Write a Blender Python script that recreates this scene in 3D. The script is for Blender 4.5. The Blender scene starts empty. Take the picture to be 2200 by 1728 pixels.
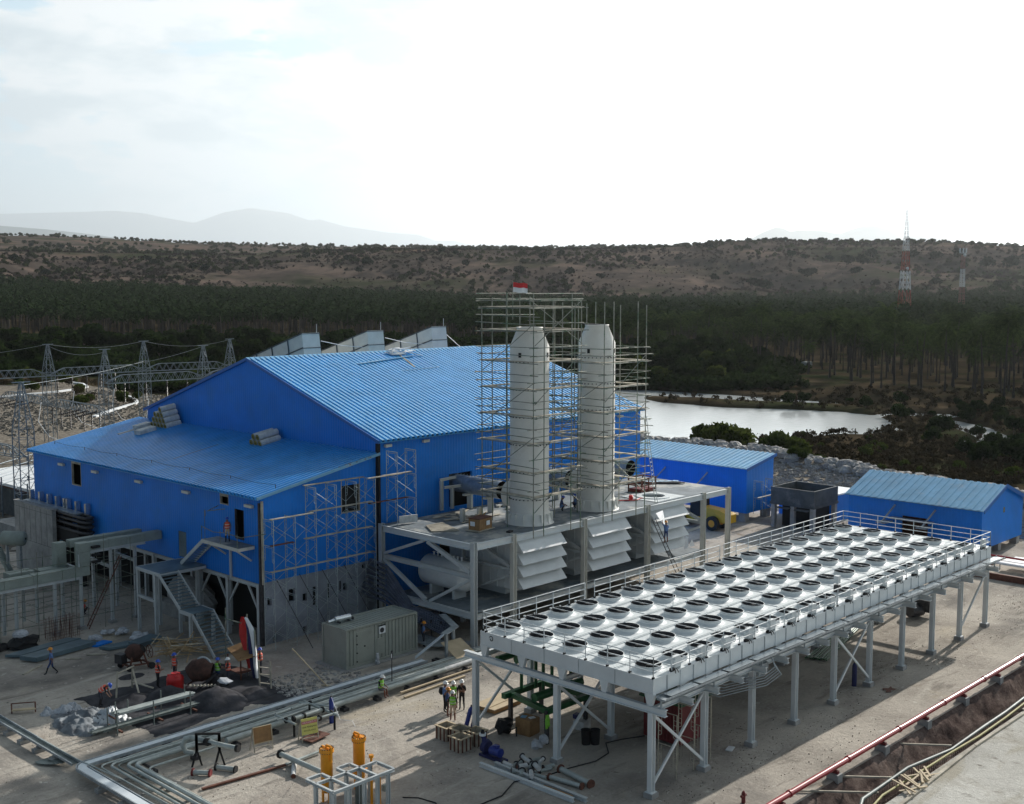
import bpy, math, random
import numpy as np
from math import sin, cos, tan, atan, atan2, pi, radians, sqrt, exp, hypot
from mathutils import Vector, Matrix, noise
R = random.Random(7)
sc = bpy.context.scene
COL = sc.collection
# ---------------------------------------------------------------- camera
HD = radians(43.64); PITCH = atan(249.5/2553.0); CAMZ = 25.0
cam_d = bpy.data.cameras.new("camera"); cam = bpy.data.objects.new("camera", cam_d); COL.objects.link(cam)
cam.location = (0, 0, CAMZ)
cam.rotation_euler = (pi/2-PITCH, 0, HD-pi/2)
cam_d.sensor_fit = 'HORIZONTAL'; cam_d.sensor_width = 36.0
cam_d.lens = 36.0*2553.0/2200.0
cam_d.clip_start = 0.5; cam_d.clip_end = 150000
sc.camera = cam
sc.render.resolution_x = 1024; sc.render.resolution_y = 804
sc.view_settings.view_transform = 'Standard'; sc.view_settings.look = 'None'
sc.view_settings.gamma = 1.0; sc.view_settings.use_curve_mapping = False
sc.view_settings.exposure = 0.62
# ---------------------------------------------------------------- sun and sky
SUN_EL = radians(25.0); SUN_AZ = atan2(0.10, 1.0)      # azimuth counted from +X towards +Y
sd = Vector((cos(SUN_EL)*cos(SUN_AZ), cos(SUN_EL)*sin(SUN_AZ), sin(SUN_EL)))
sl = bpy.data.lights.new("sun", 'SUN'); sun = bpy.data.objects.new("sun", sl); COL.objects.link(sun)
sl.energy = 5.0; sl.angle = radians(0.7); sl.color = (1.0, 0.95, 0.88)
sun.rotation_euler = sd.to_track_quat('Z', 'Y').to_euler()
sun.location = (0, 0, 80)
W = bpy.data.worlds.new("World"); sc.world = W; W.use_nodes = True
nt = W.node_tree; N = nt.nodes; LK = nt.links
bg = N['Background']; bg.inputs['Strength'].default_value = 0.092
sky = N.new('ShaderNodeTexSky'); sky.sky_type = 'NISHITA'; sky.sun_disc = False
sky.sun_elevation = SUN_EL; sky.sun_rotation = pi/2-SUN_AZ
sky.altitude = 50; sky.air_density = 1.0; sky.dust_density = 1.2; sky.ozone_density = 1.0
tc = N.new('ShaderNodeTexCoord')
sep = N.new('ShaderNodeSeparateXYZ'); LK.new(tc.outputs['Generated'], sep.inputs[0])
def wm(op, a, b=None, c=None, clamp=False):
    m = N.new('ShaderNodeMath'); m.operation = op; m.use_clamp = clamp
    for i, k in enumerate((a, b, c)):
        if k is None: continue
        if isinstance(k, (int, float)): m.inputs[i].default_value = k
        else: LK.new(k, m.inputs[i])
    return m.outputs[0]
# clouds: a cloud layer seen from below, direction projected on a plane overhead
zz = wm('MAXIMUM', sep.outputs[2], 0.0)
den = wm('ADD', zz, 0.30)
cx = wm('DIVIDE', sep.outputs[0], den); cy = wm('DIVIDE', sep.outputs[1], den)
cmb = N.new('ShaderNodeCombineXYZ'); LK.new(cx, cmb.inputs[0]); LK.new(cy, cmb.inputs[1]); LK.new(wm('MULTIPLY', zz, 3.6), cmb.inputs[2])
def wnoise(vec, scale, det, rough, dist=0.0, off=(0,0,0)):
    mp = N.new('ShaderNodeMapping'); mp.inputs['Location'].default_value = off; LK.new(vec, mp.inputs[0])
    n = N.new('ShaderNodeTexNoise'); n.inputs['Scale'].default_value = scale; n.inputs['Detail'].default_value = det
    n.inputs['Roughness'].default_value = rough; n.inputs['Distortion'].default_value = dist
    LK.new(mp.outputs[0], n.inputs['Vector']); return n.outputs['Fac']
n1 = wnoise(cmb.outputs[0], 3.4, 10, 0.56, 0.1, (1.2, 0.9, 0))
n2 = wnoise(cmb.outputs[0], 3.6, 9, 0.55, 0.3, (4.0, 2.0, 1.0))
n3 = wnoise(cmb.outputs[0], 4.6, 10, 0.55, 0.15, (9.3, 5.0, 3.0))
def ramp(fac, stops):
    r = N.new('ShaderNodeValToRGB'); el = r.color_ramp.elements
    while len(el) > 1: el.remove(el[-1])
    el[0].position = stops[0][0]; el[0].color = (*stops[0][1], 1)
    for p, c in stops[1:]:
        e = el.new(p); e.color = (*c, 1)
    LK.new(fac, r.inputs[0]); return r.outputs[0]
def wmix(fac, a, b, mode='MIX'):
    m = N.new('ShaderNodeMixRGB'); m.blend_type = mode
    for i, k in enumerate((fac, a, b)):
        if isinstance(k, (int, float)): m.inputs[i].default_value = k
        elif isinstance(k, tuple): m.inputs[i].default_value = (*k, 1)
        else: LK.new(k, m.inputs[i])
    return m.outputs[0]
sdv = N.new('ShaderNodeVectorMath'); sdv.operation = 'DOT_PRODUCT'; LK.new(tc.outputs['Generated'], sdv.inputs[0]); sdv.inputs[1].default_value = (sd.x, sd.y, sd.z)
sun_c = sdv.outputs['Value']
near_sun = wm('MULTIPLY', wm('MAXIMUM', wm('SUBTRACT', sun_c, 0.50), 0.0), 0.75)
cov = wm('ADD', wm('ADD', n1, wm('MULTIPLY', wm('SUBTRACT', n2, 0.5), 0.5)), near_sun)
mask = ramp(cov, [(0.49, (0, 0, 0)), (0.55, (1, 1, 1))])
clear = wmix(0.7, sky.outputs[0], (3.9, 5.9, 7.0))                         # thin bright veil over the blue
white = ramp(n3, [(0.40, (4.4, 5.1, 5.5)), (0.49, (5.7, 6.25, 6.5)), (0.56, (6.9, 7.1, 7.2))])   # grey bases, white tops
c1 = wmix(mask, clear, white)
# low haze belt: greyish on the left, white towards the sun
hz = wm('POWER', wm('SUBTRACT', 1.0, wm('MULTIPLY', zz, 6.0), clamp=True), 1.4)
hcol = ramp(sun_c, [(0.34, (4.4, 5.5, 6.0)), (0.56, (5.5, 6.2, 6.6)), (0.80, (6.9, 7.1, 7.2))])
c2 = wmix(wm('MULTIPLY', hz, 0.72), c1, hcol)
c3 = wmix(wm('MULTIPLY', wm('POWER', wm('MAXIMUM', sun_c, 0.0), 6.0), 1.0), c2, (3.1, 3.4, 3.5), 'ADD')
# the bright veil thins away from the sun and overhead
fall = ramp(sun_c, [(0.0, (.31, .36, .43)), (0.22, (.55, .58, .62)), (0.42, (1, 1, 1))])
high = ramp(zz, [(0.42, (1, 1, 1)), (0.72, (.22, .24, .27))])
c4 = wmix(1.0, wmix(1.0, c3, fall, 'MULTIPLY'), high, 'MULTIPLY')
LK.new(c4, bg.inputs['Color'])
# ---------------------------------------------------------------- object helpers
def tag(o, label=None, cat=None, group=None, kind=None):
    if label: o['label'] = label
    if cat: o['category'] = cat
    if group: o['group'] = group
    if kind: o['kind'] = kind
    return o
def thing(name, loc, label, cat, group=None, rz=0.0):
    o = bpy.data.objects.new(name, None); o.empty_display_size = 0.3; COL.objects.link(o)
    o.location = loc; o.rotation_euler = (0, 0, rz)
    return tag(o, label, cat, group)
def origin(p):
    v = Vector((0, 0, 0))
    while p is not None:
        v += p.location; p = p.parent
    return v
class MB:
    def __init__(s): s.v = []; s.f = []; s.m = []; s.sm = []
    def add(s, vs, fs, m=0, smooth=False):
        b = len(s.v); s.v.extend([tuple(p) for p in vs])
        for f in fs: s.f.append(tuple(b+i for i in f)); s.m.append(m); s.sm.append(smooth)
        return s
    def box(s, x0, x1, y0, y1, z0, z1, m=0):
        vs = [(x0,y0,z0),(x1,y0,z0),(x1,y1,z0),(x0,y1,z0),(x0,y0,z1),(x1,y0,z1),(x1,y1,z1),(x0,y1,z1)]
        return s.add(vs, [(0,3,2,1),(4,5,6,7),(0,1,5,4),(1,2,6,5),(2,3,7,6),(3,0,4,7)], m)
    def cbox(s, c, d, rz=0.0, m=0, ry=0.0, rx=0.0):
        M = Matrix.Rotation(rz,3,'Z') @ Matrix.Rotation(ry,3,'Y') @ Matrix.Rotation(rx,3,'X'); vs = []
        for dz in (-.5,.5):
            for dx, dy in ((-.5,-.5),(.5,-.5),(.5,.5),(-.5,.5)):
                vs.append(Vector(c)+M@Vector((dx*d[0],dy*d[1],dz*d[2])))
        return s.add(vs, [(0,3,2,1),(4,5,6,7),(0,1,5,4),(1,2,6,5),(2,3,7,6),(3,0,4,7)], m)
    def bar(s, p, q, w, h=None, m=0, up=(0,0,1)):
        p = Vector(p); q = Vector(q); d = q-p
        if d.length < 1e-6: return s
        d.normalize(); h = h or w; u = Vector(up)
        if abs(d.dot(u)) > .98: u = Vector((1,0,0))
        a = d.cross(u).normalized(); b = a.cross(d).normalized()
        vs = []
        for e in (p, q):
            for i, j in ((-1,-1),(1,-1),(1,1),(-1,1)): vs.append(e+a*(i*w/2)+b*(j*h/2))
        return s.add(vs, [(0,3,2,1),(4,5,6,7),(0,1,5,4),(1,2,6,5),(2,3,7,6),(3,0,4,7)], m)
    def ibeam(s, p, q, w, h, t=0.03, m=0, up=(0,0,1)):
        p = Vector(p); q = Vector(q); d = (q-p).normalized(); u = Vector(up)
        if abs(d.dot(u)) > .98: u = Vector((1,0,0))
        a = d.cross(u).normalized(); b = a.cross(d).normalized()
        o = b*(h/2-t/2)
        s.bar(p+o, q+o, w, t, m, b); s.bar(p-o, q-o, w, t, m, b); s.bar(p, q, t, h-2*t, m, b)
        return s
    def tube(s, pts, r, n=8, m=0, caps=True, smooth=True):
        P = [Vector(p) for p in pts]; rs = r if isinstance(r, (list, tuple)) else [r]*len(P)
        rings = []; prev = None
        for i, p in enumerate(P):
            d = (P[min(i+1,len(P)-1)]-P[max(i-1,0)]).normalized()
            if prev is None:
                u = Vector((0,0,1)) if abs(d.z) < .9 else Vector((1,0,0))
                a = d.cross(u).normalized()
            else:
                a = (prev-d*prev.dot(d)).normalized()
            prev = a; b = d.cross(a)
            rings.append([p+a*(rs[i]*cos(2*pi*k/n))+b*(rs[i]*sin(2*pi*k/n)) for k in range(n)])
        vs = [v for ring in rings for v in ring]; fs = []
        for i in range(len(P)-1):
            for k in range(n):
                k2 = (k+1) % n; fs.append((i*n+k, i*n+k2, (i+1)*n+k2, (i+1)*n+k))
        s.add(vs, fs, m, smooth)
        if caps:
            s.add(rings[0], [tuple(range(n))[::-1]], m); s.add(rings[-1], [tuple(range(n))], m)
        return s
    def lathe(s, c, prof, n=24, m=0, smooth=True, a0=0, a1=2*pi):
        vs = []; fs = []; full = abs(a1-a0-2*pi) < 1e-6; nn = n if full else n+1
        for r, z in prof:
            for k in range(nn):
                a = a0+(a1-a0)*k/n; vs.append((c[0]+r*cos(a), c[1]+r*sin(a), c[2]+z))
        for i in range(len(prof)-1):
            for k in range(n):
                k2 = (k+1) % nn; fs.append((i*nn+k, i*nn+k2, (i+1)*nn+k2, (i+1)*nn+k))
        return s.add(vs, fs, m, smooth)
    def disc(s, c, r, n=24, m=0):
        return s.add([(c[0]+r*cos(2*pi*k/n), c[1]+r*sin(2*pi*k/n), c[2]) for k in range(n)], [tuple(range(n))], m)
    def poly(s, vs, m=0): return s.add(vs, [tuple(range(len(vs)))], m)
    def prism(s, poly, axis, a, b, m=0):
        """polygon given in the two other axes, extruded along axis"""
        def mk(p, t):
            return (t,p[0],p[1]) if axis == 0 else (p[0],t,p[1]) if axis == 1 else (p[0],p[1],t)
        n = len(poly); vs = [mk(p,a) for p in poly]+[mk(p,b) for p in poly]
        fs = [tuple(range(n)), tuple(range(n,2*n))[::-1]]+[(i,n+i,n+(i+1)%n,(i+1)%n) for i in range(n)]
        return s.add(vs, fs, m)
    def blob(s, c, r, n=8, m=0, jit=0.25, rnd=None, sq=(1,1,1)):
        rnd = rnd or R; rings = max(4, n//2+1); vs = []; fs = []
        for i in range(1, rings):
            th = pi*i/rings
            for k in range(n):
                a = 2*pi*k/n+i*.3; q = r*(1+rnd.uniform(-jit,jit))
                vs.append((c[0]+q*sq[0]*sin(th)*cos(a), c[1]+q*sq[1]*sin(th)*sin(a), c[2]+q*sq[2]*cos(th)))
        t = len(vs); vs += [(c[0],c[1],c[2]+r*sq[2]), (c[0],c[1],c[2]-r*sq[2])]
        for i in range(rings-2):
            for k in range(n):
                k2 = (k+1)%n; fs.append((i*n+k,(i+1)*n+k,(i+1)*n+k2,i*n+k2))
        for k in range(n):
            k2 = (k+1)%n; fs.append((t,k,k2)); fs.append((t+1,(rings-2)*n+k2,(rings-2)*n+k))
        return s.add(vs, fs, m)
    def build(s, name, mats, parent=None, label=None, cat=None, group=None, kind=None, fixn=False):
        me = bpy.data.meshes.new(name)
        o3 = origin(parent)
        V = np.array(s.v, dtype=np.float32).reshape(-1,3)-np.array(o3, dtype=np.float32)
        me.from_pydata(V.tolist(), [], s.f)
        for mt in (mats if isinstance(mats, (list, tuple)) else [mats]): me.materials.append(mt)
        me.polygons.foreach_set('material_index', s.m)
        me.polygons.foreach_set('use_smooth', s.sm)
        me.update()
        o = bpy.data.objects.new(name, me); COL.objects.link(o); o.parent = parent
        return tag(o, label, cat, group, kind)
def copy_tree(o, parent=None):
    c = o.copy(); COL.objects.link(c); c.parent = parent
    for ch in list(o.children): copy_tree(ch, c)
    return c
def np_mesh(name, V, F, mats, mi=None, smooth=False, kind=None, parent=None):
    """fast mesh from arrays; F is (n,k) with one k"""
    me = bpy.data.meshes.new(name); n, k = F.shape
    me.vertices.add(len(V)); me.vertices.foreach_set('co', V.astype(np.float32).ravel())
    me.loops.add(n*k); me.loops.foreach_set('vertex_index', F.astype(np.int32).ravel())
    me.polygons.add(n); me.polygons.foreach_set('loop_start', np.arange(0, n*k, k, dtype=np.int32))
    me.polygons.foreach_set('loop_total', np.full(n, k, dtype=np.int32))
    for mt in mats: me.materials.append(mt)
    if mi is not None: me.polygons.foreach_set('material_index', mi.astype(np.int32))
    me.polygons.foreach_set('use_smooth', np.full(n, smooth, dtype=bool))
    me.update(calc_edges=True); me.validate()
    o = bpy.data.objects.new(name, me); COL.objects.link(o)
    if parent: o.parent = parent
    if kind: o['kind'] = kind
    return o
# ---------------------------------------------------------------- materials
def newmat(name):
    m = bpy.data.materials.new(name); m.use_nodes = True
    return m, m.node_tree.nodes, m.node_tree.links, m.node_tree.nodes['Principled BSDF']
def mat(name, col, rough=0.6, metal=0.0, var=0.12, scale=3.0, bump=0.0, bscale=20.0, spec=0.5, col2=None, wave=None, stain=None, coat=0.0, detail=6):
    """procedural paint/metal/etc: base colour broken up by noise, optional bump, ribs (wave) and stains"""
    m, n, l, b = newmat(name)
    tcn = n.new('ShaderNodeTexCoord'); co = tcn.outputs['Object']
    ns = n.new('ShaderNodeTexNoise'); ns.inputs['Scale'].default_value = scale; ns.inputs['Detail'].default_value = detail; ns.inputs['Roughness'].default_value = .6
    l.new(co, ns.inputs['Vector'])
    rp = n.new('ShaderNodeValToRGB'); l.new(ns.outputs['Fac'], rp.inputs[0])
    c2 = col2 or tuple(c*(1-var*1.6) for c in col); c1 = tuple(min(1, c*(1+var*.8)) for c in col) if not col2 else col
    rp.color_ramp.elements[0].position = .32; rp.color_ramp.elements[1].position = .68
    rp.color_ramp.elements[0].color = (*c2, 1); rp.color_ramp.elements[1].color = (*c1, 1)
    out = rp.outputs[0]
    if stain:
        scol, sscale, lo, hi = stain
        s2 = n.new('ShaderNodeTexNoise'); s2.inputs['Scale'].default_value = sscale; s2.inputs['Detail'].default_value = 9; s2.inputs['Roughness'].default_value = .68
        mp = n.new('ShaderNodeMapping'); mp.inputs['Location'].default_value = (5, 9, 2); l.new(co, mp.inputs[0]); l.new(mp.outputs[0], s2.inputs['Vector'])
        r2 = n.new('ShaderNodeValToRGB'); l.new(s2.outputs['Fac'], r2.inputs[0]); r2.color_ramp.elements[0].position = lo; r2.color_ramp.elements[1].position = hi
        mxn = n.new('ShaderNodeMixRGB'); l.new(r2.outputs[0], mxn.inputs[0]); l.new(out, mxn.inputs[1]); mxn.inputs[2].default_value = (*scol, 1)
        out = mxn.outputs[0]
    l.new(out, b.inputs['Base Color'])
    b.inputs['Roughness'].default_value = rough; b.inputs['Metallic'].default_value = metal
    b.inputs['Specular IOR Level'].default_value = spec; b.inputs['Coat Weight'].default_value = coat
    hgt = None
    if bump:
        n3 = n.new('ShaderNodeTexNoise'); n3.inputs['Scale'].default_value = bscale; n3.inputs['Detail'].default_value = 5; l.new(co, n3.inputs['Vector'])
        bp = n.new('ShaderNodeBump'); bp.inputs['Strength'].default_value = bump; bp.inputs['Distance'].default_value = .05; l.new(n3.outputs['Fac'], bp.inputs['Height']); hgt = bp
    if wave:
        axis, wsc, wst = wave
        sp = n.new('ShaderNodeSeparateXYZ'); l.new(co, sp.inputs[0])
        src = sp.outputs[axis] if isinstance(axis, int) else None
        if src is None:
            ad = n.new('ShaderNodeMath'); ad.operation = 'ADD'; l.new(sp.outputs[0], ad.inputs[0]); l.new(sp.outputs[1], ad.inputs[1]); src = ad.outputs[0]
        mu = n.new('ShaderNodeMath'); mu.operation = 'PINGPONG'; mu.inputs[1].default_value = wsc/2; l.new(src, mu.inputs[0])
        mr = n.new('ShaderNodeMapRange'); mr.inputs['From Min'].default_value = wsc*.28; mr.inputs['From Max'].default_value = wsc*.4; l.new(mu.outputs[0], mr.inputs['Value'])
        bw = n.new('ShaderNodeBump'); bw.inputs['Strength'].default_value = wst; bw.inputs['Distance'].default_value = .03; l.new(mr.outputs[0], bw.inputs['Height'])
        if hgt: l.new(hgt.outputs[0], bw.inputs['Normal'])
        hgt = bw
    if hgt: l.new(hgt.outputs[0], b.inputs['Normal'])
    return m
M = {}
M['blue_wall'] = mat('blue_wall', (.004,.195,.70), .45, 0, .10, .35, 0, 1, .3, stain=((.014,.18,.53), .3, .5, .8), wave=('xy', .30, .55))
M['blue_roof'] = mat('blue_roof', (.07,.35,.67), .26, 0, .10, .5, .01, 4, .9, stain=((.12,.43,.65), .8, .58, .8))
M['annex_roof'] = mat('annex_roof', (.04,.31,.70), .36, 0, .12, .5, .02, 4, .55, stain=((.09,.38,.64), .8, .58, .8))
M['blue_trim'] = mat('blue_trim', (.006,.12,.42), .4, 0, .08, 1)
M['lightblue_roof'] = mat('lightblue_roof', (.16,.39,.60), .3, .2, .12, .6, .03, 4, .5, stain=((.3,.4,.5), .7, .55, .8))
M['gray_wall'] = mat('gray_wall', (.27,.30,.34), .8, 0, .14, .5, .1, 6, stain=((.13,.15,.18), .35, .5, .75))
M['concrete'] = mat('concrete', (.34,.34,.33), .9, 0, .16, 1.2, .25, 14, .3, stain=((.17,.17,.165), .6, .52, .8))
M['dark_concrete'] = mat('dark_concrete', (.095,.105,.11), .9, 0, .2, 1.0, .25, 10, .3, stain=((.2,.21,.21), .9, .55, .8))
M['steel'] = mat('steel', (.50,.53,.53), .45, 0, .08, 1.2, .02, 10, .5, stain=((.28,.26,.23), 1.1, .62, .85))
M['white_steel'] = mat('white_steel', (.61,.645,.65), .5, 0, .05, 1.0, .01, 10, .5, stain=((.45,.47,.47), .9, .6, .9))
M['chimney'] = mat('chimney', (.74,.73,.68), .5, 0, .06, .8, .02, 8, .4, stain=((.50,.47,.40), .6, .55, .85))
M['cream_steel'] = mat('cream_steel', (.60,.60,.55), .5, 0, .07, .8, .02, 8, .4, stain=((.36,.34,.29), .6, .55, .85))
M['galv'] = mat('galv', (.36,.40,.42), .5, .3, .16, 3, .03, 20, .5, stain=((.2,.22,.24), 1.5, .5, .75))
M['duct'] = mat('duct', (.34,.40,.45), .38, .6, .2, 1.6, .06, 5, .5, stain=((.55,.58,.6), 1.0, .5, .7))
M['deck'] = mat('deck', (.17,.20,.22), .7, .1, .2, 1.0, .1, 20, .4, stain=((.40,.40,.37), .28, .52, .62))
M['black'] = mat('black', (.012,.012,.013), .8, 0, .2, 3)
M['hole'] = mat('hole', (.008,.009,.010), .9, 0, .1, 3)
M['dark_metal'] = mat('dark_metal', (.05,.05,.055), .5, .3, .25, 4)
M['scaf'] = mat('scaf', (.24,.25,.21), .5, .35, .25, 2.5, stain=((.07,.14,.09), 1.2, .5, .6))
M['scaf_light'] = mat('scaf_light', (.40,.47,.47), .5, .3, .2, 2.5, stain=((.22,.13,.09), 2.2, .6, .75))
M['plank'] = mat('plank', (.46,.42,.34), .85, 0, .3, 1.2, .1, 10, .3)
M['wood'] = mat('wood', (.40,.29,.16), .8, 0, .25, 2, .1, 10, .3)
M['ply'] = mat('ply', (.52,.42,.28), .75, 0, .12, 1.0, .03, 10, .3)
M['crate'] = mat('crate', (.30,.17,.07), .8, 0, .2, 2)
M['rust'] = mat('rust', (.14,.055,.035), .85, 0, .3, 3, .1, 20)
M['darkred'] = mat('darkred', (.16,.02,.02), .6, 0, .2, 3)
M['redpipe'] = mat('redpipe', (.36,.025,.03), .32, 0, .1, 1, .01, 6, .5, coat=.3)
M['red'] = mat('red', (.55,.02,.02), .5, 0, .12, 3)
M['orange'] = mat('orange', (.80,.31,.01), .42, 0, .08, 2, .01, 8, .5, stain=((.45,.14,.01), 2.0, .6, .8))
M['yellow'] = mat('yellow', (.62,.36,.02), .45, 0, .1, 2)
M['navy'] = mat('navy', (.015,.02,.10), .6, 0, .2, 3)
M['cylblue'] = mat('cylblue', (.01,.03,.22), .4, 0, .15, 3)
M['green'] = mat('green', (.01,.10,.03), .45, 0, .2, 3)
M['container'] = mat('container', (.30,.32,.28), .55, 0, .07, 1.0, .02, 10, .4, stain=((.18,.19,.17), .9, .58, .85))
M['insul'] = mat('insul', (.60,.61,.60), .8, 0, .15, 3, .3, 8, .3)
M['wool'] = mat('wool', (.30,.25,.08), .95, 0, .3, 6, .3, 20, .1)
M['white'] = mat('white', (.75,.77,.78), .5, 0, .06, 2)
M['sack'] = mat('sack', (.50,.52,.55), .75, 0, .2, 3, .3, 6, .3)
M['tarp'] = mat('tarp', (.30,.33,.35), .8, 0, .3, .8, .4, 4, .4, col2=(.05,.055,.065))
M['foil'] = mat('foil', (.55,.58,.60), .6, .1, .1, 1.5, .1, 6, .6)
M['tray_dark'] = mat('tray_dark', (.13,.15,.20), .5, .2, .2, 2)
M['tray_white'] = mat('tray_white', (.66,.71,.74), .42, 0, .06, 1.5, .01, 6, .5, stain=((.45,.5,.53), 1.5, .6, .85))
M['rust_dark'] = mat('rust_dark', (.065,.028,.02), .85, 0, .4, 3, .2, 12)
M['panel'] = mat('panel', (.13,.19,.22), .45, .2, .2, 1.0, .02, 8, .5)
M['silver'] = mat('silver', (.62,.66,.68), .22, .75, .1, 1.5, .02, 6, .6)
M['pipe_pale'] = mat('pipe_pale', (.40,.44,.42), .45, .1, .15, 2, .02, 8, .5)
M['pipe_dark'] = mat('pipe_dark', (.16,.19,.18), .55, .1, .25, 2.2, .05, 10, .4)
M['rubber'] = mat('rubber', (.02,.02,.022), .8, 0, .3, 6, .2, 14)
M['dirt'] = mat('dirt', (.055,.055,.062), .95, 0, .3, 1.4, .6, 5, .2)
M['rock'] = mat('rock', (.40,.39,.37), .9, 0, .25, 1.0, .5, 4, .2, stain=((.18,.165,.155), .8, .45, .7))
M['rebar'] = mat('rebar', (.07,.05,.04), .8, .2, .2, 4)
M['insulator'] = mat('insulator', (.02,.015,.014), .35, 0, .1, 4)
M['signyellow'] = mat('signyellow', (.60,.58,.16), .6, 0, .08, 4)
M['signred'] = mat('signred', (.50,.10,.11), .6, 0, .1, 4)
M['green_vest'] = mat('green_vest', (.25,.62,.06), .7, 0, .15, 8)
M['orange_vest'] = mat('orange_vest', (.75,.11,.06), .7, 0, .15, 8)
M['skin'] = mat('skin', (.22,.11,.07), .6, 0, .1, 6)
M['helmet_white'] = mat('helmet_white', (.8,.8,.78), .35, 0, .03, 3)
M['helmet_blue'] = mat('helmet_blue', (.02,.08,.45), .35, 0, .05, 3)
M['helmet_orange'] = mat('helmet_orange', (.75,.28,.02), .35, 0, .05, 3)
M['cloth_black'] = mat('cloth_black', (.015,.015,.018), .85, 0, .2, 8)
M['cloth_dark'] = mat('cloth_dark', (.03,.035,.05), .85, 0, .2, 8)
M['cloth_blue'] = mat('cloth_blue', (.12,.22,.45), .85, 0, .15, 8)
M['cloth_navy'] = mat('cloth_navy', (.03,.06,.17), .85, 0, .15, 8)
M['cloth_khaki'] = mat('cloth_khaki', (.50,.38,.27), .85, 0, .12, 8)
M['cloth_gray'] = mat('cloth_gray', (.12,.12,.13), .85, 0, .15, 8)
M['boot'] = mat('boot', (.16,.05,.025), .6, 0, .15, 8)
M['vest_strip'] = mat('vest_strip', (.6,.6,.55), .5, 0, .05, 8)
# vegetation
def leafmat(name, c1, c2, rough=.55, tr=.25, scale=.6, spec=0.0):
    m, n, l, b = newmat(name)
    tcn = n.new('ShaderNodeTexCoord'); oi = n.new('ShaderNodeObjectInfo')
    ns = n.new('ShaderNodeTexNoise'); ns.inputs['Scale'].default_value = scale; ns.inputs['Detail'].default_value = 4
    g = n.new('ShaderNodeNewGeometry'); l.new(g.outputs['Position'], ns.inputs['Vector'])
    ad = n.new('ShaderNodeMath'); ad.operation = 'MULTIPLY_ADD'; l.new(oi.outputs['Random'], ad.inputs[0]); ad.inputs[1].default_value = .3; l.new(ns.outputs['Fac'], ad.inputs[2])
    rp = n.new('ShaderNodeValToRGB'); l.new(ad.outputs[0], rp.inputs[0]); rp.color_ramp.elements[0].position = .4; rp.color_ramp.elements[1].position = .85
    rp.color_ramp.elements[0].color = (*c1, 1); rp.color_ramp.elements[1].color = (*c2, 1)
    l.new(rp.outputs[0], b.inputs['Base Color']); b.inputs['Roughness'].default_value = rough; b.inputs['Specular IOR Level'].default_value = spec
    if tr:
        t = n.new('ShaderNodeBsdfTranslucent'); l.new(rp.outputs[0], t.inputs[0]); mixs = n.new('ShaderNodeMixShader'); mixs.inputs[0].default_value = tr
        l.new(b.outputs[0], mixs.inputs[1]); l.new(t.outputs[0], mixs.inputs[2]); l.new(mixs.outputs[0], n['Material Output'].inputs['Surface'])
    return m
M['palm_leaf'] = leafmat('palm_leaf', (.004,.011,.004), (.070,.100,.034), rough=.7, tr=.2, scale=1.3)  # dark and pale tones imitate shaded gaps and lit fronds
M['palm_far'] = leafmat('palm_far', (.003,.009,.005), (.036,.056,.024), rough=.7, scale=.6, tr=.15)
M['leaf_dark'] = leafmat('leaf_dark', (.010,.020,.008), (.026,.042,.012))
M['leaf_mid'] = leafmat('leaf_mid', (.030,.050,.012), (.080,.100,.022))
M['leaf_dry'] = leafmat('leaf_dry', (.030,.024,.015), (.062,.050,.028), tr=.08)
M['scrub'] = leafmat('scrub', (.030,.024,.020), (.062,.048,.038), tr=0, scale=.02)
M['pebble'] = mat('pebble', (.34,.30,.25), .9, 0, .35, .8)
M['stone'] = mat('stone', (.25,.225,.19), .9, 0, .25, 1.0, .5, 4, .2)
M['scrub_green'] = leafmat('scrub_green', (.018,.025,.013), (.050,.058,.024), tr=0, scale=.02)
M['hill_tree'] = leafmat('hill_tree', (.010,.018,.010), (.022,.034,.018), tr=0)
M['bark'] = mat('bark', (.12,.10,.085), .9, 0, .25, 4, .3, 20, .2)
M['palm_bark'] = mat('palm_bark', (.055,.05,.045), .9, 0, .25, 4, .3, 20, .2)
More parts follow.
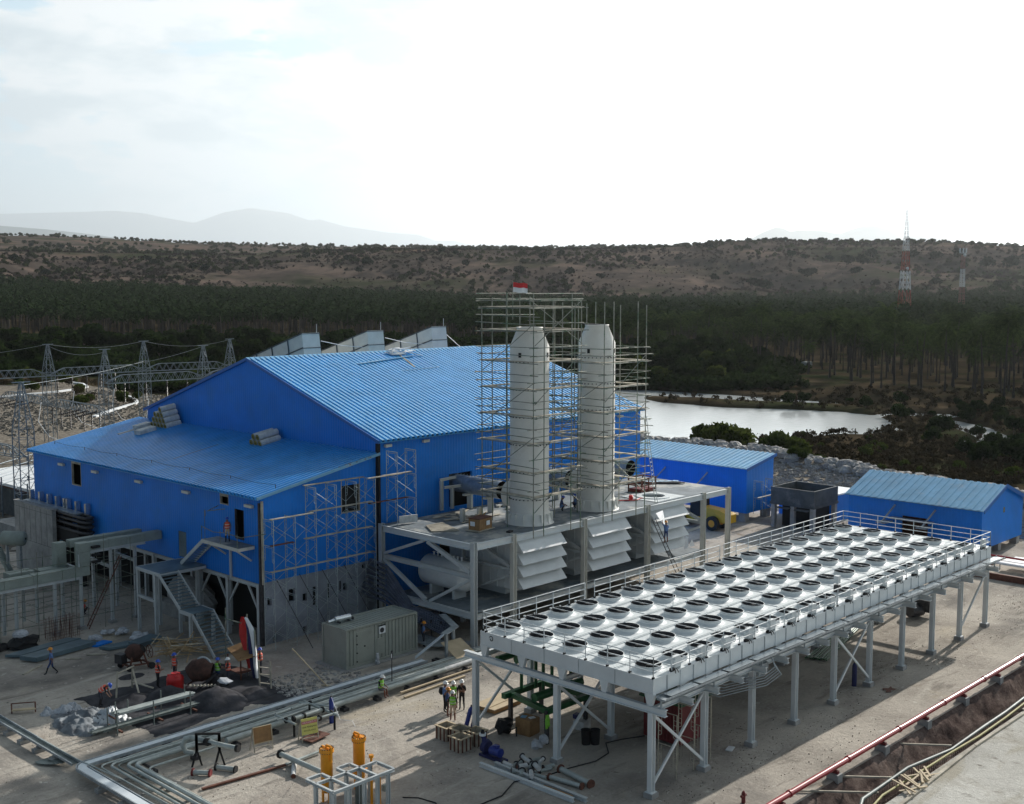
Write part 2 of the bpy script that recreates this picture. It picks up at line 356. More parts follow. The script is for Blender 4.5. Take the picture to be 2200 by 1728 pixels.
def groundmat(name, stops, scale, bump=.5, bsc=3.0, fine=12.0, extra=None, rough=.95):
    m, n, l, b = newmat(name)
    g = n.new('ShaderNodeNewGeometry'); pos = g.outputs['Position']
    def nz(sc_, det=8, ro=.62, off=(0,0,0), dis=0, msc=(1,1,1)):
        mp = n.new('ShaderNodeMapping'); mp.inputs['Location'].default_value = off; mp.inputs['Scale'].default_value = msc; l.new(pos, mp.inputs[0])
        x = n.new('ShaderNodeTexNoise'); x.inputs['Scale'].default_value = sc_; x.inputs['Detail'].default_value = det; x.inputs['Roughness'].default_value = ro; x.inputs['Distortion'].default_value = dis
        l.new(mp.outputs[0], x.inputs['Vector']); return x.outputs['Fac']
    big = nz(scale, 8, .62, dis=.4); f = nz(fine, 6, .7, (3,1,0))
    ad = n.new('ShaderNodeMath'); ad.operation = 'MULTIPLY_ADD'; l.new(f, ad.inputs[0]); ad.inputs[1].default_value = .38
    sb = n.new('ShaderNodeMath'); sb.operation = 'SUBTRACT'; l.new(big, sb.inputs[0]); sb.inputs[1].default_value = .19; l.new(sb.outputs[0], ad.inputs[2])
    rp = n.new('ShaderNodeValToRGB'); l.new(ad.outputs[0], rp.inputs[0]); el = rp.color_ramp.elements
    el[0].position = stops[0][0]; el[0].color = (*stops[0][1], 1); el[1].position = stops[1][0]; el[1].color = (*stops[1][1], 1)
    for p, c in stops[2:]:
        e = el.new(p); e.color = (*c, 1)
    out = rp.outputs[0]
    if extra:
        for ex in extra:
            c, s_, lo, hi, off = ex[:5]; x = nz(s_, 7, .6, off, .6, ex[5] if len(ex) > 5 else (1,1,1)); r2 = n.new('ShaderNodeValToRGB'); l.new(x, r2.inputs[0]); r2.color_ramp.elements[0].position = lo; r2.color_ramp.elements[1].position = hi
            mm = n.new('ShaderNodeMixRGB'); l.new(r2.outputs[0], mm.inputs[0]); l.new(out, mm.inputs[1]); mm.inputs[2].default_value = (*c, 1); out = mm.outputs[0]
    l.new(out, b.inputs['Base Color']); b.inputs['Roughness'].default_value = rough; b.inputs['Specular IOR Level'].default_value = 0.0
    h = nz(bsc, 10, .72, (7,7,0)); bp = n.new('ShaderNodeBump'); bp.inputs['Strength'].default_value = bump; bp.inputs['Distance'].default_value = .12
    l.new(h, bp.inputs['Height']); l.new(bp.outputs[0], b.inputs['Normal'])
    return m
M['site'] = groundmat('site', [(.30,(.265,.24,.21)),(.50,(.42,.38,.33)),(.70,(.56,.51,.44))], .16, .8, 2.5, 5.0,
    extra=[((.16,.15,.14), .09, .52, .68, (4,8,0)), ((.46,.40,.30), .12, .60, .75, (14,2,0)), ((.24,.17,.10), .35, .66, .80, (1,22,0)), ((.50,.46,.40), .5, .56, .70, (8,3,0), (.16,1,1)), ((.21,.19,.165), .9, .58, .72, (2,13,0), (.2,1,1)), ((.55,.52,.46), 1.6, .62, .70, (12,3,0)), ((.13,.12,.11), 1.1, .64, .74, (22,31,0))])
M['land'] = groundmat('land', [(.25,(.024,.021,.013)),(.50,(.055,.043,.028)),(.75,(.11,.083,.052))], .03, .7, .6, .8,
    extra=[((.030,.040,.018), .035, .50, .66, (9,3,0))])
M['road'] = groundmat('road', [(.30,(.40,.385,.35)),(.55,(.54,.525,.48)),(.75,(.64,.625,.58))], .25, .6, 4, 4.0,
    extra=[((.33,.30,.25), .3, .52, .72, (4,8,0)), ((.26,.24,.21), 1.3, .60, .72, (14,8,0)), ((.40,.37,.31), .7, .55, .66, (3,18,0), (.2,1,1))])
M['gravel'] = groundmat('gravel', [(.30,(.085,.074,.062)),(.50,(.19,.168,.14)),(.65,(.31,.28,.235))], 1.2, 1.0, 3.0, 4.0)
M['trench'] = groundmat('trench', [(.30,(.05,.037,.035)),(.50,(.12,.09,.08)),(.70,(.24,.19,.165))], .7, 1.0, 3.0, 5.0)
# ---------------------------------------------------------------- terrain
def hash2(ix, iy, seed):
    h = (ix.astype(np.int64)*374761393 + iy.astype(np.int64)*668265263 + seed*974634777) & 0x7fffffff
    h = (h ^ (h >> 13))*1274126177 & 0x7fffffff
    return ((h ^ (h >> 16)) & 0xffff)/65535.0
def vnoise(x, y, seed=0):
    ix = np.floor(x); iy = np.floor(y); fx = x-ix; fy = y-iy
    fx = fx*fx*(3-2*fx); fy = fy*fy*(3-2*fy)
    a = hash2(ix, iy, seed); b = hash2(ix+1, iy, seed); c = hash2(ix, iy+1, seed); d = hash2(ix+1, iy+1, seed)
    return (a*(1-fx)+b*fx)*(1-fy)+(c*(1-fx)+d*fx)*fy
def fbm(x, y, seed=0, o=5):
    t = 0; amp = .5; s = 0
    for i in range(o):
        t = t+amp*vnoise(x, y, seed+i*17); s += amp; x = x*2.03+11.3; y = y*2.03+5.1; amp *= .5
    return t/s
def ss(a, b, x): t = np.clip((x-a)/(b-a), 0, 1); return t*t*(3-2*t)
def pix(x, y, z=0.0):
    """world point of a photograph pixel at height z (used only to lay out the land)"""
    fw = (cos(HD)*cos(PITCH), sin(HD)*cos(PITCH), -sin(PITCH)); rt = (sin(HD), -cos(HD), 0)
    up = (cos(HD)*sin(PITCH), sin(HD)*sin(PITCH), cos(PITCH))
    r = [fw[i]*2553.0+rt[i]*(x-1100)-up[i]*(y-864) for i in range(3)]
    t = (z-CAMZ)/r[2]; return (r[0]*t, r[1]*t)
PONDZ = -5.0
pond = [(1150,838),(1323,838),(1400,841),(1547,850),(1700,861),(1800,868),(1806,870),(1700,866),(1547,861),(1420,853),(1366,852),(1364,857),(1400,866),(1547,877),(1694,882),(1804,888),(1878,897),(1890,905),(1884,912),(1914,924),(1905,930),(1840,937),(1770,936),(1705,940),(1620,952),(1560,956),(1480,985),(1400,1000),(1150,1000)]
pond_xy = [pix(x, y, PONDZ) for x, y in pond]
stream = [(2040,906),(2085,914),(2112,925),(2155,943),(2215,963),(2215,985),(2150,970),(2080,962),(2070,950),(2140,952),(2100,933),(2050,916)]
stream_xy = [pix(x, y, PONDZ) for x, y in stream]
stream2_xy = [pix(x, y, PONDZ) for x, y in [(1905,893),(1960,890),(2060,893),(2130,897),(2060,899),(1960,897)]]
def poly_sd(x, y, poly):
    """signed distance, negative inside"""
    d = np.full(x.shape, 1e9); ins = np.zeros(x.shape, bool); n = len(poly)
    for i in range(n):
        ax, ay = poly[i]; bx, by = poly[(i+1) % n]; ex, ey = bx-ax, by-ay
        t = np.clip(((x-ax)*ex+(y-ay)*ey)/(ex*ex+ey*ey+1e-9), 0, 1)
        d = np.minimum(d, np.hypot(x-ax-t*ex, y-ay-t*ey))
        c = ((ay > y) != (by > y)) & (x < (bx-ax)*(y-ay)/(by-ay+1e-12)+ax); ins ^= c
    return np.where(ins, -d, d)
crest = [(-900,500),(0,541),(200,545),(400,548),(560,549),(650,543),(740,540),(850,538),(950,538),(1100,540),(1270,537),(1400,534),(1500,530),(1545,523),(1600,521),(1700,521),(1900,524),(2000,522),(2090,527),(2200,534),(3200,545)]
crest2 = [(-900,478),(0,511),(200,517),(400,527),(560,531),(650,533),(740,534),(950,538),(1100,540),(1270,538),(1400,536),(1500,533),(1545,530),(1700,530),(2200,536),(3200,547)]
foot = [(-900,604),(0,606),(700,614),(900,622),(1100,632),(1500,634),(2000,632),(2200,626),(3200,620)]
def xof(az): return 1100+2565*np.tan(np.clip(az, -1.2, 1.2))
def land_h(x, y):
    r = np.hypot(x, y); az = HD-np.arctan2(y, x)             # positive to the right
    px = xof(az); ca = np.cos(np.clip(az, -1.2, 1.2))
    jx = x+3*(fbm(x*.12, y*.12, 5)-.5); jy = y+3*(fbm(x*.12, y*.12, 9)-.5)
    xe = np.interp(y, [-100,0,30,51,95,120,160,200,240,290,400], [126,128,132,139,153,150,140,146,139,143,140])
    edge = np.maximum(jx-xe, y-300)
    low = -4.1+.9*(fbm(x*.03, y*.03, 3)-.5)
    grove = -3.0+.8*(fbm(x*.01, y*.01, 4)-.5)
    low = low+(grove-low)*ss(300, 345, r+40*np.clip((px-1900)/300, -1, 1)*(r < 500))
    h = np.where(edge < 0, 0.0, low*ss(0, 9, edge))
    # rip-rap ridge on the pad edge
    h = h+1.0*np.exp(-((edge+2.0)/2.2)**2)*(y < 130)
    inside = (x < 114) & (y < 108); h = np.where(inside, -2.2, h)
    for p in (pond_xy, stream_xy, stream2_xy):
        sdp = poly_sd(jx, jy, p); w = ss(5.0, -3.0, sdp); h = h*(1-w)+(-7.5)*w
    # hills
    f0 = 1180.0; c0 = 1950.0+130*np.sin(px*.004)
    zf = CAMZ+f0*ca*(614.5-np.interp(px, *zip(*foot)))/2565-20
    zc = CAMZ+c0*ca*(614.5-np.interp(px, *zip(*crest)))/2565
    z2 = CAMZ+3600*ca*(614.5-np.interp(px, *zip(*crest2)))/2565
    g1 = fbm(x*.0038, y*.0038, 21, 6); g2 = fbm(x*.016, y*.016, 31, 4)
    t = ss(f0, c0, r)
    ridge = (np.abs(g1-.5)*2)
    hill = zf+(zc-zf)*(t**.85)+np.sin(np.pi*t)*(60*(g1-.5)-18*ridge)+np.sin(np.pi*np.clip(t*1.05,0,1))*9*(g2-.5)
    far = zc+(z2-zc)*ss(c0, 3600, r)+(g2-.5)*8*ss(c0-100, c0+200, r)+(g1-.5)*14*ss(c0+300, c0+900, r)
    hill = np.where(r > c0, far, hill)
    hill = np.where(r > 3600, hill-(r-3600)*.02, hill)
    base = np.where(r > 700, h+(zf-(-3.0))*ss(700, f0, r), h)
    return np.where(r > f0, hill, base)
rings = np.concatenate([np.arange(12,130,4.0), np.arange(130,440,1.8), np.geomspace(440, 1180, 70)])
rings2 = np.concatenate([np.linspace(1180, 2300, 170), np.geomspace(2320, 6500, 50)])
def polar(name, rs, a0, a1, na, mats, fn):
    az = np.radians(np.linspace(a0, a1, na)); A = HD-az
    RR, AA = np.meshgrid(rs, A, indexing='ij'); X = RR*np.cos(AA); Y = RR*np.sin(AA); Z = land_h(X, Y)
    V = np.stack([X, Y, Z], -1).reshape(-1, 3); nr = len(rs)
    i, j = np.meshgrid(np.arange(nr-1), np.arange(na-1), indexing='ij'); b = (i*na+j).ravel()
    F = np.stack([b, b+1, b+na+1, b+na], -1)
    c = V[F].mean(1)
    return np_mesh(name, V, F, mats, fn(c), True, 'structure')
def gmat(c):
    x, y = c[:, 0], c[:, 1]
    xe = np.interp(y, [-100,0,30,51,95,120,160,200,240,290,400], [126,128,132,139,153,150,140,146,139,143,140])
    return np.where((x < xe+3) & (y < 303), 1, 0)
M['hill'] = groundmat('hill', [(.30,(.042,.035,.030)),(.50,(.078,.062,.053)),(.66,(.14,.105,.085))], .010, .8, .10, .09,
    extra=[((.036,.041,.022), .006, .50, .64, (40,3,0)), ((.125,.088,.068), .004, .58, .66, (3,90,0))])
polar('ground', rings, -62, 60, 620, [M['land'], M['gravel']], gmat)
polar('hills', rings2, -40, 40, 620, [M['hill']], lambda c: np.zeros(len(c)))
# water
def watermat():
    m, n, l, b = newmat('water')
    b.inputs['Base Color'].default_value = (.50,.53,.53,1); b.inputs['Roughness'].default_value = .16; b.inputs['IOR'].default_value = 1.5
    b.inputs['Specular IOR Level'].default_value = .9; b.inputs['Metallic'].default_value = .0
    g = n.new('ShaderNodeNewGeometry'); mp = n.new('ShaderNodeMapping'); l.new(g.outputs['Position'], mp.inputs[0]); mp.inputs['Scale'].default_value = (.55,.55,1)
    x = n.new('ShaderNodeTexNoise'); x.inputs['Scale'].default_value = 1.2; x.inputs['Detail'].default_value = 5; l.new(mp.outputs[0], x.inputs['Vector'])
    y = n.new('ShaderNodeTexNoise'); y.inputs['Scale'].default_value = .02; l.new(g.outputs['Position'], y.inputs['Vector'])
    mu = n.new('ShaderNodeMath'); mu.operation = 'MULTIPLY'; l.new(y.outputs['Fac'], mu.inputs[0]); mu.inputs[1].default_value = .8
    bp = n.new('ShaderNodeBump'); bp.inputs['Distance'].default_value = .16; l.new(mu.outputs[0], bp.inputs['Strength']); l.new(x.outputs['Fac'], bp.inputs['Height']); l.new(bp.outputs[0], b.inputs['Normal'])
    return m
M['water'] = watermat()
def water(name, poly):
    mb = MB(); cxx = sum(p[0] for p in poly)/len(poly); cyy = sum(p[1] for p in poly)/len(poly)
    xs = [p[0] for p in poly]; ys = [p[1] for p in poly]
    mb.poly([(min(xs)-6,min(ys)-6,PONDZ),(max(xs)+6,min(ys)-6,PONDZ),(max(xs)+6,max(ys)+6,PONDZ),(min(xs)-6,max(ys)+6,PONDZ)])
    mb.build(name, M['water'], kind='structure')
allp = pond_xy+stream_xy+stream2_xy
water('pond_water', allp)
# near site ground, trench and road
def sheet(name, xs, ys, fn, mt):
    X, Y = np.meshgrid(xs, ys, indexing='ij'); Z = fn(X, Y); na = len(ys)
    V = np.stack([X, Y, Z], -1).reshape(-1, 3)
    i, j = np.meshgrid(np.arange(len(xs)-1), np.arange(na-1), indexing='ij'); b = (i*na+j).ravel()
    return np_mesh(name, V, np.stack([b, b+na, b+na+1, b+1], -1), [mt], None, True, 'structure')
sheet('site_ground', np.arange(-30, 118.6, .75), np.concatenate([[28.3], np.arange(29, 113, .75)]),
      lambda x, y: .06*(fbm(x*.5, y*.5, 41, 4)-.62)+.01, M['site'])
tp = [(28.32,.0),(28.0,-.25),(27.55,-.95),(27.05,-1.35),(26.6,-1.42),(25.95,-1.42),(25.6,-.9),(25.3,-.1),(25.1,.03)]
TX = np.arange(18, 126, .35)
ty = []
for (a, za), (b, zb) in zip(tp[:-1], tp[1:]):
    for k in range(4): ty.append((a+(b-a)*k/4, za+(zb-za)*k/4))
ty.append(tp[-1])
Xg, Kg = np.meshgrid(TX, np.arange(len(ty)), indexing='ij'); Yg = np.array([t[0] for t in ty])[Kg]; Zg = np.array([t[1] for t in ty])[Kg]
wgt = np.minimum(1, np.minimum(Kg, len(ty)-1-Kg)/4)
Zt = Zg+wgt*.42*(fbm(Xg*1.3, Yg*2.4, 51, 4)-.5); Yt = Yg+wgt*.3*(fbm(Xg*.8, Yg*.8, 61, 3)-.5)
V = np.stack([Xg, Yt, Zt], -1).reshape(-1, 3); na = len(ty)
i, j = np.meshgrid(np.arange(len(TX)-1), np.arange(na-1), indexing='ij'); b = (i*na+j).ravel()
np_mesh('trench', V, np.stack([b, b+1, b+na+1, b+na], -1), [M['trench']], None, True, 'structure')
sheet('concrete_road', np.arange(18, 126, 1.0), np.concatenate([np.arange(-30, 25, 1.0), [25.12]]), lambda x, y: .02*(fbm(x*.3, y*.3, 71, 3)-.5)+.05, M['road'])
# mountains: long ridges of real depth, far off
def mountains(name, pts, D, depth, mt, base=620):
    xs = np.arange(pts[0][0], pts[-1][0]+1, 8.0); ys = np.interp(xs, *zip(*pts)); V = []
    ks = np.linspace(-1, 1, 11); n = len(xs)
    for k in ks:
        for x, y in zip(xs, ys):
            az = atan((x-1100)/2565); r = D+k*depth; A = HD-az
            top = (base-y)/2565*D; prof = (1-abs(k))**.9
            nn = float(fbm(np.array([x*.03]), np.array([k*3+7]), 81, 4)[0]-.5)
            z = CAMZ-(base-614.5)/2565*D+top*prof*(1+.35*nn*(1-prof)*2)
            V.append((r*cos(A)/cos(az), r*sin(A)/cos(az), z))
    V = np.array(V); i, j = np.meshgrid(np.arange(len(ks)-1), np.arange(n-1), indexing='ij'); b = (i*n+j).ravel()
    return np_mesh(name, V, np.stack([b, b+n, b+n+1, b+1], -1), [mt], None, True, 'structure')
M['mountain'] = groundmat('mountain', [(.3,(.03,.045,.03)),(.5,(.05,.06,.04)),(.7,(.08,.08,.06))], .0006, .3, .002, .004)
mountains('mountains', [(-400,470),(-100,464),(150,458),(250,455),(313,460),(349,468),(420,480.5),(452,470),(485,458),(541,449),(622,460),(667,475.5),(688,473),(743,488),(794,495),(834,501),(900,506),(936,518.5),(976,518.5),(1032,534),(1100,545)], 66000, 6000, M['mountain'], 560)
mountains('mountains', [(-300,478),(0,486),(102,494),(204,505),(255,513),(330,524),(420,536)], 30000, 3000, M['mountain'], 560)
mountains('mountains', [(1560,532),(1609,515.4),(1635,500.7),(1663,489.6),(1680,492),(1694,499),(1716,496),(1760,497),(1801,504),(1823,495),(1852,487),(1874,486),(1904,495),(1937,512),(1970,503),(1992,510),(2010,509),(2040,521),(2090,533),(2132,529),(2158,524),(2187,528),(2260,537)], 30000, 3000, M['mountain'], 560)
# the air: haze that the far land fades into
hb = MB(); hb.box(-40000, 80000, -40000, 80000, -100, 5200)
def hazemat():
    m = bpy.data.materials.new('haze'); m.use_nodes = True; n = m.node_tree.nodes; l = m.node_tree.links
    for x in list(n):
        if x.type != 'OUTPUT_MATERIAL': n.remove(x)
    v = n.new('ShaderNodeVolumePrincipled'); v.inputs['Color'].default_value = (.90,.96,1,1); v.inputs['Density'].default_value = HAZE
    v.inputs['Anisotropy'].default_value = .5
    l.new(v.outputs[0], n['Material Output'].inputs['Volume']); return m
HAZE = 3.2e-5
hb.build('haze', hazemat(), kind='stuff')
# ---------------------------------------------------------------- buildings
def wallgrid(mb, axis, c0, c1, u0, u1, z0, z1, holes, m=0):
    """wall slab between c0..c1 on axis (0=X,1=Y), spanning u0..u1, z0..z1, with rectangular openings"""
    us = sorted({u0, u1, *[h[0] for h in holes], *[h[1] for h in holes]}); zs = sorted({z0, z1, *[h[2] for h in holes], *[h[3] for h in holes]})
    us = [u for u in us if u0 <= u <= u1]; zs = [z for z in zs if z0 <= z <= z1]
    for k in range(len(zs)-1):
        run = None
        for i in range(len(us)-1):
            mu = (us[i]+us[i+1])/2; mz = (zs[k]+zs[k+1])/2
            hole = any(h[0] < mu < h[1] and h[2] < mz < h[3] for h in holes)
            if not hole: run = us[i] if run is None else run
            if hole or i == len(us)-2:
                e = us[i] if hole else us[i+1]
                if run is not None:
                    if axis == 0: mb.box(c0, c1, run, e, zs[k], zs[k+1], m)
                    else: mb.box(run, e, c0, c1, zs[k], zs[k+1], m)
                run = None
    return mb
def ribbed(mb, o, u, L, v, pitch, h, m=0, slab=.06, flat=.58):
    """corrugated sheet: origin o, unit u along the eave (length L), v = vector along the rib; ribs rise along normal"""
    o = Vector(o); u = Vector(u).normalized(); v = Vector(v); nrm = u.cross(v).normalized()
    if nrm.z < 0: nrm = -nrm
    n = int(L/pitch); prof = []
    for i in range(n):
        b = i*pitch; prof += [(b, 0), (b+pitch*flat, 0), (b+pitch*(flat+.07), h), (b+pitch*.93, h)]
    prof += [(n*pitch, 0), (L, 0)]
    vs = []
    for d, z in prof: p = o+u*d+nrm*z; vs += [p, p+v]
    mb.add(vs, [(2*i, 2*i+2, 2*i+3, 2*i+1) for i in range(len(prof)-1)], m)
    a = o-nrm*.012; b_ = a+u*L
    mb.add([a, b_, b_+v, a+v, a-nrm*slab, b_-nrm*slab, b_+v-nrm*slab, a+v-nrm*slab], [(0,1,2,3),(4,7,6,5),(0,4,5,1),(1,5,6,2),(2,6,7,3),(3,7,4,0)], m)
# --- turbine hall
hall = thing('turbine_hall', (73, 85, 0), 'tall bright blue metal hall with gabled ribbed roof behind the two chimneys', 'building')
GX = 56.95; HX1 = 89.2; HY0 = 68.3; HY1 = 101.8; RY = 85.03; EZ = 13.5; RZ = 18.85
def gz(y): return EZ+(RZ-EZ)*(1-abs(y-RY)/(RY-HY0))
mb = MB()
dr = [(64.35, 66.9, 7.36, 10.05), (72.2, 74.6, 7.36, 10.05), (80.0, 82.4, 7.36, 10.05)]
wallgrid(mb, 1, HY0, HY0+.2, GX+.2, HX1-.2, 0, EZ-.1, dr)
mb.box(GX+.2, HX1-.2, HY1-.2, HY1, 0, EZ-.1)
for x0, x1 in ((GX, GX+.2), (HX1-.2, HX1)):
    mb.prism([(HY0, 0), (HY0, EZ-.1), (RY, RZ-.1), (HY1, EZ-.1), (HY1, 0)], 0, x0, x1)
mb.build('wall', M['blue_wall'], hall)
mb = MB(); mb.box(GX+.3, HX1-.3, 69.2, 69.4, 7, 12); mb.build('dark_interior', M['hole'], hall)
mb = MB(); s1 = Vector((0, RY-HY0+.45, (RZ-EZ)*(RY-HY0+.45)/(RY-HY0)))
ribbed(mb, (GX-.12, HY0-.45, EZ-.14), (1,0,0), HX1-GX+.3, s1, .50, .17, flat=.40)
ribbed(mb, (GX-.12, HY1+.45, EZ-.14), (1,0,0), HX1-GX+.3, (0, -(HY1+.45-RY), s1.z), .50, .17, flat=.40)
mb.build('roof', M['blue_roof'], hall)
mb = MB(); mb.prism([(RY-.42, RZ-.02), (RY, RZ+.17), (RY+.42, RZ-.02), (RY+.4, RZ-.05), (RY, RZ+.12), (RY-.4, RZ-.05)], 0, GX-.2, HX1+.3); mb.build('ridge_cap', M['lightblue_roof'], hall)
mb = MB()
for sgn, ya in ((1, HY0-.45), (-1, HY1+.45)):
    mb.bar((GX-.17, ya, EZ-.13), (GX-.17, RY, RZ+.02), .07, .24)
mb.build('gable_trim', M['blue_trim'], hall); mb = MB(); mb.bar((HX1+.2, HY0-.45, EZ-.13), (HX1+.2, RY, RZ+.02), .07, .24)
mb.build('trim', M['blue_trim'], hall)
mb = MB(); mb.bar((GX-.05, HY0-.16, 0), (GX-.05, HY0-.16, EZ-.25), .34, .2, 0); mb.build('corner_gap', M['black'], hall)
def wall_light(parent, p, axis):
    mb = MB()
    if axis == 1: mb.cbox((p[0], p[1]-.16, p[2]), (.62, .22, .20)); mb.cbox((p[0], p[1]-.04, p[2]-.02), (.2, .06, .28))
    else: mb.cbox((p[0]-.16, p[1], p[2]), (.22, .9, .20)); mb.cbox((p[0]-.04, p[1], p[2]-.02), (.06, .24, .28))
    mb.build('wall_light', M['cream_steel'], parent)
wall_light(hall, (57.9, HY0, 13.0), 1); wall_light(hall, (61.75, HY0, 13.0), 1); wall_light(hall, (86.0, HY0, 13.0), 1)
# loose roof work on the ridge: sheets, mesh and battens
rw = thing('roof_sheet_stack', (72, 82, 18), 'loose blue roof sheets and white battens lying near the ridge', 'roof sheets')
def on_roof(x, y, dz=.1): return (x, y, gz(y)+dz-.05)
mb = MB()
for (x0, x1, y0, y1) in ((68.6, 74.0, 84.0, 85.2), (70.4, 72.0, 80.5, 84.2), (72.9, 74.4, 80.4, 84.0)):
    mb.add([on_roof(x0,y0,.16), on_roof(x1,y0,.16), on_roof(x1,y1,.2), on_roof(x0,y1,.2), on_roof(x0,y0,.11), on_roof(x1,y0,.11), on_roof(x1,y1,.12), on_roof(x0,y1,.12)], [(0,1,2,3),(4,7,6,5),(0,4,5,1),(1,5,6,2),(2,6,7,3),(3,7,4,0)])
mb.build('sheet', M['blue_wall'], rw)
mb = MB(); mb.bar(on_roof(66.4, 82.3, .22), on_roof(73.8, 83.3, .26), .5, .05); mb.bar(on_roof(69.8, 80.2, .2), on_roof(74.6, 80.5, .2), .25, .05); mb.build('flashing', M['lightblue_roof'], rw)
mb = MB()
for k in range(26):
    x = 71.2+R.random()*3.0; y = 83.5+R.random()*1.5; a = R.uniform(-.7, .7); l_ = R.uniform(.5, 1.7)
    mb.bar(on_roof(x, y, .28+.3*R.random()), on_roof(x+l_*cos(a), y+l_*sin(a)*.6, .25+.3*R.random()), .13, .06)
mb.build('batten', M['white'], rw)
mb = MB(); mb.bar(on_roof(71.9, 80.8, .24), on_roof(72.6, 83.6, .24), .12, .06); mb.build('timber', M['ply'], rw)
# --- annex
AX = 46.46; AY0 = 68.3; AY1 = 103.2; AZ = 10.5; BZ = 12.42
annex = thing('annex', (51, 85, 0), 'low blue metal annex with lean-to ribbed roof in front of the tall hall', 'building')
wins = [(94.29, 95.96, 8.2, 10.32), (72.15, 73.25, 9.45, 10.32), (70.28, 71.4, 7.2, 9.33), (77.95, 79.1, 4.7, 6.66)]
mb = MB(); wallgrid(mb, 0, AX, AX+.18, AY0+.18, AY1, 4.38, AZ-.08, wins)
wallgrid(mb, 1, AY0, AY0+.18, AX, GX, 4.47, AZ-.08, [(53.5, 55.25, 8.38, AZ-.08)])
mb.prism([(AX, AZ-.08), (53.5, AZ-.08), (53.5, AZ-.08+(BZ-AZ)*(53.5-AX)/(GX-AX))], 1, AY0, AY0+.18)
zz1 = AZ-.08+(BZ-AZ)*(55.25-AX)/(GX-AX); zz0 = AZ-.08+(BZ-AZ)*(53.5-AX)/(GX-AX)
mb.prism([(53.5, AZ-.08), (55.25, AZ-.08), (55.25, zz1), (53.5, zz0)], 1, AY0, AY0+.18)
mb.prism([(55.25, AZ-.08), (GX, AZ-.08), (GX, BZ-.08), (55.25, zz1)], 1, AY0, AY0+.18)
mb.box(AX+.18, GX, AY1-.18, AY1, 0, AZ-.1)
mb.build('wall', M['blue_wall'], annex)
mb = MB(); wallgrid(mb, 1, AY0+.04, AY0+.3, AX+.1, GX-.1, 0, 4.47, [(46.95,47.3,2.75,3.3),(48.75,49.3,2.7,3.6),(49.95,50.35,2.5,3.05),(53.6,53.95,2.6,3.15),(47.35,47.65,.05,.45),(49.95,50.25,.15,.65),(55.4,55.75,3.9,4.3)])
for xx in (50.9, 51.0, 52.2, 53.3): mb.box(xx-.05, xx+.05, AY0-.02, AY0+.05, 1.9+.2*(xx-50), 3.4, 1)
mb.build('base_wall', [M['gray_wall'], M['black']], annex)
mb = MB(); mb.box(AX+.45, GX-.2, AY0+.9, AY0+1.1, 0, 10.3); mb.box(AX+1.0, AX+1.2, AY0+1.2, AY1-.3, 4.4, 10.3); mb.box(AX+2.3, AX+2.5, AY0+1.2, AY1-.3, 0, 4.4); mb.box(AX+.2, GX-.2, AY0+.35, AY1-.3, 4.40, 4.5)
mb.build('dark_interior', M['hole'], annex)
mb = MB(); rv = Vector((GX-AX+.5, 0, (BZ-AZ)*(GX-AX+.5)/(GX-AX)))
ribbed(mb, (AX-.5, AY0-.35, AZ-.06), (0,1,0), AY1-AY0+.7, rv, .46, .17, flat=.45)
mb.build('roof', M['annex_roof'], annex)
mb = MB(); mb.bar((AX-.5, AY0-.36, AZ-.02), (GX, AY0-.36, BZ+.08), .07, .2)
for k in range(46): pass
mb.build('verge', M['lightblue_roof'], annex)
for y in (97.53, 91.58, 84.5, 77.58, 69.42): wall_light(annex, (AX, y, 9.78), 0)
for i, (a, b, c, d) in enumerate(wins):
    if i == 3: continue
    mb = MB(); t = .06
    mb.box(AX-.02, AX+.16, a, a+t, c, d); mb.box(AX-.02, AX+.16, b-t, b, c, d); mb.box(AX-.02, AX+.16, a+t, b-t, c, c+t)
    if i < 2: mb.box(AX-.02, AX+.16, a+t, b-t, d-.28, d-.06)
    mb.build('window_frame' if i < 2 else 'door_frame', M['plank'] if i < 2 else M['dark_metal'], annex)
mb = MB(); mb.box(AX+.02, AX+.1, 78.0, 79.05, 4.72, 6.62); mb.box(AX+.0, AX+.02, 78.15, 78.2, 5.5, 5.6); mb.build('door', M['panel'], annex)
mb = MB(); mb.box(53.5, 53.56, AY0-.02, AY0+.16, 8.38, 10.9); mb.box(55.19, 55.25, AY0-.02, AY0+.16, 8.38, 10.9); mb.box(53.56, 55.19, AY0-.02, AY0+.16, 8.38, 8.44); mb.build('window_frame', M['plank'], annex)
mb = MB(); mb.box(53.5, 55.25, AY0+.19, AY0+.2, 8.3, 11.2); mb.build('window_gap', M['hole'], annex)
# corner downpipe
mb = MB(); mb.box(AX-.12, AX+.12, AY0-.1, AY0+.12, 0, 10.1); mb.build('corner_gap', M['dark_metal'], annex)
mb = MB(); mb.tube([(AX+.02, AY0-.2, 4.4), (AX+.02, AY0-.2, 10.25)], .1, 8); mb.build('downpipe', M['plank'], annex)
# open steel bay under the blue wall
mb = MB()
for y in (68.75, 72.6, 76.3, 82.9): mb.ibeam((AX+.1, y, 0), (AX+.1, y, 4.3), .28, .28)
mb.ibeam((AX+.1, 68.5, 4.2), (AX+.1, 103, 4.2), .22, .28)
for y0, s_ in ((68.75, 1), (72.6, -1), (72.6, 1), (76.3, -1)):
    mb.bar((AX+.1, y0+.1*s_, 2.4), (AX+.1, y0+1.35*s_, 4.1), .12)
for y in (70.7, 74.4, 79.5, 86.5, 91): mb.ibeam((AX+1.4, y, 0), (AX+1.4, y, 4.3), .26, .26)
mb.build('steel_frame', M['steel'], annex)
mb = MB(); mb.blob((AX+1.3, 79.6, 1.1), 2.2, 14, sq=(.55,1.4,.8), jit=.03); mb.box(AX-.5, AX+2, 77.6, 81.5, 0, 1.0); mb.build('foundation', M['concrete'], annex)
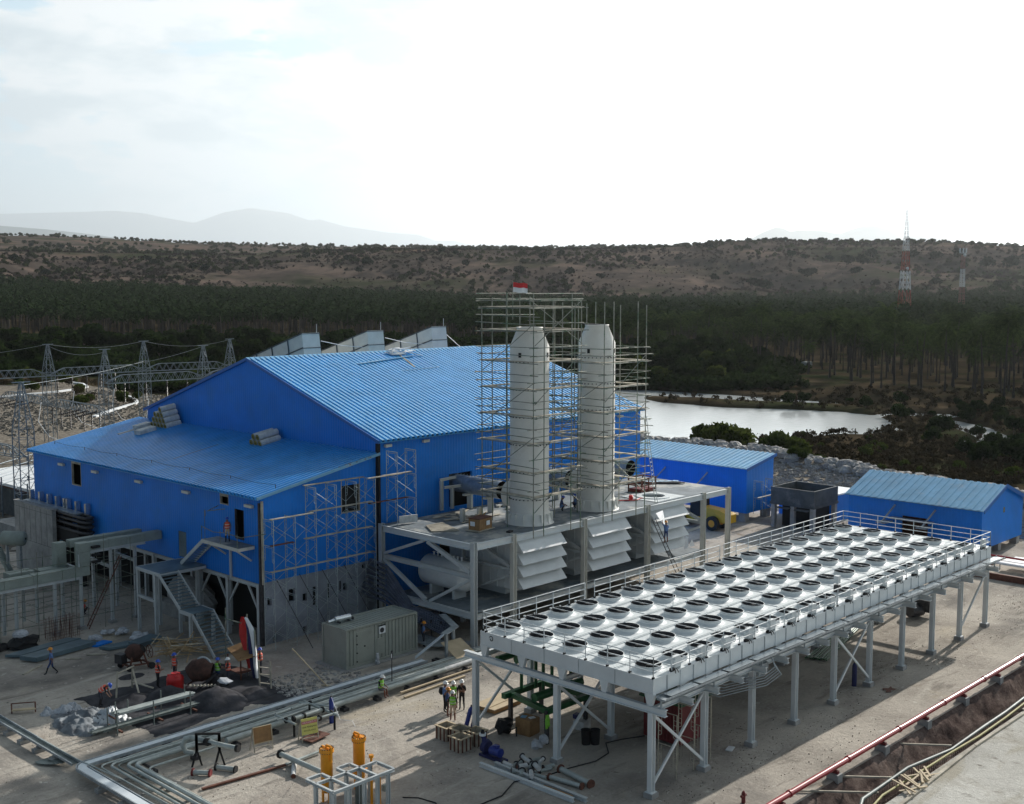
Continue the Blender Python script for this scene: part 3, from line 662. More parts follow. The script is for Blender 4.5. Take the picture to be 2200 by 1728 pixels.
# insulation rolls on the annex roof
def aroof(x): return AZ+(BZ-AZ)*(x-AX)/(GX-AX)+.06
def rolls(label, items, group):
    for (x, y, z, L_, r_, a) in items:
        t = thing('insulation_roll', (x, y, aroof(x)+z), label, 'insulation roll', group)
        mb = MB(); d = Vector((cos(a), sin(a), .17)) * (L_/2); c = Vector((x, y, aroof(x)+z+r_))
        mb.tube([c-d, c+d], r_, 12, caps=False); mb.build('wrap', M['insul'], t)
        mb = MB(); mb.tube([c-d*1.004, c-d*.99], r_*.8, 12); mb.tube([c-d*1.01, c-d*1.0041], r_*.3, 8, m=1); mb.build('wool_core', [M['wool'], M['black']], t)
rr = .27; it = []
for row, n in ((0, 5), (1, 4), (2, 3), (3,1)):
    for k in range(n): it.append((55.9, 95.6+k*.58+row*.29, row*.48, 1.5, rr, 0.0))
rolls('one of the white-wrapped wool rolls piled against the hall gable at the left', it, 'left pile of insulation rolls')
it = []
for row, n in ((0, 3), (1, 2)):
    for k in range(n): it.append((55.6, 80.2+k*.6+row*.3, row*.48, 1.9, rr, 0.0))
rolls('white-wrapped wool roll stacked at the foot of the gable above the middle roof', it, 'middle pile of insulation rolls')
def block(nm, x, y, d, a, lab, mt='insul'):
    mb = MB(); mb.cbox((x, y, aroof(x)+d[2]/2), d, a, ry=-.18); mb.build(nm, M[mt], None, lab, 'bundle')
block('insulation_bundle', 54.6, 98.6, (1.5,.8,.45), 0, 'white wrapped bundle lying alone left of the pile of wool rolls')
block('insulation_bundle', 53.6, 96.3, (1.7,.9,.5), 0, 'white wrapped bundle lying right before the pile of wool rolls')
block('thin_board', 53.0, 98.6, (1.6,.3,.18), 0, 'thin white board lying on the annex roof left of the bundle')
block('roof_plank', 52.6, 93.4, (1.7,.14,.06), 0, 'short brown plank on the annex roof near the left pile', 'rust')
block('roof_plank', 51.6, 84.6, (4.2,.3,.10), .02, 'long brown plank lying on the middle of the annex roof', 'rust')
block('loose_roof_sheet', 51.8, 94.6, (2.6,1.1,.03), 0, 'pale blue loose sheet lying on the annex roof below the rolls', 'lightblue_roof')
mb = MB()
for k in range(26):
    x = 52.4+R.random()*3.6; mb.cbox((x, 67.98+R.uniform(-.05,.5), aroof(x)+.05), (.35,.12,.05), R.uniform(-1,1))
mb.build('roof_debris', M['crate'], None, 'scraps of brown debris along the annex roof verge', 'debris')
# life line on the annex roof
ll = thing('roof_safety_line', (47.8, 85, 10.7), 'dark safety rope on short posts along the annex eave', 'safety line')
mb = MB(); ys = [68.6+ i*5.6 for i in range(7)]; pts = []
for y in ys: mb.tube([(48.0, y, aroof(48)-.05), (48.0, y, aroof(48)+.35)], .025, 6)
mb.build('post', M['dark_metal'], ll)
mb = MB(); pts = []
for i in range(len(ys)-1):
    for k in range(6): pts.append((48.0, ys[i]+(ys[i+1]-ys[i])*k/6, aroof(48)+.33-.12*sin(pi*k/6)))
pts.append((48.0, ys[-1], aroof(48)+.33)); mb.tube(pts, .012, 4); mb.build('rope', M['black'], ll)
# --- far blue buildings
fr = thing('blue_shed', (112.2, 49.5, 0), 'small blue shed with pale blue gabled roof at the right behind the cooler', 'building')
X0, X1, Y0_, Y1_, bz, ez, rz_, rx = 107.4, 117.2, 42.9, 56.2, .8, 4.62, 6.3, 112.25
mb = MB()
wallgrid(mb, 0, X0, X0+.15, Y0_+.15, Y1_-.15, bz, ez, [(48.0, 50.6, bz, 3.05)])
for y0, y1 in ((Y0_, Y0_+.15), (Y1_-.15, Y1_)): mb.prism([(X0, bz), (X0, ez), (rx, rz_-.06), (X1, ez), (X1, bz)], 1, y0, y1)
mb.box(X1-.15, X1, Y0_+.15, Y1_-.15, bz, ez); mb.build('wall', M['blue_wall'], fr)
mb = MB(); sl_ = (rz_-ez)/(rx-X0)
ribbed(mb, (X0-.35, Y0_-.3, ez-.35*sl_), (0,1,0), Y1_-Y0_+.6, (rx-X0+.35, 0, (rx-X0+.35)*sl_), .72, .07, flat=.5)
ribbed(mb, (X1+.35, Y0_-.3, ez-.35*sl_), (0,1,0), Y1_-Y0_+.6, (rx-X1-.35, 0, (rx-X0+.35)*sl_), .72, .07, flat=.5)
mb.build('roof', M['lightblue_roof'], fr)
mb = MB(); mb.bar((X0-.35, Y0_-.33, ez-.2), (rx, Y0_-.33, rz_-.05), .06, .34); mb.bar((X1+.35, Y0_-.33, ez-.2), (rx, Y0_-.33, rz_-.05), .06, .34); mb.build('verge', M['blue_trim'], fr)
mb = MB()
for yy, d in ((51.2, .0), (47.2, .0)):
    mb.bar((X0-.05, yy+.1, 4.0), (X0-1.5, yy+.75, 2.45), .12, .12); mb.box(X0-1.6, X0, yy+.3, yy+1.3, 2.3, 2.4)
mb.box(X0-.9, X0, 47.4, 51.6, 2.75, 2.85); mb.build('canopy', M['galv'], fr)
mb = MB(); mb.box(X0+.5, X1-.3, Y0_+.3, Y1_-.3, bz-.1, bz); mb.box(X0+3, X0+3.2, 46, 52, bz, 4); mb.build('dark_interior', M['rust'], fr)
for k, (x, y) in enumerate([(X0+.5, Y0_+.5), (X0+4.8, Y0_+.5), (X1-.5, Y0_+.5), (X0+.5, 49.5), (X0+.5, Y1_-.5), (X1-.5,Y1_-.5)]):
    mb = MB(); mb.box(x-.35, x+.35, y-.35, y+.35, -.05, bz-.02); mb.build('pier', M['concrete'], fr)
mb = MB(); mb.cbox((111.7+.8, Y0_-.01, 3.9), (.28,.04,.5)); mb.build('small_window', M['wool'], fr)
fl = thing('blue_lean_to', (109.5, 75, 0), 'blue shed with pale ribbed lean-to roof standing behind the louvred platform', 'building')
X0, X1, Y0_, Y1_, bz = 106.85, 112.1, 67.66, 85.0, 1.0
mb = MB(); mb.box(X0, X0+.15, Y0_+.15, Y1_, bz, 5.75)
mb.prism([(X0, bz), (X0, 5.75), (X1, 6.75), (X1, bz)], 1, Y0_, Y0_+.15); mb.box(X1-.15, X1, Y0_+.15, Y1_, bz, 6.7); mb.build('wall', M['blue_wall'], fl)
mb = MB(); ribbed(mb, (X0-.3, Y0_-.2, 5.8), (0,1,0), Y1_-Y0_+.4, (X1-X0+.6, 0, 1.06), .62, .07, flat=.5); mb.build('roof', M['lightblue_roof'], fl)
mb = MB(); mb.bar((X0-.3, Y0_-.22, 5.72), (X1+.3, Y0_-.22, 6.78), .06, .32); mb.build('verge', M['blue_trim'], fl)
mb = MB()
for yy in (78.2, 72.6): mb.bar((X0-.03, yy, 4.9), (X0-1.5, yy+1.1, 2.9), .12)
mb.build('strut', M['galv'], fl)
for x, y in ((X0+.5, Y0_+.6), (X1-.5, Y0_+.6), (X0+.5, 74), (X0+.5, 80)):
    mb = MB(); mb.box(x-.4, x+.4, y-.4, y+.4, -.05, bz-.02); mb.build('pier', M['concrete'], fl)
# pale low roof between the two sheds
lw = thing('low_white_shed', (117, 62, 0), 'low shed with a flat white roof behind the concrete frame', 'building')
mb = MB(); mb.box(114, 118, 61, 68, 0, 2.9); mb.build('wall', M['blue_wall'], lw)
mb = MB(); mb.box(113.7, 118.3, 60.7, 68.3, 2.9, 3.05); mb.build('roof', M['white'], lw)
# --- concrete pump house frame
ch = thing('concrete_basin', (109.5, 62.3, 0), 'unfinished dark concrete basin raised on columns between the blue sheds', 'concrete structure')
X0, X1, Y0_, Y1_ = 107.0, 111.9, 59.8, 64.8
mb = MB(); t = .2
mb.box(X0, X0+t, Y0_, Y1_, 2.7, 4.25); mb.box(X1-t, X1, Y0_, Y1_, 2.7, 4.25); mb.box(X0+t, X1-t, Y0_, Y0_+t, 2.7, 4.25); mb.box(X0+t, X1-t, Y1_-t, Y1_, 2.7, 4.25); mb.box(X0+t, X1-t, Y0_+t, Y1_-t, 2.75, 2.95)
mb.box(X0-.06, X1+.06, Y0_-.06, Y1_+.06, 2.45, 2.7); mb.build('basin', M['dark_concrete'], ch)
for x in (X0+.25, X1-.25):
    for y in (Y0_+.25, (Y0_+Y1_)/2, Y1_-.25):
        mb = MB(); mb.box(x-.22, x+.22, y-.22, y+.22, 0, 2.45); mb.build('column', M['concrete'], ch)
mb = MB(); mb.box(X0+1.5, X1-.6, Y0_+.6, Y1_-.5, 0, 2.4); mb.build('dark_interior', M['hole'], ch)
mb = MB(); mb.box(X0-.7, X0-.06, Y0_+.4, Y0_+1.9, 2.2, 2.3); mb.box(X0-.7, X0-.06, Y0_+2.6, Y0_+4.1, 2.2, 2.3); mb.build('canopy', M['dark_concrete'], ch)
# --- exhaust housings rising behind the hall ridge
for i, (x0, x1, yy, z1, lab) in enumerate([(76.0, 78.25, 103.3, 20.0, 'leftmost'), (84.5, 86.8, 102.8, 20.05, 'middle'), (93.6, 95.9, 102.2, 20.3, 'rightmost')]):
    t = thing('exhaust_housing', ((x0+x1)/2, yy+5, 0), f'{lab} of the three sloping grey exhaust housings behind the hall ridge', 'exhaust housing', 'sloping exhaust housings')
    x0b = x0+.45; x1b = x1+.45
    def yz(f, low=0): return (yy+f*21, z1-f*6.3-low)
    mb = MB(); vs = []
    for f in (0, 1):
        y, z = yz(f); vs += [(x0, y, z), (x1, y, z), (x1b, y+.0, z-4.2), (x0b, y+.0, z-4.2)]
    mb.add(vs, [(0,3,2,1),(4,5,6,7),(0,1,5,4),(1,2,6,5),(2,3,7,6),(3,0,4,7)]); mb.build('casing', M['cream_steel'], t)
    mb = MB()
    for f in (.12, .26, .40, .54, .68, .82):
        y, z = yz(f); mb.bar((x0-.03, y, z), (x0b-.03, y, z-4.2), .05, .22); 
    for dz in (.05, 1.55): mb.bar((x0-.05+dz*.1, *yz(0, dz)), (x0-.05+dz*.1, *yz(1, dz)), .08, .12)
    for dz in (.08, 1.6, 2.9): mb.bar((x0+dz*.1-.05, yy-.04, z1-dz), (x1+dz*.1+.05, yy-.04, z1-dz), .06, .07)
    mb.build('stiffener', M['dark_concrete'], t)
    mb = MB()
    for f in (.27, .55): 
        y, z = yz(f, 1.7); mb.bar((x0-.0, y, z), (x0+.2, y+.1, z-2.2), .16, .45)
    mb.build('black_gap', M['black'], t)
    mb = MB()
    for f in (0, .15, .35, .55, .75, 1): mb.tube([(x0b, yz(f)[0], 0), (x0b, yz(f)[0], yz(f)[1]-4.1)], .12, 6)
    mb.tube([(x1-.1, yy+.3, z1), (x1-.1, yy+.3, z1+.9)], .03, 6); mb.build('post', M['steel'], t)
mb = MB()
for (a, b) in (((78.4, 103.2, 19.1), (84.4, 103.5, 18.2)), ((86.9, 102.6, 19.2), (93.5, 103.5, 18.2)), ((96, 102.2, 19.3), (102, 104.5, 16.8))):
    mb.tube([a, tuple((a[i]+b[i])/2-(.15 if i == 2 else 0) for i in range(3)), b], .035, 6)
mb.build('stay_cable', M['white'], None, 'thin pale stay ropes strung between the exhaust housings', 'rope')
# ---------------------------------------------------------------- louvred platform with two chimneys
PX0, PX1, PY0, PY1, PZ = 56.4, 87.85, 57.42, 67.2, 7.35
pl = thing('steel_platform', (72, 62, 0), 'grey steel platform on tall columns carrying the two white chimneys', 'platform')
mb = MB(); HXc, HYc = 79.7, 59.6; hr = .95
# deck with a round manhole
def deck_with_hole(mb, x0, x1, y0, y1, z0, z1, cx, cy, r, m=0):
    n = 32; ring = [(cx+r*cos(2*pi*k/n), cy+r*sin(2*pi*k/n)) for k in range(n)]
    def sq(a):
        c, s_ = cos(a), sin(a); k = 1/max(abs(c), abs(s_)); return (cx+1.6*k*c, cy+1.6*k*s_)
    out = [sq(2*pi*k/n) for k in range(n)]
    for z, fl_ in ((z1, 0), (z0, 1)):
        for k in range(n):
            k2 = (k+1) % n; q = [(*ring[k], z), (*out[k], z), (*out[k2], z), (*ring[k2], z)]; mb.poly(q[::-1] if fl_ else q, m)
    for k in range(n): k2 = (k+1) % n; mb.poly([(*ring[k], z0), (*ring[k], z1), (*ring[k2], z1), (*ring[k2], z0)], m)
    a, b, c, d = cx-1.6, cx+1.6, cy-1.6, cy+1.6
    for (p, q, r_, s_) in ((x0, a, y0, y1), (b, x1, y0, y1), (a, b, y0, c), (a, b, d, y1)): mb.box(p, q, r_, s_, z0, z1, m)
deck_with_hole(mb, PX0+.12, PX1-.12, PY0+.14, PY1, PZ-.14, PZ-.02, HXc, HYc, hr); mb.build('deck', M['deck'], pl)
mb = MB()
for r0, z in ((1.5, 0),):
    n = 28
    vs = [(HXc+a*cos(2*pi*k/n), HYc+a*sin(2*pi*k/n), zz_) for a, zz_ in ((1.5, PZ), (1.5, PZ+.1), (1.0, PZ+.1), (1.0, PZ-.7)) for k in range(n)]
    mb.add(vs, [(i*n+k, i*n+(k+1)%n, (i+1)*n+(k+1)%n, (i+1)*n+k) for i in range(3) for k in range(n)])
mb.box(HXc-2.0, HXc+2.0, HYc-1.9, HYc+1.9, PZ-.01, PZ+.02); 
mb2 = MB(); deck_with_hole(mb2, HXc-2, HXc+2, HYc-1.9, HYc+1.9, PZ-.015, PZ+.03, HXc, HYc, 1.05)
mb3 = MB(); mb3.v, mb3.f, mb3.m, mb3.sm = mb2.v, mb2.f, mb2.m, mb2.sm
mb3.add(vs, [(i*n+k, i*n+(k+1)%n, (i+1)*n+(k+1)%n, (i+1)*n+k) for i in range(3) for k in range(n)]); mb3.build('manhole_rim', M['white_steel'], pl)
cols = [56.4, 60.36, 68.16, 76.1, 83.94, 87.75]
for x in cols:
    for y in (PY0, PY1):
        if y == PY1 and x > 60: continue
        mb = MB(); mb.ibeam((x, y, -.1), (x, y, PZ+.05), .36, .36, .04, up=(1,0,0)); mb.box(x-.3, x+.3, y-.3, y+.3, 0, .08); mb.build('column', M['cream_steel'] if x > 60 else M['steel'], pl)
for x in (60.36, 68.16, 76.1, 83.94, 87.75):
    mb = MB(); mb.ibeam((x, 62.6, 0), (x, 62.6, PZ-.5), .3, .3, .03, up=(1,0,0)); mb.build('column', M['steel'], pl)
def beam(p, q, w=.3, h=.45, nm='beam', mt='steel'):
    mb = MB(); mb.ibeam(p, q, w, h, .03); mb.build(nm, M[mt], pl)
for a, b in zip(cols[:-1], cols[1:]): beam((a+.19, PY0, PZ-.28), (b-.19, PY0, PZ-.28), mt='white_steel')
beam((PX0, PY0+.19, PZ-.28), (PX0, PY1-.19, PZ-.28), mt='white_steel'); beam((PX1-.1, PY0+.19, PZ-.28), (PX1-.1, PY1, PZ-.28), mt='white_steel')
beam((PX0, PY0+.19, 4.98), (PX0, PY1-.19, 4.98), .34, .34); beam((PX0, PY0+.19, 2.2), (PX0, PY1-.19, 2.2), .3, .42)
for x in cols[1:]: beam((x, PY0+.2, PZ-.4), (x, PY1, PZ-.4), .22, .4)
def brace(p, q, w=.2): mb = MB(); mb.bar(p, q, w, w); mb.build('brace', M['steel'], pl)
ym = (PY0+PY1)/2
brace((PX0, PY1-.3, 5.2), (PX0, ym+.2, PZ-.55)); brace((PX0, PY0+.3, 5.25), (PX0, ym-.2, PZ-.55), .26)
brace((PX0, PY1-.3, 4.75), (PX0, ym+.1, 2.5), .24); brace((PX0, PY0+.3, 4.75), (PX0, ym-.4, 2.5), .2)
for x in (60.36, 68.16, 76.1, 83.94):
    brace((x, PY0+.3, 5.0), (x, 62.4, PZ-.6), .22); brace((x, PY0+.3, 4.4), (x, 62.4, 2.4), .18); beam((x, PY0+.2, 4.8), (x, 62.5, 4.8), .25, .25)
mb = MB(); mb.box(PX0+.2, 84, PY0+.2, PY1-1.5, 2.3, 2.42); mb.build('lower_deck', M['deck'], pl)
beam((PX0+.2, PY0, 2.1), (60.2, PY0, 2.1), .25, .35); beam((60.6, PY0, 2.1), (83.7, PY0, 2.1), .25, .35)
# near-black sheet standing in for the shade deep in the bays
mb = MB(); mb.box(60.6, 83.6, 65.2, 65.4, 0, PZ-.4); mb.build('bay_shade_sheet', M['hole'], pl)
# louvred intake boxes
for i, (xa, xb) in enumerate(((60.9, 65.6), (68.65, 73.35), (76.5, 81.2))):
    side = ('leftmost', 'middle', 'rightmost')[i]
    t = thing('louvred_intake', ((xa+xb)/2, 60, 2.4), f'{side} white intake with four slanting louvre blades under the platform', 'louvred intake', 'louvred intakes')
    mb = MB(); mb.box(xa, xb, PY0+.28, 64.6, 3.15, PZ-.2)
    for k in range(6): mb.box(xa-.04, xa, PY0+.6+k*.75, PY0+.68+k*.75, 3.15, PZ-.4)
    mb.box(xa+.8, xb-.8, 59.5, 63.5, 2.42, 3.15); mb.build('casing', M['white_steel'], t)
    for k in range(4):
        zt = PZ-.5-k*.88; y0 = PY0+.26; dz = .86; dy = .74
        mb = MB(); th = .02
        vs = [(xa-.02, y0, zt), (xb+.02, y0, zt), (xb+.02, y0-dy, zt-dz), (xa-.02, y0-dy, zt-dz)]
        mb.add(vs+[(a, b-th, c+th) for a, b, c in vs], [(0,1,2,3),(4,7,6,5),(0,4,5,1),(1,5,6,2),(2,6,7,3),(3,7,4,0)])
        for xs in (xa-.02, xb+.0): mb.prism([(y0-.005, zt-.005), (y0-dy+.01, zt-dz+.01), (y0-.005, zt-dz-.02)], 0, xs, xs+.02)
        mb.build('louvre_blade', M['white_steel'], t)
    if i == 2:
        mb = MB(); y0 = PY0-.5
        mb.add([(xa, y0-.02, PZ-.62), (xa+1.1, y0+.1, PZ-.55), (xa+.75, y0-.35, PZ-1.15), (xa+.4, y0-.65, PZ-1.55), (xa+.05, y0-.4, PZ-1.1)], [(0,1,2,3,4)])
        mb.add([(xb-1.3, y0-.4, 3.3), (xb-.9, y0-.3, 4.3), (xb-.7, y0-.42, 4.2), (xb-.95, y0-.6, 3.4)], [(0,1,2,3)])
        mb.add([(xb-.8, y0-.5, 3.4), (xb-.3, y0-.5, 4.0), (xb+.0, y0-.6, 3.4)], [(0,1,2)]); mb.build('peeling_film', M['white'], t)
# chimneys
def chimney(cx, cy, label, rtop, covered):
    t = thing('chimney', (cx, cy, PZ), label, 'chimney', 'white chimneys on the platform'); r = 1.46
    mb = MB(); mb.lathe((cx, cy, 0), [(1.86, PZ), (1.80, PZ+.06), (1.52, PZ+.82), (r, PZ+.84)], 40, smooth=False)
    for k in range(16):
        a = 2*pi*k/16+.1; mb.cbox((cx+1.62*cos(a), cy+1.62*sin(a), PZ+.42), (.36,.03,.72), a, ry=0)
    mb.build('skirt', M['chimney'], t)
    mb = MB(); prof = [(r, PZ+.84)]; z = PZ+.84; fl = []
    k = 0
    while z < 19.0:
        z2 = min(z+1.02+.0*k, 19.6); prof += [(r, z2)]; fl.append(z2); z = z2; k += 1
    prof += [(r, 20.55), (rtop, 21.88), (rtop+.05, 21.9), (rtop+.05, 21.97)]
    prof += [(rtop-.05, 21.97), (rtop-.05, 21.2)]
    mb.lathe((cx, cy, 0), prof, 48); mb.disc((cx, cy, 21.25), rtop-.05, 30, 1); mb.build('shell', [M['chimney'], M['hole']], t)
    for j, zf in enumerate(fl[1::2] if False else fl):
        mb = MB(); mb.lathe((cx, cy, zf), [(r, -.03), (r+.025, -.03), (r+.025, .03), (r, .03)], 48)
        if j % 2 == 0:
            for k in range(30):
                a = 2*pi*k/30+.05; mb.cbox((cx+(r+.05)*cos(a), cy+(r+.05)*sin(a), zf+.02), (.11,.075,.07), a, 1)
        mb.build('flange', [M['chimney'], M['dark_metal']], t)
    mb = MB(); mb.tube([(cx, cy+1.2, 9.3), (cx, cy+2.0, 9.3)], 1.02, 24); mb.tube([(cx, cy+1.98, 9.3), (cx, cy+2.02, 9.3)], 1.0, 24, 1); mb.build('nozzle', [M['chimney'], M['hole']], t)
    for a in (-2.9, -1.25): 
        mb = MB(); mb.cbox((cx+r*cos(a), cy+r*sin(a), 19.95), (.06, .22, .34), a, 0); mb.build('hatch', M['black'], t)
    if covered:
        mb = MB(); mb.cbox((cx-.35, cy+.3, 22.0), (.75,1.2,.05), .3); mb.build('cap_sheet', M['black'], t)
    return t
chimney(64.6, 59.8, 'white chimney at the left, inside scaffolding that carries the red and white flag', .92, False)
chimney(72.4, 59.8, 'white chimney at the right, standing higher than its half-built scaffolding', .90, True)
# gas ducts from the hall
for i, (x, ye, lab) in enumerate([(65.3, 63.3, 'leftmost grey round duct coming out of the hall towards the left chimney'), (73.1, 63.1, 'grey round duct seen between the two chimneys'), (81.0, 63.0, 'grey round open duct right of the right chimney')]):
    t = thing('exhaust_duct', (x, 66, PZ), lab, 'duct', 'round ducts on the platform')
    mb = MB(); mb.tube([(x, 68.9, 9.25), (x, ye, 9.25)], .7, 24, caps=False); mb.build('duct_pipe', M['duct'], t)
    mb = MB(); mb.tube([(x, ye+.02, 9.25), (x, ye+2.5, 9.25)], .685, 24, caps=False); mb.tube([(x, ye+2.4, 9.25), (x, ye+2.5, 9.25)], .68, 24); mb.build('dark_bore', M['hole'], t)
    mb = MB()
    for y in (64.6, 66.9): mb.bar((x, y, PZ), (x-.0, y, 8.6), .5, .18); mb.box(x-.7, x+.7, y-.15, y+.15, 8.45, 8.6)
    mb.build('saddle', M['cream_steel'], t)
    mb = MB()
    for k in range(14): mb.tube([(x-.75, ye+.4+k*.36, 9.9+.06*sin(k*2)), (x-.2, ye+.4+k*.36, 10.1)], .02, 5)
    mb.build('strap', M['galv'], t)
gp = thing('pipe_gantry', (63.8, 67.8, PZ), 'small white goalpost frame against the hall left of the round duct', 'pipe support')
mb = MB(); mb.ibeam((63.15, 67.9, PZ), (63.15, 67.9, 9.7), .22, .22, up=(1,0,0)); mb.build('post', M['cream_steel'], gp)
mb = MB(); mb.ibeam((64.3, 67.9, PZ), (64.3, 67.9, 9.0), .22, .22, up=(1,0,0)); mb.build('post', M['cream_steel'], gp)
mb = MB(); mb.ibeam((63.0, 67.9, 9.78), (64.7, 67.9, 9.85), .2, .2); mb.ibeam((63.2, 67.6, 9.2), (64.9, 67.2, 9.25), .2, .2); mb.build('crossbeam', M['cream_steel'], gp)
# --- tube scaffolds
def scaffold(cx0, cx1, cy0, cy1, levels, ztop, label, toppers, rnd, grp):
    t = thing('tube_scaffold', ((cx0+cx1)/2, (cy0+cy1)/2, PZ), label, 'scaffold', grp)
    def pole(x, y, z0, z1, r=.042):
        mb = MB(); mb.tube([(x, y, z0), (x+rnd.uniform(-.04,.04), y, z1)], r, 5); mb.build('standard', M['scaf'], t)
    xm = (cx0+cx1)/2; ym_ = (cy0+cy1)/2
    P_ = [(cx0,cy0),(cx1,cy0),(cx0,cy1),(cx1,cy1),(xm,cy1),(cx0,ym_),(cx1,ym_),(cx0+1.1,cy0),(cx0+1.1,cy1),(cx1-1.1,cy1),(cx1-1.1,cy0+.0)]
    for i, (x, y) in enumerate(P_):
        zt = ztop[i % len(ztop)]; pole(x, y, PZ-.45 if y == cy0 else PZ, zt)
    lv = []
    for zf in levels: lv += [zf, zf+.55, zf+1.1]
    lv = [z for z in lv if z < max(ztop)]
    cnt = 0
    for z in lv:
        for side in range(4):
            if rnd.random() < .06: continue
            j = rnd.uniform(-.07,.07); e0 = rnd.uniform(.15,.75); e1 = rnd.uniform(.15,.75); o = .06
            mb = MB()
            if side == 0: mb.tube([(cx0-e0, cy0-o, z+j), (cx1+e1, cy0-o, z+j*.2)], .031, 5)
            if side == 1: mb.tube([(cx0-o, cy0-e0, z+j), (cx0-o, cy1+e1, z-j)], .031, 5)
            if side == 2: mb.tube([(cx0-e0, cy1+o, z+j), (cx1+e1, cy1+o, z-j)], .031, 5)
            if side == 3: mb.tube([(cx1+o, cy0-e0, z+j), (cx1+o, cy1+e1, z-j)], .031, 5)
            mb.build('ledger', M['scaf'], t)
    for k, zf in enumerate(levels):
        for side in range(4):
            mb = MB(); w = .42; j = rnd.uniform(0,.3)
            if side == 0: mb.box(cx0-.1+j, cx1+.35, cy0+.02, cy0+w, zf+.04, zf+.10)
            if side == 1: mb.box(cx0+.02, cx0+w, cy0+w+.05, cy1+.3-j, zf+.045, zf+.105)
            if side == 2: mb.box(cx0+w+.05, cx1-j, cy1-w, cy1-.02, zf+.05, zf+.11)
            if side == 3: mb.box(cx1-w, cx1-.02, cy0+w+.05, cy1-w-.05, zf+.055, zf+.115)
            mb.build('plank', M['plank'], t)
    n = len(levels)
    for k in range(0, n-1):
        z0, z1 = levels[k], levels[k+1]
        mb = MB()
        if k % 2 == 0: mb.tube([(cx0, cy0-.1, z0-1.0), (cx1, cy0-.1, z1+.6)], .03, 5)
        else: mb.tube([(cx0-.1, cy1, z0-.8), (cx0-.1, cy0, z1+.5)], .03, 5)
        if k % 3 == 0: mb.tube([(cx1+.1, cy0, z0-1), (cx1+.1, cy1, z1+.5)], .03, 5)
        mb.build('brace', M['scaf'], t)
    return t
rs = random.Random(3)
sc1 = scaffold(62.0, 67.2, 57.0, 62.2, [9.75, 11.5, 13.65, 15.6, 17.55, 19.5, 21.75, 23.4], [24.5, 23.9, 23.5, 24.2, 24.4], 'tube scaffold with plank decks around the left chimney, rising above its top', None, rs, 'tube scaffolds')
for z in (24.05, 24.45):
    for (a, b) in (((61.2, 57.0), (67.4, 57.0)), ((61.4, 62.2), (67.4, 62.2))):
        mb = MB(); mb.tube([(*a, z), (*b, z)], .031, 5); mb.build('ledger', M['scaf'], sc1)
sc2 = scaffold(69.9, 75.1, 57.0, 62.2, [9.6, 11.5, 13.4, 15.3, 17.2, 19.1], [23.8, 23.5, 23.8, 23.7, 23.6], 'tube scaffold with bare poles sticking up around the right chimney', None, rs, 'tube scaffolds')
ld = thing('scaffold_ladder', (78, 59.2, PZ), 'tall narrow ladder leaning up beside the right scaffold', 'ladder')
mb = MB()
a, b = Vector((75.7, 57.6, 14.6)), Vector((77.1, 57.4, PZ)); 
for o in (Vector((0,0,0)), Vector((.42,.1,0))): mb.tube([a+o, b+o], .03, 5)
mb.build('stile', M['scaf_light'], ld)
mb = MB()
for k in range(22): p = a+(b-a)*(k+.5)/22; mb.tube([p, p+Vector((.42,.1,0))], .02, 5)
mb.build('rung', M['scaf_light'], ld)
fg = thing('flag', (62.05, 57.6, 23.5), 'red over white flag flying on a pole above the left scaffold', 'flag')
mb = MB(); mb.tube([(61.95, 59.0, 22.6), (61.95, 59.0, 25.35)], .03, 6); mb.build('flagpole', M['scaf'], fg)
def cloth(mb, z0, z1, m):
    n = 14; vs = []
    for i in range(n+1):
        u = i/n; x = 61.98+.75*u; y = 59.0-.75*u+.06*sin(u*9); sag = -.07*u+.02*sin(u*11)
        vs += [(x, y, z0+sag), (x, y+.012*sin(u*7), z1+sag)]
    mb.add(vs, [(2*i, 2*i+2, 2*i+3, 2*i+1) for i in range(n)], m, True)
mb = MB(); cloth(mb, 24.90, 25.25, 0); mb.build('red_band', M['red'], fg)
mb = MB(); cloth(mb, 24.55, 24.90, 0); mb.build('white_band', M['white'], fg)
# --- things on the deck
cr = thing('wooden_crate', (60.2, 60.3, PZ), 'brown wooden crate with white papers on the left end of the platform', 'crate')
cc = (60.0, 60.4)
mb = MB(); mb.cbox((*cc, PZ+.5), (1.5,.95,.8), .15)
for s_ in (-.7, -.2, .3, .7): mb.cbox((cc[0]+s_*cos(.15), cc[1]+s_*sin(.15), PZ+.5), (.09, 1.0, .84), .15)
mb.build('box', M['crate'], cr)
mb = MB(); mb.cbox((*cc, PZ+.93), (1.6,1.05,.06), .15); mb.build('lid', M['rust'], cr)
mb = MB(); mb.cbox((cc[0]-.81, cc[1]-.02, PZ+.55), (.02,.4,.32), .15); mb.cbox((cc[0]+.3, cc[1]-.5, PZ+.55), (.4,.03,.32), .15); mb.build('paper', M['white'], cr)
mb = MB(); mb.cbox((*cc, PZ+.06), (2.1,1.1,.06), .15); mb.build('pallet', M['plank'], cr)
mb = MB(); c = Vector((57.6, 65.2, PZ)); mb.cbox((57.9, 65.9, PZ+.35), (1.5,.1,.55), -.25); mb.build('leaning_sheet', M['insul'], None, 'pale panel leaning at the platform corner by the hall', 'panel')
mb = MB()
for k in range(12): mb.bar((57.0+.1*k, 62.4-.12*k+k*.28, PZ+.05), (58.6+.1*k, 61.2+k*.26, PZ+.06), .14, .05)
mb.build('plank_pile', M['plank'], None, 'spread of pale planks on the deck left of the crate', 'planks')
mb = MB()
for k in range(26): x = R.uniform(61, 64.5); y = R.uniform(63, 67); mb.cbox((x, y, PZ+.03+.01*k*.1), (R.uniform(.5,2),R.uniform(.15,.5),.03), R.uniform(-.6,.6))
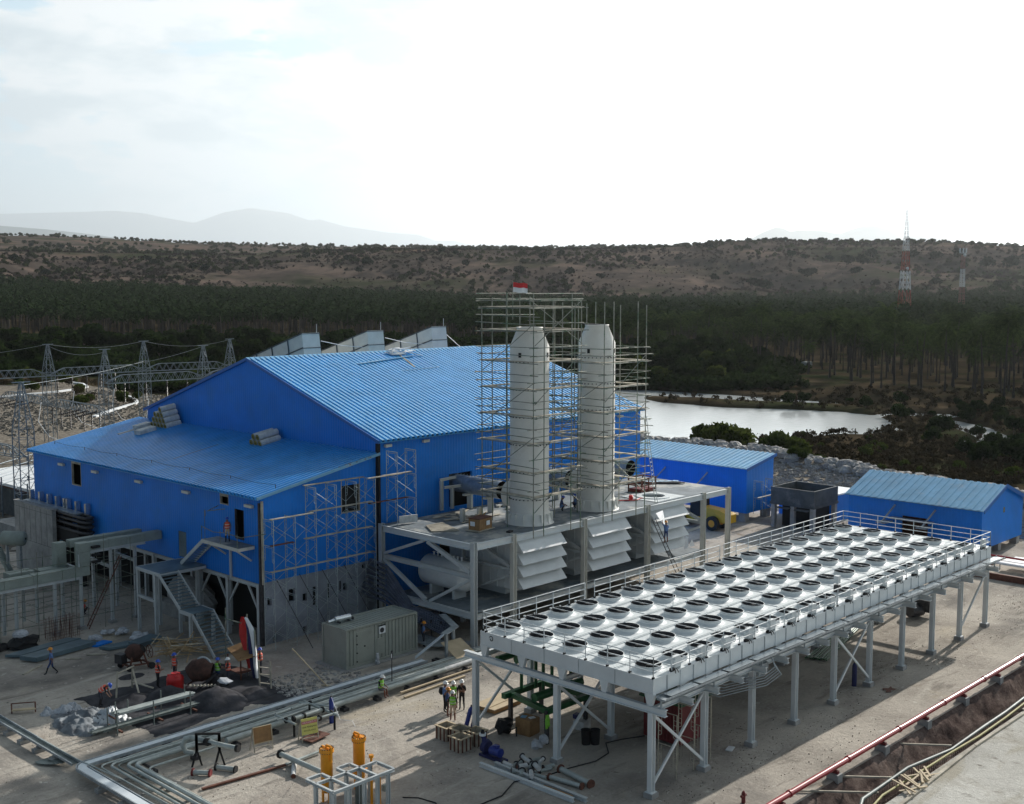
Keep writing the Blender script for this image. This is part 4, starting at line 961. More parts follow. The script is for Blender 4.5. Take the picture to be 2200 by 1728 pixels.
mb.build('board_litter', M['plank'], None, 'pale boards scattered on the deck behind the left chimney', 'boards')
mb = MB()
for k in range(20): x = R.uniform(67.3, 70.6); y = R.uniform(62.5, 66.5); mb.cbox((x, y, PZ+.05+.01*k*.1), (R.uniform(.3,1.4),R.uniform(.15,.4),R.uniform(.03,.25)), R.uniform(-1,1))
mb.build('board_litter', M['cream_steel'], None, 'pale offcuts heaped on the deck between the chimneys', 'offcuts')
gf = thing('red_steel_cage', (80.8, 63.2, PZ), 'dark red steel cage standing on the platform right of the right duct', 'cage')
mb = MB(); x0, x1, y0, y1 = 80.2, 82.2, 61.2, 62.6
for x in (x0, (x0+x1)/2, x1):
    for y in (y0, y1): mb.bar((x, y, PZ), (x, y, PZ+1.25), .09)
for z in (.08, .62, 1.2):
    mb.bar((x0, y0, PZ+z), (x1, y0, PZ+z), .09); mb.bar((x0, y1, PZ+z), (x1, y1, PZ+z), .09); mb.bar((x0, y0, PZ+z), (x0, y1, PZ+z), .09); mb.bar((x1, y0, PZ+z), (x1, y1, PZ+z), .09)
mb.build('frame', M['rust'], gf)
mb = MB(); mb.box(x0+.05, x1-.05, y0+.05, y1-.05, PZ+.1, PZ+.3); mb.build('tray', M['darkred'], gf)
mb = MB()
for k in range(9): mb.bar((81.2+k*.22, 66.2-.03*k, PZ+.06+.02*(k%3)), (86.8, 62.6-.15*k, PZ+.06+.02*(k%3)), .12, .1)
mb.build('steel_bar_stack', M['dark_metal'], None, 'long dark steel bars laid along the far end of the platform', 'steel bars')
mb = MB()
for k in range(9): mb.cbox((83.2+k*.5, 65.6-k*.35, PZ+.05), (.9,.5,.04), .3+R.uniform(-.4,.4))
mb.build('blue_sheet_offcuts', M['lightblue_roof'], None, 'pale blue sheet offcuts along the back edge of the platform', 'offcuts')
for (x, y, n_) in ((61.3, 63.6, 'left'), (62.6, 63.1, 'right')):
    mb = MB(); mb.ibeam((x, y, PZ), (x, y, PZ+.95), .3, .3, up=(1,0,0)); mb.build('stub_column', M['cream_steel'], None, f'short pale steel stub on the deck behind the crate, {n_} of the pair', 'steel stub')
mb = MB(); mb.cbox((62.1, 62.6, PZ+.3), (.5,.35,.35), .4); mb.bar((61.6, 62.3, PZ+.02), (62.7, 62.9, PZ+.5), .05); mb.bar((61.9,62.8,PZ+.02),(62.5,62.3,PZ+.7),.05)
mb.build('yellow_tool', M['yellow'], None, 'small yellow machine on the deck between the steel stubs', 'machine')
mb = MB(); mb.cbox((60.9, 58.3, PZ+.04), (.55,.3,.12), .3); mb.build('black_block', M['black'], None, 'small black object lying on the bare deck before the left chimney', 'block')
mb = MB(); pts = [(75.6+.35*k, 60.2+.3*sin(k*1.1)-.12*k, PZ+.05+.02*(k % 2)) for k in range(9)]; mb.tube(pts, .05, 5); mb.blob((77.2, 60.0, PZ+.2), .24, 8)
mb.build('red_hose', M['red'], None, 'orange-red hose lying on the sunny deck right of the right chimney', 'hose')
# --- tank under the platform
tk = thing('white_tank', (58.5, 62, 2.4), 'white horizontal tank under the left end of the platform', 'tank')
mb = MB(); c0, c1 = Vector((58.6, 64.4, 4.1)), Vector((58.6, 60.4, 4.1)); d = (c1-c0).normalized()
mb.tube([c0-d*.42, c0-d*.34, c0-d*.15, c0, c1, c1+d*.15, c1+d*.34, c1+d*.42], [.25, .62, .98, 1.1, 1.1, .98, .62, .25], 28); mb.build('shell', M['white_steel'], tk)
mb = MB()
for k in range(8): mb.tube([(58.6, 60.9+k*.42, 5.15), (58.6, 60.9+k*.42, 5.42)], .06, 8); mb.tube([(58.6, 60.9+k*.42, 5.40), (58.6, 60.9+k*.42, 5.46)], .11, 8)
mb.build('nozzle', M['white'], tk)
for y in (61.2, 63.6): mb = MB(); mb.box(58.0, 59.2, y-.12, y+.12, 2.42, 3.15); mb.build('saddle', M['steel'], tk)
# frame scaffolds -------------------------------------------------
def frame_scaffold(root, x, y0, y1, z0, z1):
    mb = MB(); r = .026
    for y in (y0, y1): mb.tube([(x, y, z0), (x, y, z1)], r, 5)
    mb.tube([(x, y0, z1-.03), (x, y1, z1-.03)], r, 5)
    for y, s_ in ((y0, 1), (y1, -1)):
        mb.tube([(x, y+s_*.2, z1-.06), (x, y+s_*.2, z0+.75), (x, y, z0+.6)], .018, 4)
        for k in range(3): mb.tube([(x, y, z0+.9+k*.28), (x, y+s_*.2, z0+.9+k*.28)], .015, 4)
    mb.tube([(x, y0+.2, z1-.14), (x, y1-.2, z1-.14)], .016, 4)
    mb.build('frame', M['scaf_light'], root)
def xbrace(root, xa, xb, y, z0, z1):
    mb = MB(); mb.tube([(xa, y, z0+.25), (xb, y, z1-.35)], .014, 4); mb.tube([(xa, y, z1-.35), (xb, y, z0+.25)], .014, 4); mb.build('cross_brace', M['scaf_light'], root)
fs = thing('frame_scaffold', (51, 67.2, 0), 'pale frame scaffold standing along the right side wall of the annex', 'scaffold')
fx = [46.42+i*1.8 for i in range(6)]; lz = [0, 1.8, 3.63, 5.46, 7.28, 9.1, 10.92]
for i, x in enumerate(fx):
    for k in range(6 if i >= 2 else 5): frame_scaffold(fs, x, 66.7, 67.9, lz[k]+.01, lz[k+1])
for i in range(5):
    for k in range(6 if i >= 2 else 5):
        for y in (66.7, 67.9):
            if R.random() < .82: xbrace(fs, fx[i], fx[i+1], y, lz[k], lz[k+1])
def walk(root, a, b, y, z, m='plank', w=.25): mb = MB(); mb.box(a, b, y-w/2, y+w/2, z, z+.06); mb.build('plank', M[m], root)
walk(fs, 46.3, 49.9, 66.9, 9.12); walk(fs, 49.9, 55.6, 67.3, 9.14); walk(fs, 49.8, 55.2, 67.8, 10.95); walk(fs, 54.9, 58.2, 66.9, 10.96)
walk(fs, 46.3, 48.2, 66.9, 7.3, 'rust'); walk(fs, 49.3, 55.4, 67.1, 7.32); walk(fs, 46.3, 55.4, 66.9, 5.48); walk(fs, 55.3, 59.2, 67.3, 9.0, 'rust')
for k in range(4): mb = MB(); mb.tube([(47.6+k*2.0, 68.2, 4.6), (48.6+k*2.0, 65.4, 0)], .03, 4); mb.build('raker', M['dark_metal'], fs)
f2 = thing('frame_scaffold', (58.5, 66.8, PZ), 'narrow pale frame scaffold of two bays on the platform against the hall corner', 'scaffold')
for x in (57.1, 58.95):
    for k in range(3): frame_scaffold(f2, x, 66.2, 67.4, PZ+k*1.83-.0, PZ+(k+1)*1.83-.06)
for k in range(3):
    for y in (66.2, 67.4): xbrace(f2, 57.1, 58.95, y, PZ+k*1.83, PZ+(k+1)*1.83)
walk(f2, 56.4, 59.2, 67.0, 10.98)
f3 = thing('frame_scaffold', (107.5, 66.8, 0), 'small frame scaffold against the end wall of the blue lean-to', 'scaffold')
for x in (107.7, 110.0):
    for k in range(2): frame_scaffold(f3, x, 66.2, 67.3, .9+k*1.83, .9+(k+1)*1.83-.05)
for k in range(2): xbrace(f3, 107.7, 110.0, 66.2, .9+k*1.83, .9+(k+1)*1.83)
walk(f3, 107.3, 110.2, 66.5, 2.75)
# ---------------------------------------------------------------- air cooler on columns
CX0, CX1, CY0, CY1 = 45.3, 86.3, 33.72, 45.62
DZ = 5.97; FB = 5.2; BT = 4.6
ac = thing('air_cooler', (65.8, 39.7, 0), 'long white air cooler deck with five rows of round fans raised on steel columns', 'air cooler')
mb = MB(); mb.box(CX0+.04, CX1-.04, CY0+.04, CY1-.04, DZ-.06, DZ)
FX = [46.55+i*2.232 for i in range(18)]; FY = [34.97+j*2.41 for j in range(5)]
for i in range(17):
    x = (FX[i]+FX[i+1])/2; mb.box(x-.045, x+.045, CY0+.1, CY1-.1, DZ, DZ+.035)
for j in range(4):
    y = (FY[j]+FY[j+1])/2; mb.box(CX0+.1, CX1-.1, y-.09, y-.03, DZ, DZ+.045); mb.box(CX0+.1, CX1-.1, y+.03, y+.09, DZ, DZ+.045)
mb.build('deck', M['white_steel'], ac)
fan0 = None
for i, x in enumerate(FX):
    for j, y in enumerate(FY):
        if fan0 is None:
            f = thing('fan', (0, 0, 0), None, None); f.parent = ac
            o3 = origin(ac)
            mb = MB(); mb.lathe((0,0,0), [(.88, 0), (.80, .012), (.72, .04), (.675, .08), (.665, .10), (.665, .235), (.685, .24), (.685, .265), (.665, .265)], 28); mb.lathe((0,0,0), [(.665,.265), (.655,.25), (.655,.012)], 28, 1)  # inner face coloured dark for the shade inside the drum
            mb.cbox((0,0,.25), (.035,1.31,.03), .05)
            mb.cbox((.67*cos(2.2), .67*sin(2.2), .32), (.12,.1,.07), 2.2); mb.cbox((.67*cos(.9), .67*sin(.9), .31), (.1,.08,.05), .9)
            me_s = mb.build('shroud', [M['white_steel'], M['dark_metal']]); me_s.parent = f
            mb = MB(); mb.disc((0,0,.02), .65, 24); mb.build('well', M['dark_metal']).parent = f  # dark disc on the closed deck imitates the shaded depth
            mb = MB(); mb.tube([(0,0,.04),(0,0,.2)], .12, 10)
            for k in range(4): a = k*pi/2; mb.add([(.1*cos(a),.1*sin(a),.1),(.56*cos(a+.1),.56*sin(a+.1),.09),(.56*cos(a+.45),.56*sin(a+.45),.15),(.12*cos(a+.6),.12*sin(a+.6),.15)], [(0,1,2,3)])
            mb.build('impeller', M['black']).parent = f
            fan0 = f; f.location = (x-o3.x, y-o3.y, DZ); f['label'] = 'round white fan shroud over a black well'
            del f['label']
        else:
            c = copy_tree(fan0, ac); c.location = (x-o3.x, y-o3.y, DZ)
# fascia
mb = MB(); t = .04
mb.box(CX0, CX0+t, CY0, CY1, FB, DZ+.03); mb.box(CX1-t, CX1, CY0, CY1, FB, DZ+.03); mb.box(CX0+t, CX1-t, CY0, CY0+t, FB, DZ+.03); mb.box(CX0+t, CX1-t, CY1-t, CY1, FB, DZ+.03)
for k in range(1, 5): y = CY0+k*(CY1-CY0)/5; mb.box(CX0-.02, CX0, y-.012, y+.012, FB, DZ, 1)
for k in range(1, 37): x = CX0+k*1.116; mb.box(x-.03, x+.03, CY0-.03, CY0, FB, DZ-.02, 1 if k % 2 else 0)
mb.box(CX0-.03, CX0, CY0, CY1, FB+.0, FB+.06)
mb.build('fascia', [M['white_steel'], M['galv']], ac)
mb = MB(); n = 20; c = (CY1-.85, 5.72)
for r_, w_, a0, a1 in ((.15, .04, .4, 3.6), (.15, .04, 3.9, 6.6)):
    pass
mb.tube([(CX0-.012, c[0]+.13*cos(a)*(1 if a < pi else .9), c[1]+.13*sin(a)) for a in [k*.32 for k in range(1, 12)]], .022, 5)
mb.tube([(CX0-.012, c[0]-.02+.10*cos(a), c[1]-.02+.10*sin(a)) for a in [3.3+k*.3 for k in range(11)]], .024, 5); mb.build('emblem', M['black'], ac)
# bundle under the fans
mb = MB(); mb.box(CX0+.3, CX1-.3, CY0+.3, CY1-.3, FB+.04, FB+.5); mb.build('tube_bundle', M['dark_metal'], ac)
def leg(p, dx, dy):
    mb = MB(); x, y = p; w0, w1 = .30, .13
    vs = []
    for z, w in ((BT+.01, w1), (FB, w0)):
        a, b = (w if dx else .1), (w if dy else .1); vs += [(x-a, y-b, z), (x+a, y-b, z), (x+a, y+b, z), (x-a, y+b, z)]
    mb.add(vs, [(0,3,2,1),(4,5,6,7),(0,1,5,4),(1,2,6,5),(2,3,7,6),(3,0,4,7)]); mb.build('haunch', M['white_steel'], ac)
for k in range(5): leg((CX0+.11, CY1-.25-k*(CY1-CY0-.5)/4), 0, 1)
for k in range(1, 19):
    leg((CX0+.3+k*2.252, CY0+.12), 1, 0)
COLX = [45.4+4.511*i for i in range(10)]; COLY = [46.1, 40.03, 33.87]
for x in COLX:
    for y in COLY:
        mb = MB(); mb.ibeam((x, y, .28), (x, y, BT-.34), .28, .30, .035, up=(1,0,0)); mb.box(x-.22, x+.22, y-.22, y+.22, .25, .29); mb.build('column', M['white_steel'], ac)
        mb = MB(); mb.box(x-.27, x+.27, y-.27, y+.27, -.2, .25); mb.build('footing', M['concrete'], ac)
    mb = MB(); mb.ibeam((x, 46.95, BT-.17), (x, 33.0, BT-.17), .26, .34, .035); mb.build('cross_beam', M['white_steel'], ac)
for y in COLY: mb = MB(); mb.ibeam((COLX[0]+.15, y, BT-.2), (COLX[-1]-.15, y, BT-.2), .2, .27, .03); mb.build('long_beam', M['white_steel'], ac)
for i in range(9): x = COLX[i]+2.255; mb = MB(); mb.ibeam((x, 35.2, BT-.17), (x, 33.0, BT-.17), .24, .3, .03); mb.build('stub_beam', M['white_steel'], ac)
def xb(x0, x1, y):
    for a, b in (((x0+.15, y, .6), (x1-.15, y, BT-.5)), ((x0+.15, y, BT-.5), (x1-.15, y, .6))):
        mb = MB(); mb.bar(a, (b[0], b[1]+(.05 if a[2] < 1 else -.05), b[2]), .1, .14); mb.build('brace', M['white_steel'], ac)
for y in COLY: xb(COLX[0], COLX[1], y)
xb(COLX[4], COLX[5], 33.87); xb(COLX[4], COLX[5], 40.03)
mb = MB(); mb.bar((COLX[8]+.1, 33.87, .7), (COLX[9]-.1, 33.87, BT-.5), .1, .14); mb.build('brace', M['white_steel'], ac)
# cable tray outboard
mb = MB(); ty0, ty1, tz = 33.02, 33.62, 5.06
mb.box(CX0+.1, CX1+.9, ty0, ty1, tz, tz+.02); mb.box(CX0+.1, CX1+.9, ty0-.02, ty0, tz, tz+.1); mb.box(CX0+.1, CX1+.9, ty1, ty1+.02, tz, tz+.1)
mb.build('cable_tray', M['galv'], ac)
mb = MB()
for k in range(16): x = CX0+.6+k*2.55; mb.box(x, x+2.35, ty0+.05, ty1-.05, tz+.10, tz+.115)
mb.build('tray_cover', M['silver'], ac)
for x in COLX: mb = MB(); mb.box(x-.03, x+.03, ty0+.05, ty1-.05, tz-.06, tz-.005); mb.box(x-.03, x+.03, ty0+.25, ty0+.33, BT, tz-.06); mb.build('tray_bracket', M['galv'], ac)
# railings
def rail(pts, close=False):
    for (a, b) in zip(pts[:-1], pts[1:]):
        a = Vector(a); b = Vector(b); L_ = (b-a).length; n = max(1, round(L_/1.5))
        mb = MB()
        for h in (.36, .72, 1.1): mb.tube([a+Vector((0,0,h)), b+Vector((0,0,h))], .026, 6)
        mb.build('guard_rail', M['white_steel'], ac)
        mb = MB()
        for k in range(n+1):
            p = a+(b-a)*k/n; mb.tube([p, p+Vector((0,0,1.1))], .028, 6); mb.cbox((p.x, p.y, p.z+.05), (.13,.10,.1), 0, 1)
        mb.build('rail_post', [M['white_steel'], M['black']], ac)['kind'] = 'stuff'
e = .06
rail([(CX0+e, CY1-.4, DZ), (CX0+e, CY0+e, DZ), (CX1-e, CY0+e, DZ), (CX1-e, CY1-e, DZ), (69.2, CY1-e, DZ)])
rail([(CX0+e, CY1-.4, DZ), (CX0+e+.1, CY1-e, DZ), (54.2, CY1-e, DZ)]); rail([(55.1, CY1-e, DZ), (68.7, CY1-e, DZ)])
# motor boxes on the near long side
mbx = None
for k in range(18):
    x = FX[k]+.95
    if x > CX1-.4: continue
    if mbx is None:
        t = thing('switch_box', (0,0,0), None, None); t.parent = ac
        mb = MB(); mb.box(-.24,.24,-.12,.12,.12,.66); mb.box(-.3,-.24,-.1,.1,.0,.5); mb.box(.24,.3,-.1,.1,.0,.5); mb.build('housing', M['white_steel']).parent = t
        mb = MB(); mb.box(-.55,-.32,-.2,.0,.0,.14); mb.tube([(-.3,-.14,.1),(-.45,-.3,.06),(-.5,-.36,-.05)], .022, 5); mb.tube([(-.2,-.14,.1),(-.3,-.33,.06),(-.3,-.38,-.05)], .022, 5); mb.build('gland', M['black']).parent = t
        mb = MB()
        for a in range(7): q = a*.5-.2; mb.cbox((.55+.13*cos(q), -.08, .28+.13*sin(q)), (.26,.02,.03), 0, ry=-q)
        mb.build('cable_tie', M['white']).parent = t
        mbx = t; t.location = (x-o3.x, CY0+.26-o3.y, DZ)
    else:
        c = copy_tree(mbx, ac); c.location = (x-o3.x, CY0+.26-o3.y, DZ)
mb = MB(); mb.tube([(64.0, 34.1, DZ), (64.0, 34.1, DZ+1.5)], .04, 6); mb.box(63.85, 64.15, 33.95, 34.25, DZ+1.3, DZ+1.75); mb.build('sensor_mast', M['white_steel'], ac)
mb = MB(); mb.box(63.86, 64.16, 33.95, 34.25, DZ+.75, DZ+1.2); mb.build('sensor_box', M['dark_metal'], ac)
for (x, y) in ((49.9, 37.4), (56.8, 40.9), (66.2, 41.2), (73, 38.5)): mb = MB(); mb.tube([(x, y, DZ), (x, y, DZ+.85)], .025, 5); mb.build('vent_pipe', M['white_steel'], ac)
# conduits looping down at mid length
mb = MB()
for k in range(5): 
    o = k*.13; mb.tube([(55.6, 33.5+o*.3, 5.0), (55.6+o, 33.2-o*.2, 4.3-o), (55.0, 33.5-o*.3, 3.9-o), (52.6-o, 34.4, 3.75-o), (52.0, 36.5, 3.8-o)], .03, 6)
mb.build('conduit', M['galv'], ac)
mb = MB(); mb.box(54.7, 55.6, 33.6, 34.6, 3.9, 4.5); mb.build('junction_grating', M['galv'], ac)
# --- under and around the cooler
gsk = thing('green_pump_skid', (48.5, 43.2, 0), 'dark green steel pump skid under the near left corner of the air cooler', 'skid')
for (x, y, zt) in ((47.6,45.5,1.8),(46.9,42.1,1.9),(50.2,45.5,1.8),(50.2,42.1,1.8)): mb = MB(); mb.bar((x, y, 0), (x, y, zt), .2, .2, up=(1,0,0)); mb.build('leg', M['dark_metal'], gsk)
mb = MB(); mb.bar((46.9, 42.1, 1.85), (50.6, 42.1, 1.85), .3, .3); mb.bar((47.0, 45.5, 1.85), (51.2, 45.5, 1.85), .3, .3); mb.bar((47.6, 45.5, 1.85), (46.95, 42.1, 1.85), .3, .28); mb.bar((50.3, 45.5, 1.85), (50.3, 42.1, 1.85), .25, .26); mb.build('frame', M['green'], gsk)
for (x, y) in ((48.4,45.4),(49.4,45.2),(49.9,44.4),(50.4,43.4),(48.6,43.9)): mb = MB(); mb.tube([(x, y, 1.9), (x, y, 4.2)], .1, 8); mb.build('riser', M['green'], gsk)
mb = MB(); mb.tube([(47.2,44.7,4.1),(51.5,44.5,4.1)], .22, 10); mb.tube([(47.3,43.4,2.2),(51.2,43.3,2.2)], .25, 10); mb.build('header_pipe', M['green'], gsk)
for z, x in ((3.9, 46.1), ): 
    mb = MB(); mb.tube([(46.2, 45.2, 4.25), (51, 45.2, 4.25)], .2, 10); mb.build('bright_pipe', M['green'], gsk)
mb = MB(); mb.box(60, 84, 34.5, 45.3, 0, .01)
for (a, lab) in ((0, 'x'),): pass
rp_ = thing('red_container', (52.6, 37.8, 0), 'dark red steel box in the shade beneath the air cooler', 'steel box')
mb = MB(); mb.box(51.4, 54.0, 36.4, 38.9, .15, 2.4)
for k in range(10): mb.box(51.36, 51.4, 36.5+k*.24, 36.6+k*.24, .3, 2.3)
mb.build('shell', M['darkred'], rp_); mb = MB(); mb.box(51.2, 54.2, 36.2, 39.1, 2.4, 2.5); mb.build('lid', M['green'], rp_)
us = thing('frame_scaffold', (49, 34.6, 0), 'pale yellow frame scaffold parts standing under the near right corner of the cooler', 'scaffold')
M['scaf_cream'] = mat('scaf_cream', (.50,.46,.36), .6, .1, .2, 3)
for (x, y0, y1) in ((47.9, 34.15, 35.3), (49.5, 34.2, 35.2), (51.3, 34.4, 35.4)):
    for k in range(2):
        z0 = .02+k*1.7; z1 = z0+1.65; mb = MB()
        for y in (y0, y1): mb.tube([(x, y, z0), (x, y, z1)], .028, 5)
        for y, s_ in ((y0, 1), (y1, -1)):
            mb.tube([(x, y+s_*.2, z1-.06), (x, y+s_*.2, z0+.45), (x, y, z0+.35)], .02, 4)
            for q in range(4): mb.tube([(x, y, z0+.6+q*.25), (x, y+s_*.2, z0+.6+q*.25)], .016, 4)
        mb.tube([(x, y0, z1), (x, y1, z1)], .026, 5); mb.build('frame', M['scaf_cream'], us)
mb = MB(); mb.tube([(84.3,38.9,.55),(85.4,38.5,.55)], .5, 14); mb.cbox((85.6, 38.3, .9), (1.0,1.2,.9)); mb.build('roller_body', M['dark_metal'], None, 'small black machine with yellow top in the shade at the far end of the cooler', 'machine')
mb = MB()
for k in range(10): mb.tube([(70.5-.3*k*.2, 38.2+.14*k, .1+.03*(k%3)), (80.5, 40.6+.12*k, .12+.03*(k%3))], .06, 6)
mb.build('pipe_bundle', M['green'], None, 'bundle of long green pipes lying beneath the far half of the cooler', 'pipes')
for (x, y, lab) in ((45.36, 46.42, 'bright blue gas cylinder leaning on the left side of the cooler corner column'), (45.85, 46.35, 'dark blue gas cylinder leaning on the right side of the cooler corner column')):
    t = thing('gas_cylinder', (x, y, 0), lab, 'gas cylinder'); dx = -.12
    mb = MB(); mb.tube([(x+dx-.1, y+.3, .0), (x-.02, y+.05, 1.25), (x, y+.02, 1.38), (x, y, 1.45)], [.13,.13,.08,.04], 12); mb.build('body', M['cylblue'] if 'bright' in lab else M['navy'], t)
    mb = MB(); mb.tube([(x, y, 1.43), (x, y-.01, 1.55)], .045, 8); mb.build('valve', M['dark_metal'], t)
t = thing('gas_cylinder', (67.6, 34.5, 0), 'dark blue gas cylinder standing in shade by a right-hand cooler column', 'gas cylinder')
mb = MB(); mb.tube([(67.3,34.5,0),(67.3,34.5,1.3),(67.3,34.5,1.45),(67.3,34.5,1.5)], [.15,.15,.09,.04], 12); mb.build('body', M['navy'], t); mb = MB(); mb.tube([(67.3,34.5,1.49),(67.3,34.5,1.6)], .045, 8); mb.build('valve', M['dark_metal'], t)
for i, (x0, y0, x1, y1, m_, lab) in enumerate([(48.0,47.2,50.5,48.9,'ply','pale plywood sheet lying on the ground beside the cooler corner column')]):
    mb = MB(); mb.cbox((49.3, 48.1, .16), (2.5,1.5,.22), .05, 1); mb.cbox((49.3, 48.1, .29), (2.6,1.6,.04), .05, 0); mb.cbox((49.15, 48.35, .33), (2.5,1.1,.035), .09, 0); mb.build('plywood_stack', [M['ply'], M['crate']], None, lab, 'plywood')
wb = thing('plywood_box', (47.3, 44.0, 0), 'brown plywood box with blue and white papers on top, under the green skid', 'box')
mb = MB(); mb.cbox((47.4, 44.0, .45), (.95,1.0,.9), .1); mb.build('box', M['crate'], wb)
mb = MB(); mb.cbox((47.3, 44.2, .92), (.35,.3,.03), .4); mb.cbox((47.5, 43.75, .92), (.35,.25,.03), -.3, 1); mb.build('paper', [M['lightblue_roof'], M['white']], wb)
mb = MB(); mb.blob((46.4, 44.9, .45), .55, 10, sq=(1,.8,.8)); mb.tube([(46.3,44.4,.3),(46.6,44.1,.5),(46.4,43.9,.1)], .04, 5); mb.build('welding_set', M['black'], None, 'black welding set with loose cables left of the plywood box', 'welding set')
pm = thing('blue_pump', (43.4, 42.8, 0), 'dark blue pump and motor standing on bare ground before the cooler', 'pump')
mb = MB(); mb.cbox((43.45, 42.8, .08), (.5,1.7,.12), .0); mb.build('base_frame', M['navy'], pm)
mb = MB(); mb.tube([(43.5,43.25,.5),(43.5,43.5,.55)], [.34,.38], 16); mb.tube([(43.45,43.4,.5),(43.4,43.45,.95),(43.35,43.5,1.15)], [.2,.13,.12], 12); mb.build('pump_casing', M['navy'], pm)
mb = MB(); mb.tube([(43.35,43.5,1.13),(43.35,43.5,1.25)], .19, 14); mb.build('flange', M['white'], pm)
mb = MB(); mb.tube([(43.35,43.5,1.25),(43.35,43.5,1.42)], [.12,.08], 12); mb.build('cap', M['black'], pm)
mb = MB(); mb.tube([(43.45,42.95,.45),(43.45,42.25,.45)], .24, 18); mb.cbox((43.45,42.6,.72), (.25,.3,.16)); mb.build('motor', M['cylblue'], pm)
mb = MB(); mb.cbox((44.5,43.6,.12), (.4,.22,.22), .5); mb.build('wood_block', M['crate'], None, 'small wooden block behind the blue pump', 'wood block')
mb = MB(); mb.blob((46.1,42.1,.22), .38, 10, sq=(1,.9,.6)); mb.blob((46.5,41.95,.42), .3, 10, sq=(.8,.8,1)); mb.build('white_sack', M['sack'], None, 'crumpled white sack slumped left of the second front column', 'sack')
for (x, y, lab) in ((48.4,40.55,'left of the two dark bins beneath the cooler'), (48.75,40.2,'right of the two dark bins beneath the cooler')):
    t = thing('dark_bin', (x, y, 0), lab, 'bin'); mb = MB(); mb.lathe((x,y,0), [(.24,0),(.28,.8),(.30,.82),(.25,.82),(.24,.6)], 14); mb.disc((x,y,.6), .24, 14); mb.build('drum', M['black'], t)
mb = MB(); mb.cbox((50.0,42.2,.28), (.8,.7,.5), .2); mb.cbox((49.9,42.5,.7), (.4,.3,.25), .2, 1); mb.build('white_boxes', [M['insul'], M['navy']], None, 'pale box with a blue case in shade beneath the cooler', 'box')
mb = MB(); mb.blob((46.85,42.0,1.3), .16, 8, sq=(1,1,2.6)); mb.build('hanging_vest', M['green_vest'], None, 'lime safety vest hanging on the green skid leg', 'vest')
# wooden moulds
for k, (x, y, a) in enumerate([(43.75,46.75,.0),(43.95,45.85,.05),(43.15,45.0,.0),(44.35,45.0,.04)]):
    lab = ['farthest left of the four open wooden moulds', 'middle back one of the four open wooden moulds', 'nearest of the four open wooden moulds', 'rightmost of the four open wooden moulds beside the column'][k]
    t = thing('wooden_mould', (x, y, 0), lab, 'wooden box', 'open wooden moulds'); h = .72; w = .42
    mb = MB(); ca, sa = cos(a), sin(a)
    def tr(px, py): return (x+px*ca-py*sa, y+px*sa+py*ca)
    for sx, sy, dx, dy in ((-w,0,.05,2*w),(w,0,.05,2*w),(0,-w,2*w-.06,.05),(0,w,2*w-.06,.05)): mb.cbox((*tr(sx,sy), h/2), (dx,dy,h), a)
    mb.build('side_boards', M['plank'], t)
    mb = MB()
    for sgn in (-1, 1):
        for f_ in (-.3, 0, .3): mb.cbox((*tr(sgn*(w+.04), f_), h/2), (.04,.09,h*.98), a); mb.cbox((*tr(f_, sgn*(w+.04)), h/2), (.09,.04,h*.98), a)
    mb.build('batten', M['rust'], t)
    mb = MB()
    for sx, sy, dx, dy in ((-w,0,.11,2*w+.2),(w,0,.11,2*w+.2),(0,-w,2*w-.12,.11),(0,w,2*w-.12,.11)): mb.cbox((*tr(sx,sy), h+.02), (dx,dy,.04), a)
    mb.build('rim', M['ply'], t)
    mb = MB(); mb.cbox((*tr(0,0), .06), (2*w-.1,2*w-.1,.04), a); mb.build('bottom', M['black'], t)
# pipe pile and long pipes
rp2 = random.Random(11)
labs = 'short flanged pipe offcut in the jumbled heap before the second front column'
for k in range(17):
    cx_ = 43.2+rp2.uniform(-.5,.9)*1.0; cy_ = 40.3+rp2.uniform(-1.1,1.3)
    cx_ = 42.9+ (k%5)*.42+rp2.uniform(-.1,.1); cy_ = 41.3-(k//5)*.62-(k%5)*.1+rp2.uniform(-.15,.15)
    a = rp2.uniform(0, pi); L_ = rp2.uniform(.35,.8); r_ = rp2.uniform(.08,.13); z = r_+.02+(.18 if k % 3 == 0 else 0); d = Vector((cos(a), sin(a), rp2.uniform(-.1,.25)))*(L_/2); c = Vector((cx_, cy_, z))
    t = thing('pipe_offcut', (cx_, cy_, 0), labs, 'pipe', 'heap of pipe offcuts')
    mb = MB(); mb.tube([c-d, c+d], r_, 12); mb.build('pipe', M['pipe_pale'] if k % 3 else M['insul'], t)
    mb = MB(); mb.tube([c+d*.98, c+d*1.1], r_*1.6, 14); mb.tube([c+d*1.1, c+d*1.11], r_*.8, 12, 1); mb.build('flange', [M['dark_metal'], M['rust']], t)
for (a, b, r_, lab) in (((44.6,39.1,.18),(44.2,36.7,.18),.15,'longer pale pipe with a rusty flange right of the pipe heap'), ((43.5,38.9,.15),(43.75,36.9,.15),.12,'shorter pale pipe with capped ends right of the pipe heap')):
    t = thing('long_pipe', a, lab, 'pipe'); mb = MB(); mb.tube([a, b], r_, 14); mb.build('pipe', M['pipe_pale'], t)
    A, B = Vector(a), Vector(b); d = (B-A).normalized()
    for p, q in ((A, A+d*.09), (B-d*.05, B+d*.05)): mb = MB(); mb.tube([p, q], r_*1.6, 16); mb.build('flange', M['rust'], t)
for (a, b, lab, m_) in (((42.25,42.6,.12),(42.3,36.2,.12),'left of two long pale steel channels on the ground before the pipe heap','white_steel'), ((42.85,42.1,.12),(42.75,35.75,.12),'right of two long pale steel channels on the ground before the pipe heap','steel')):
    mb = MB(); mb.ibeam(a, b, .2, .22, .03); mb.build('steel_channel', M[m_], None, lab, 'steel beam')
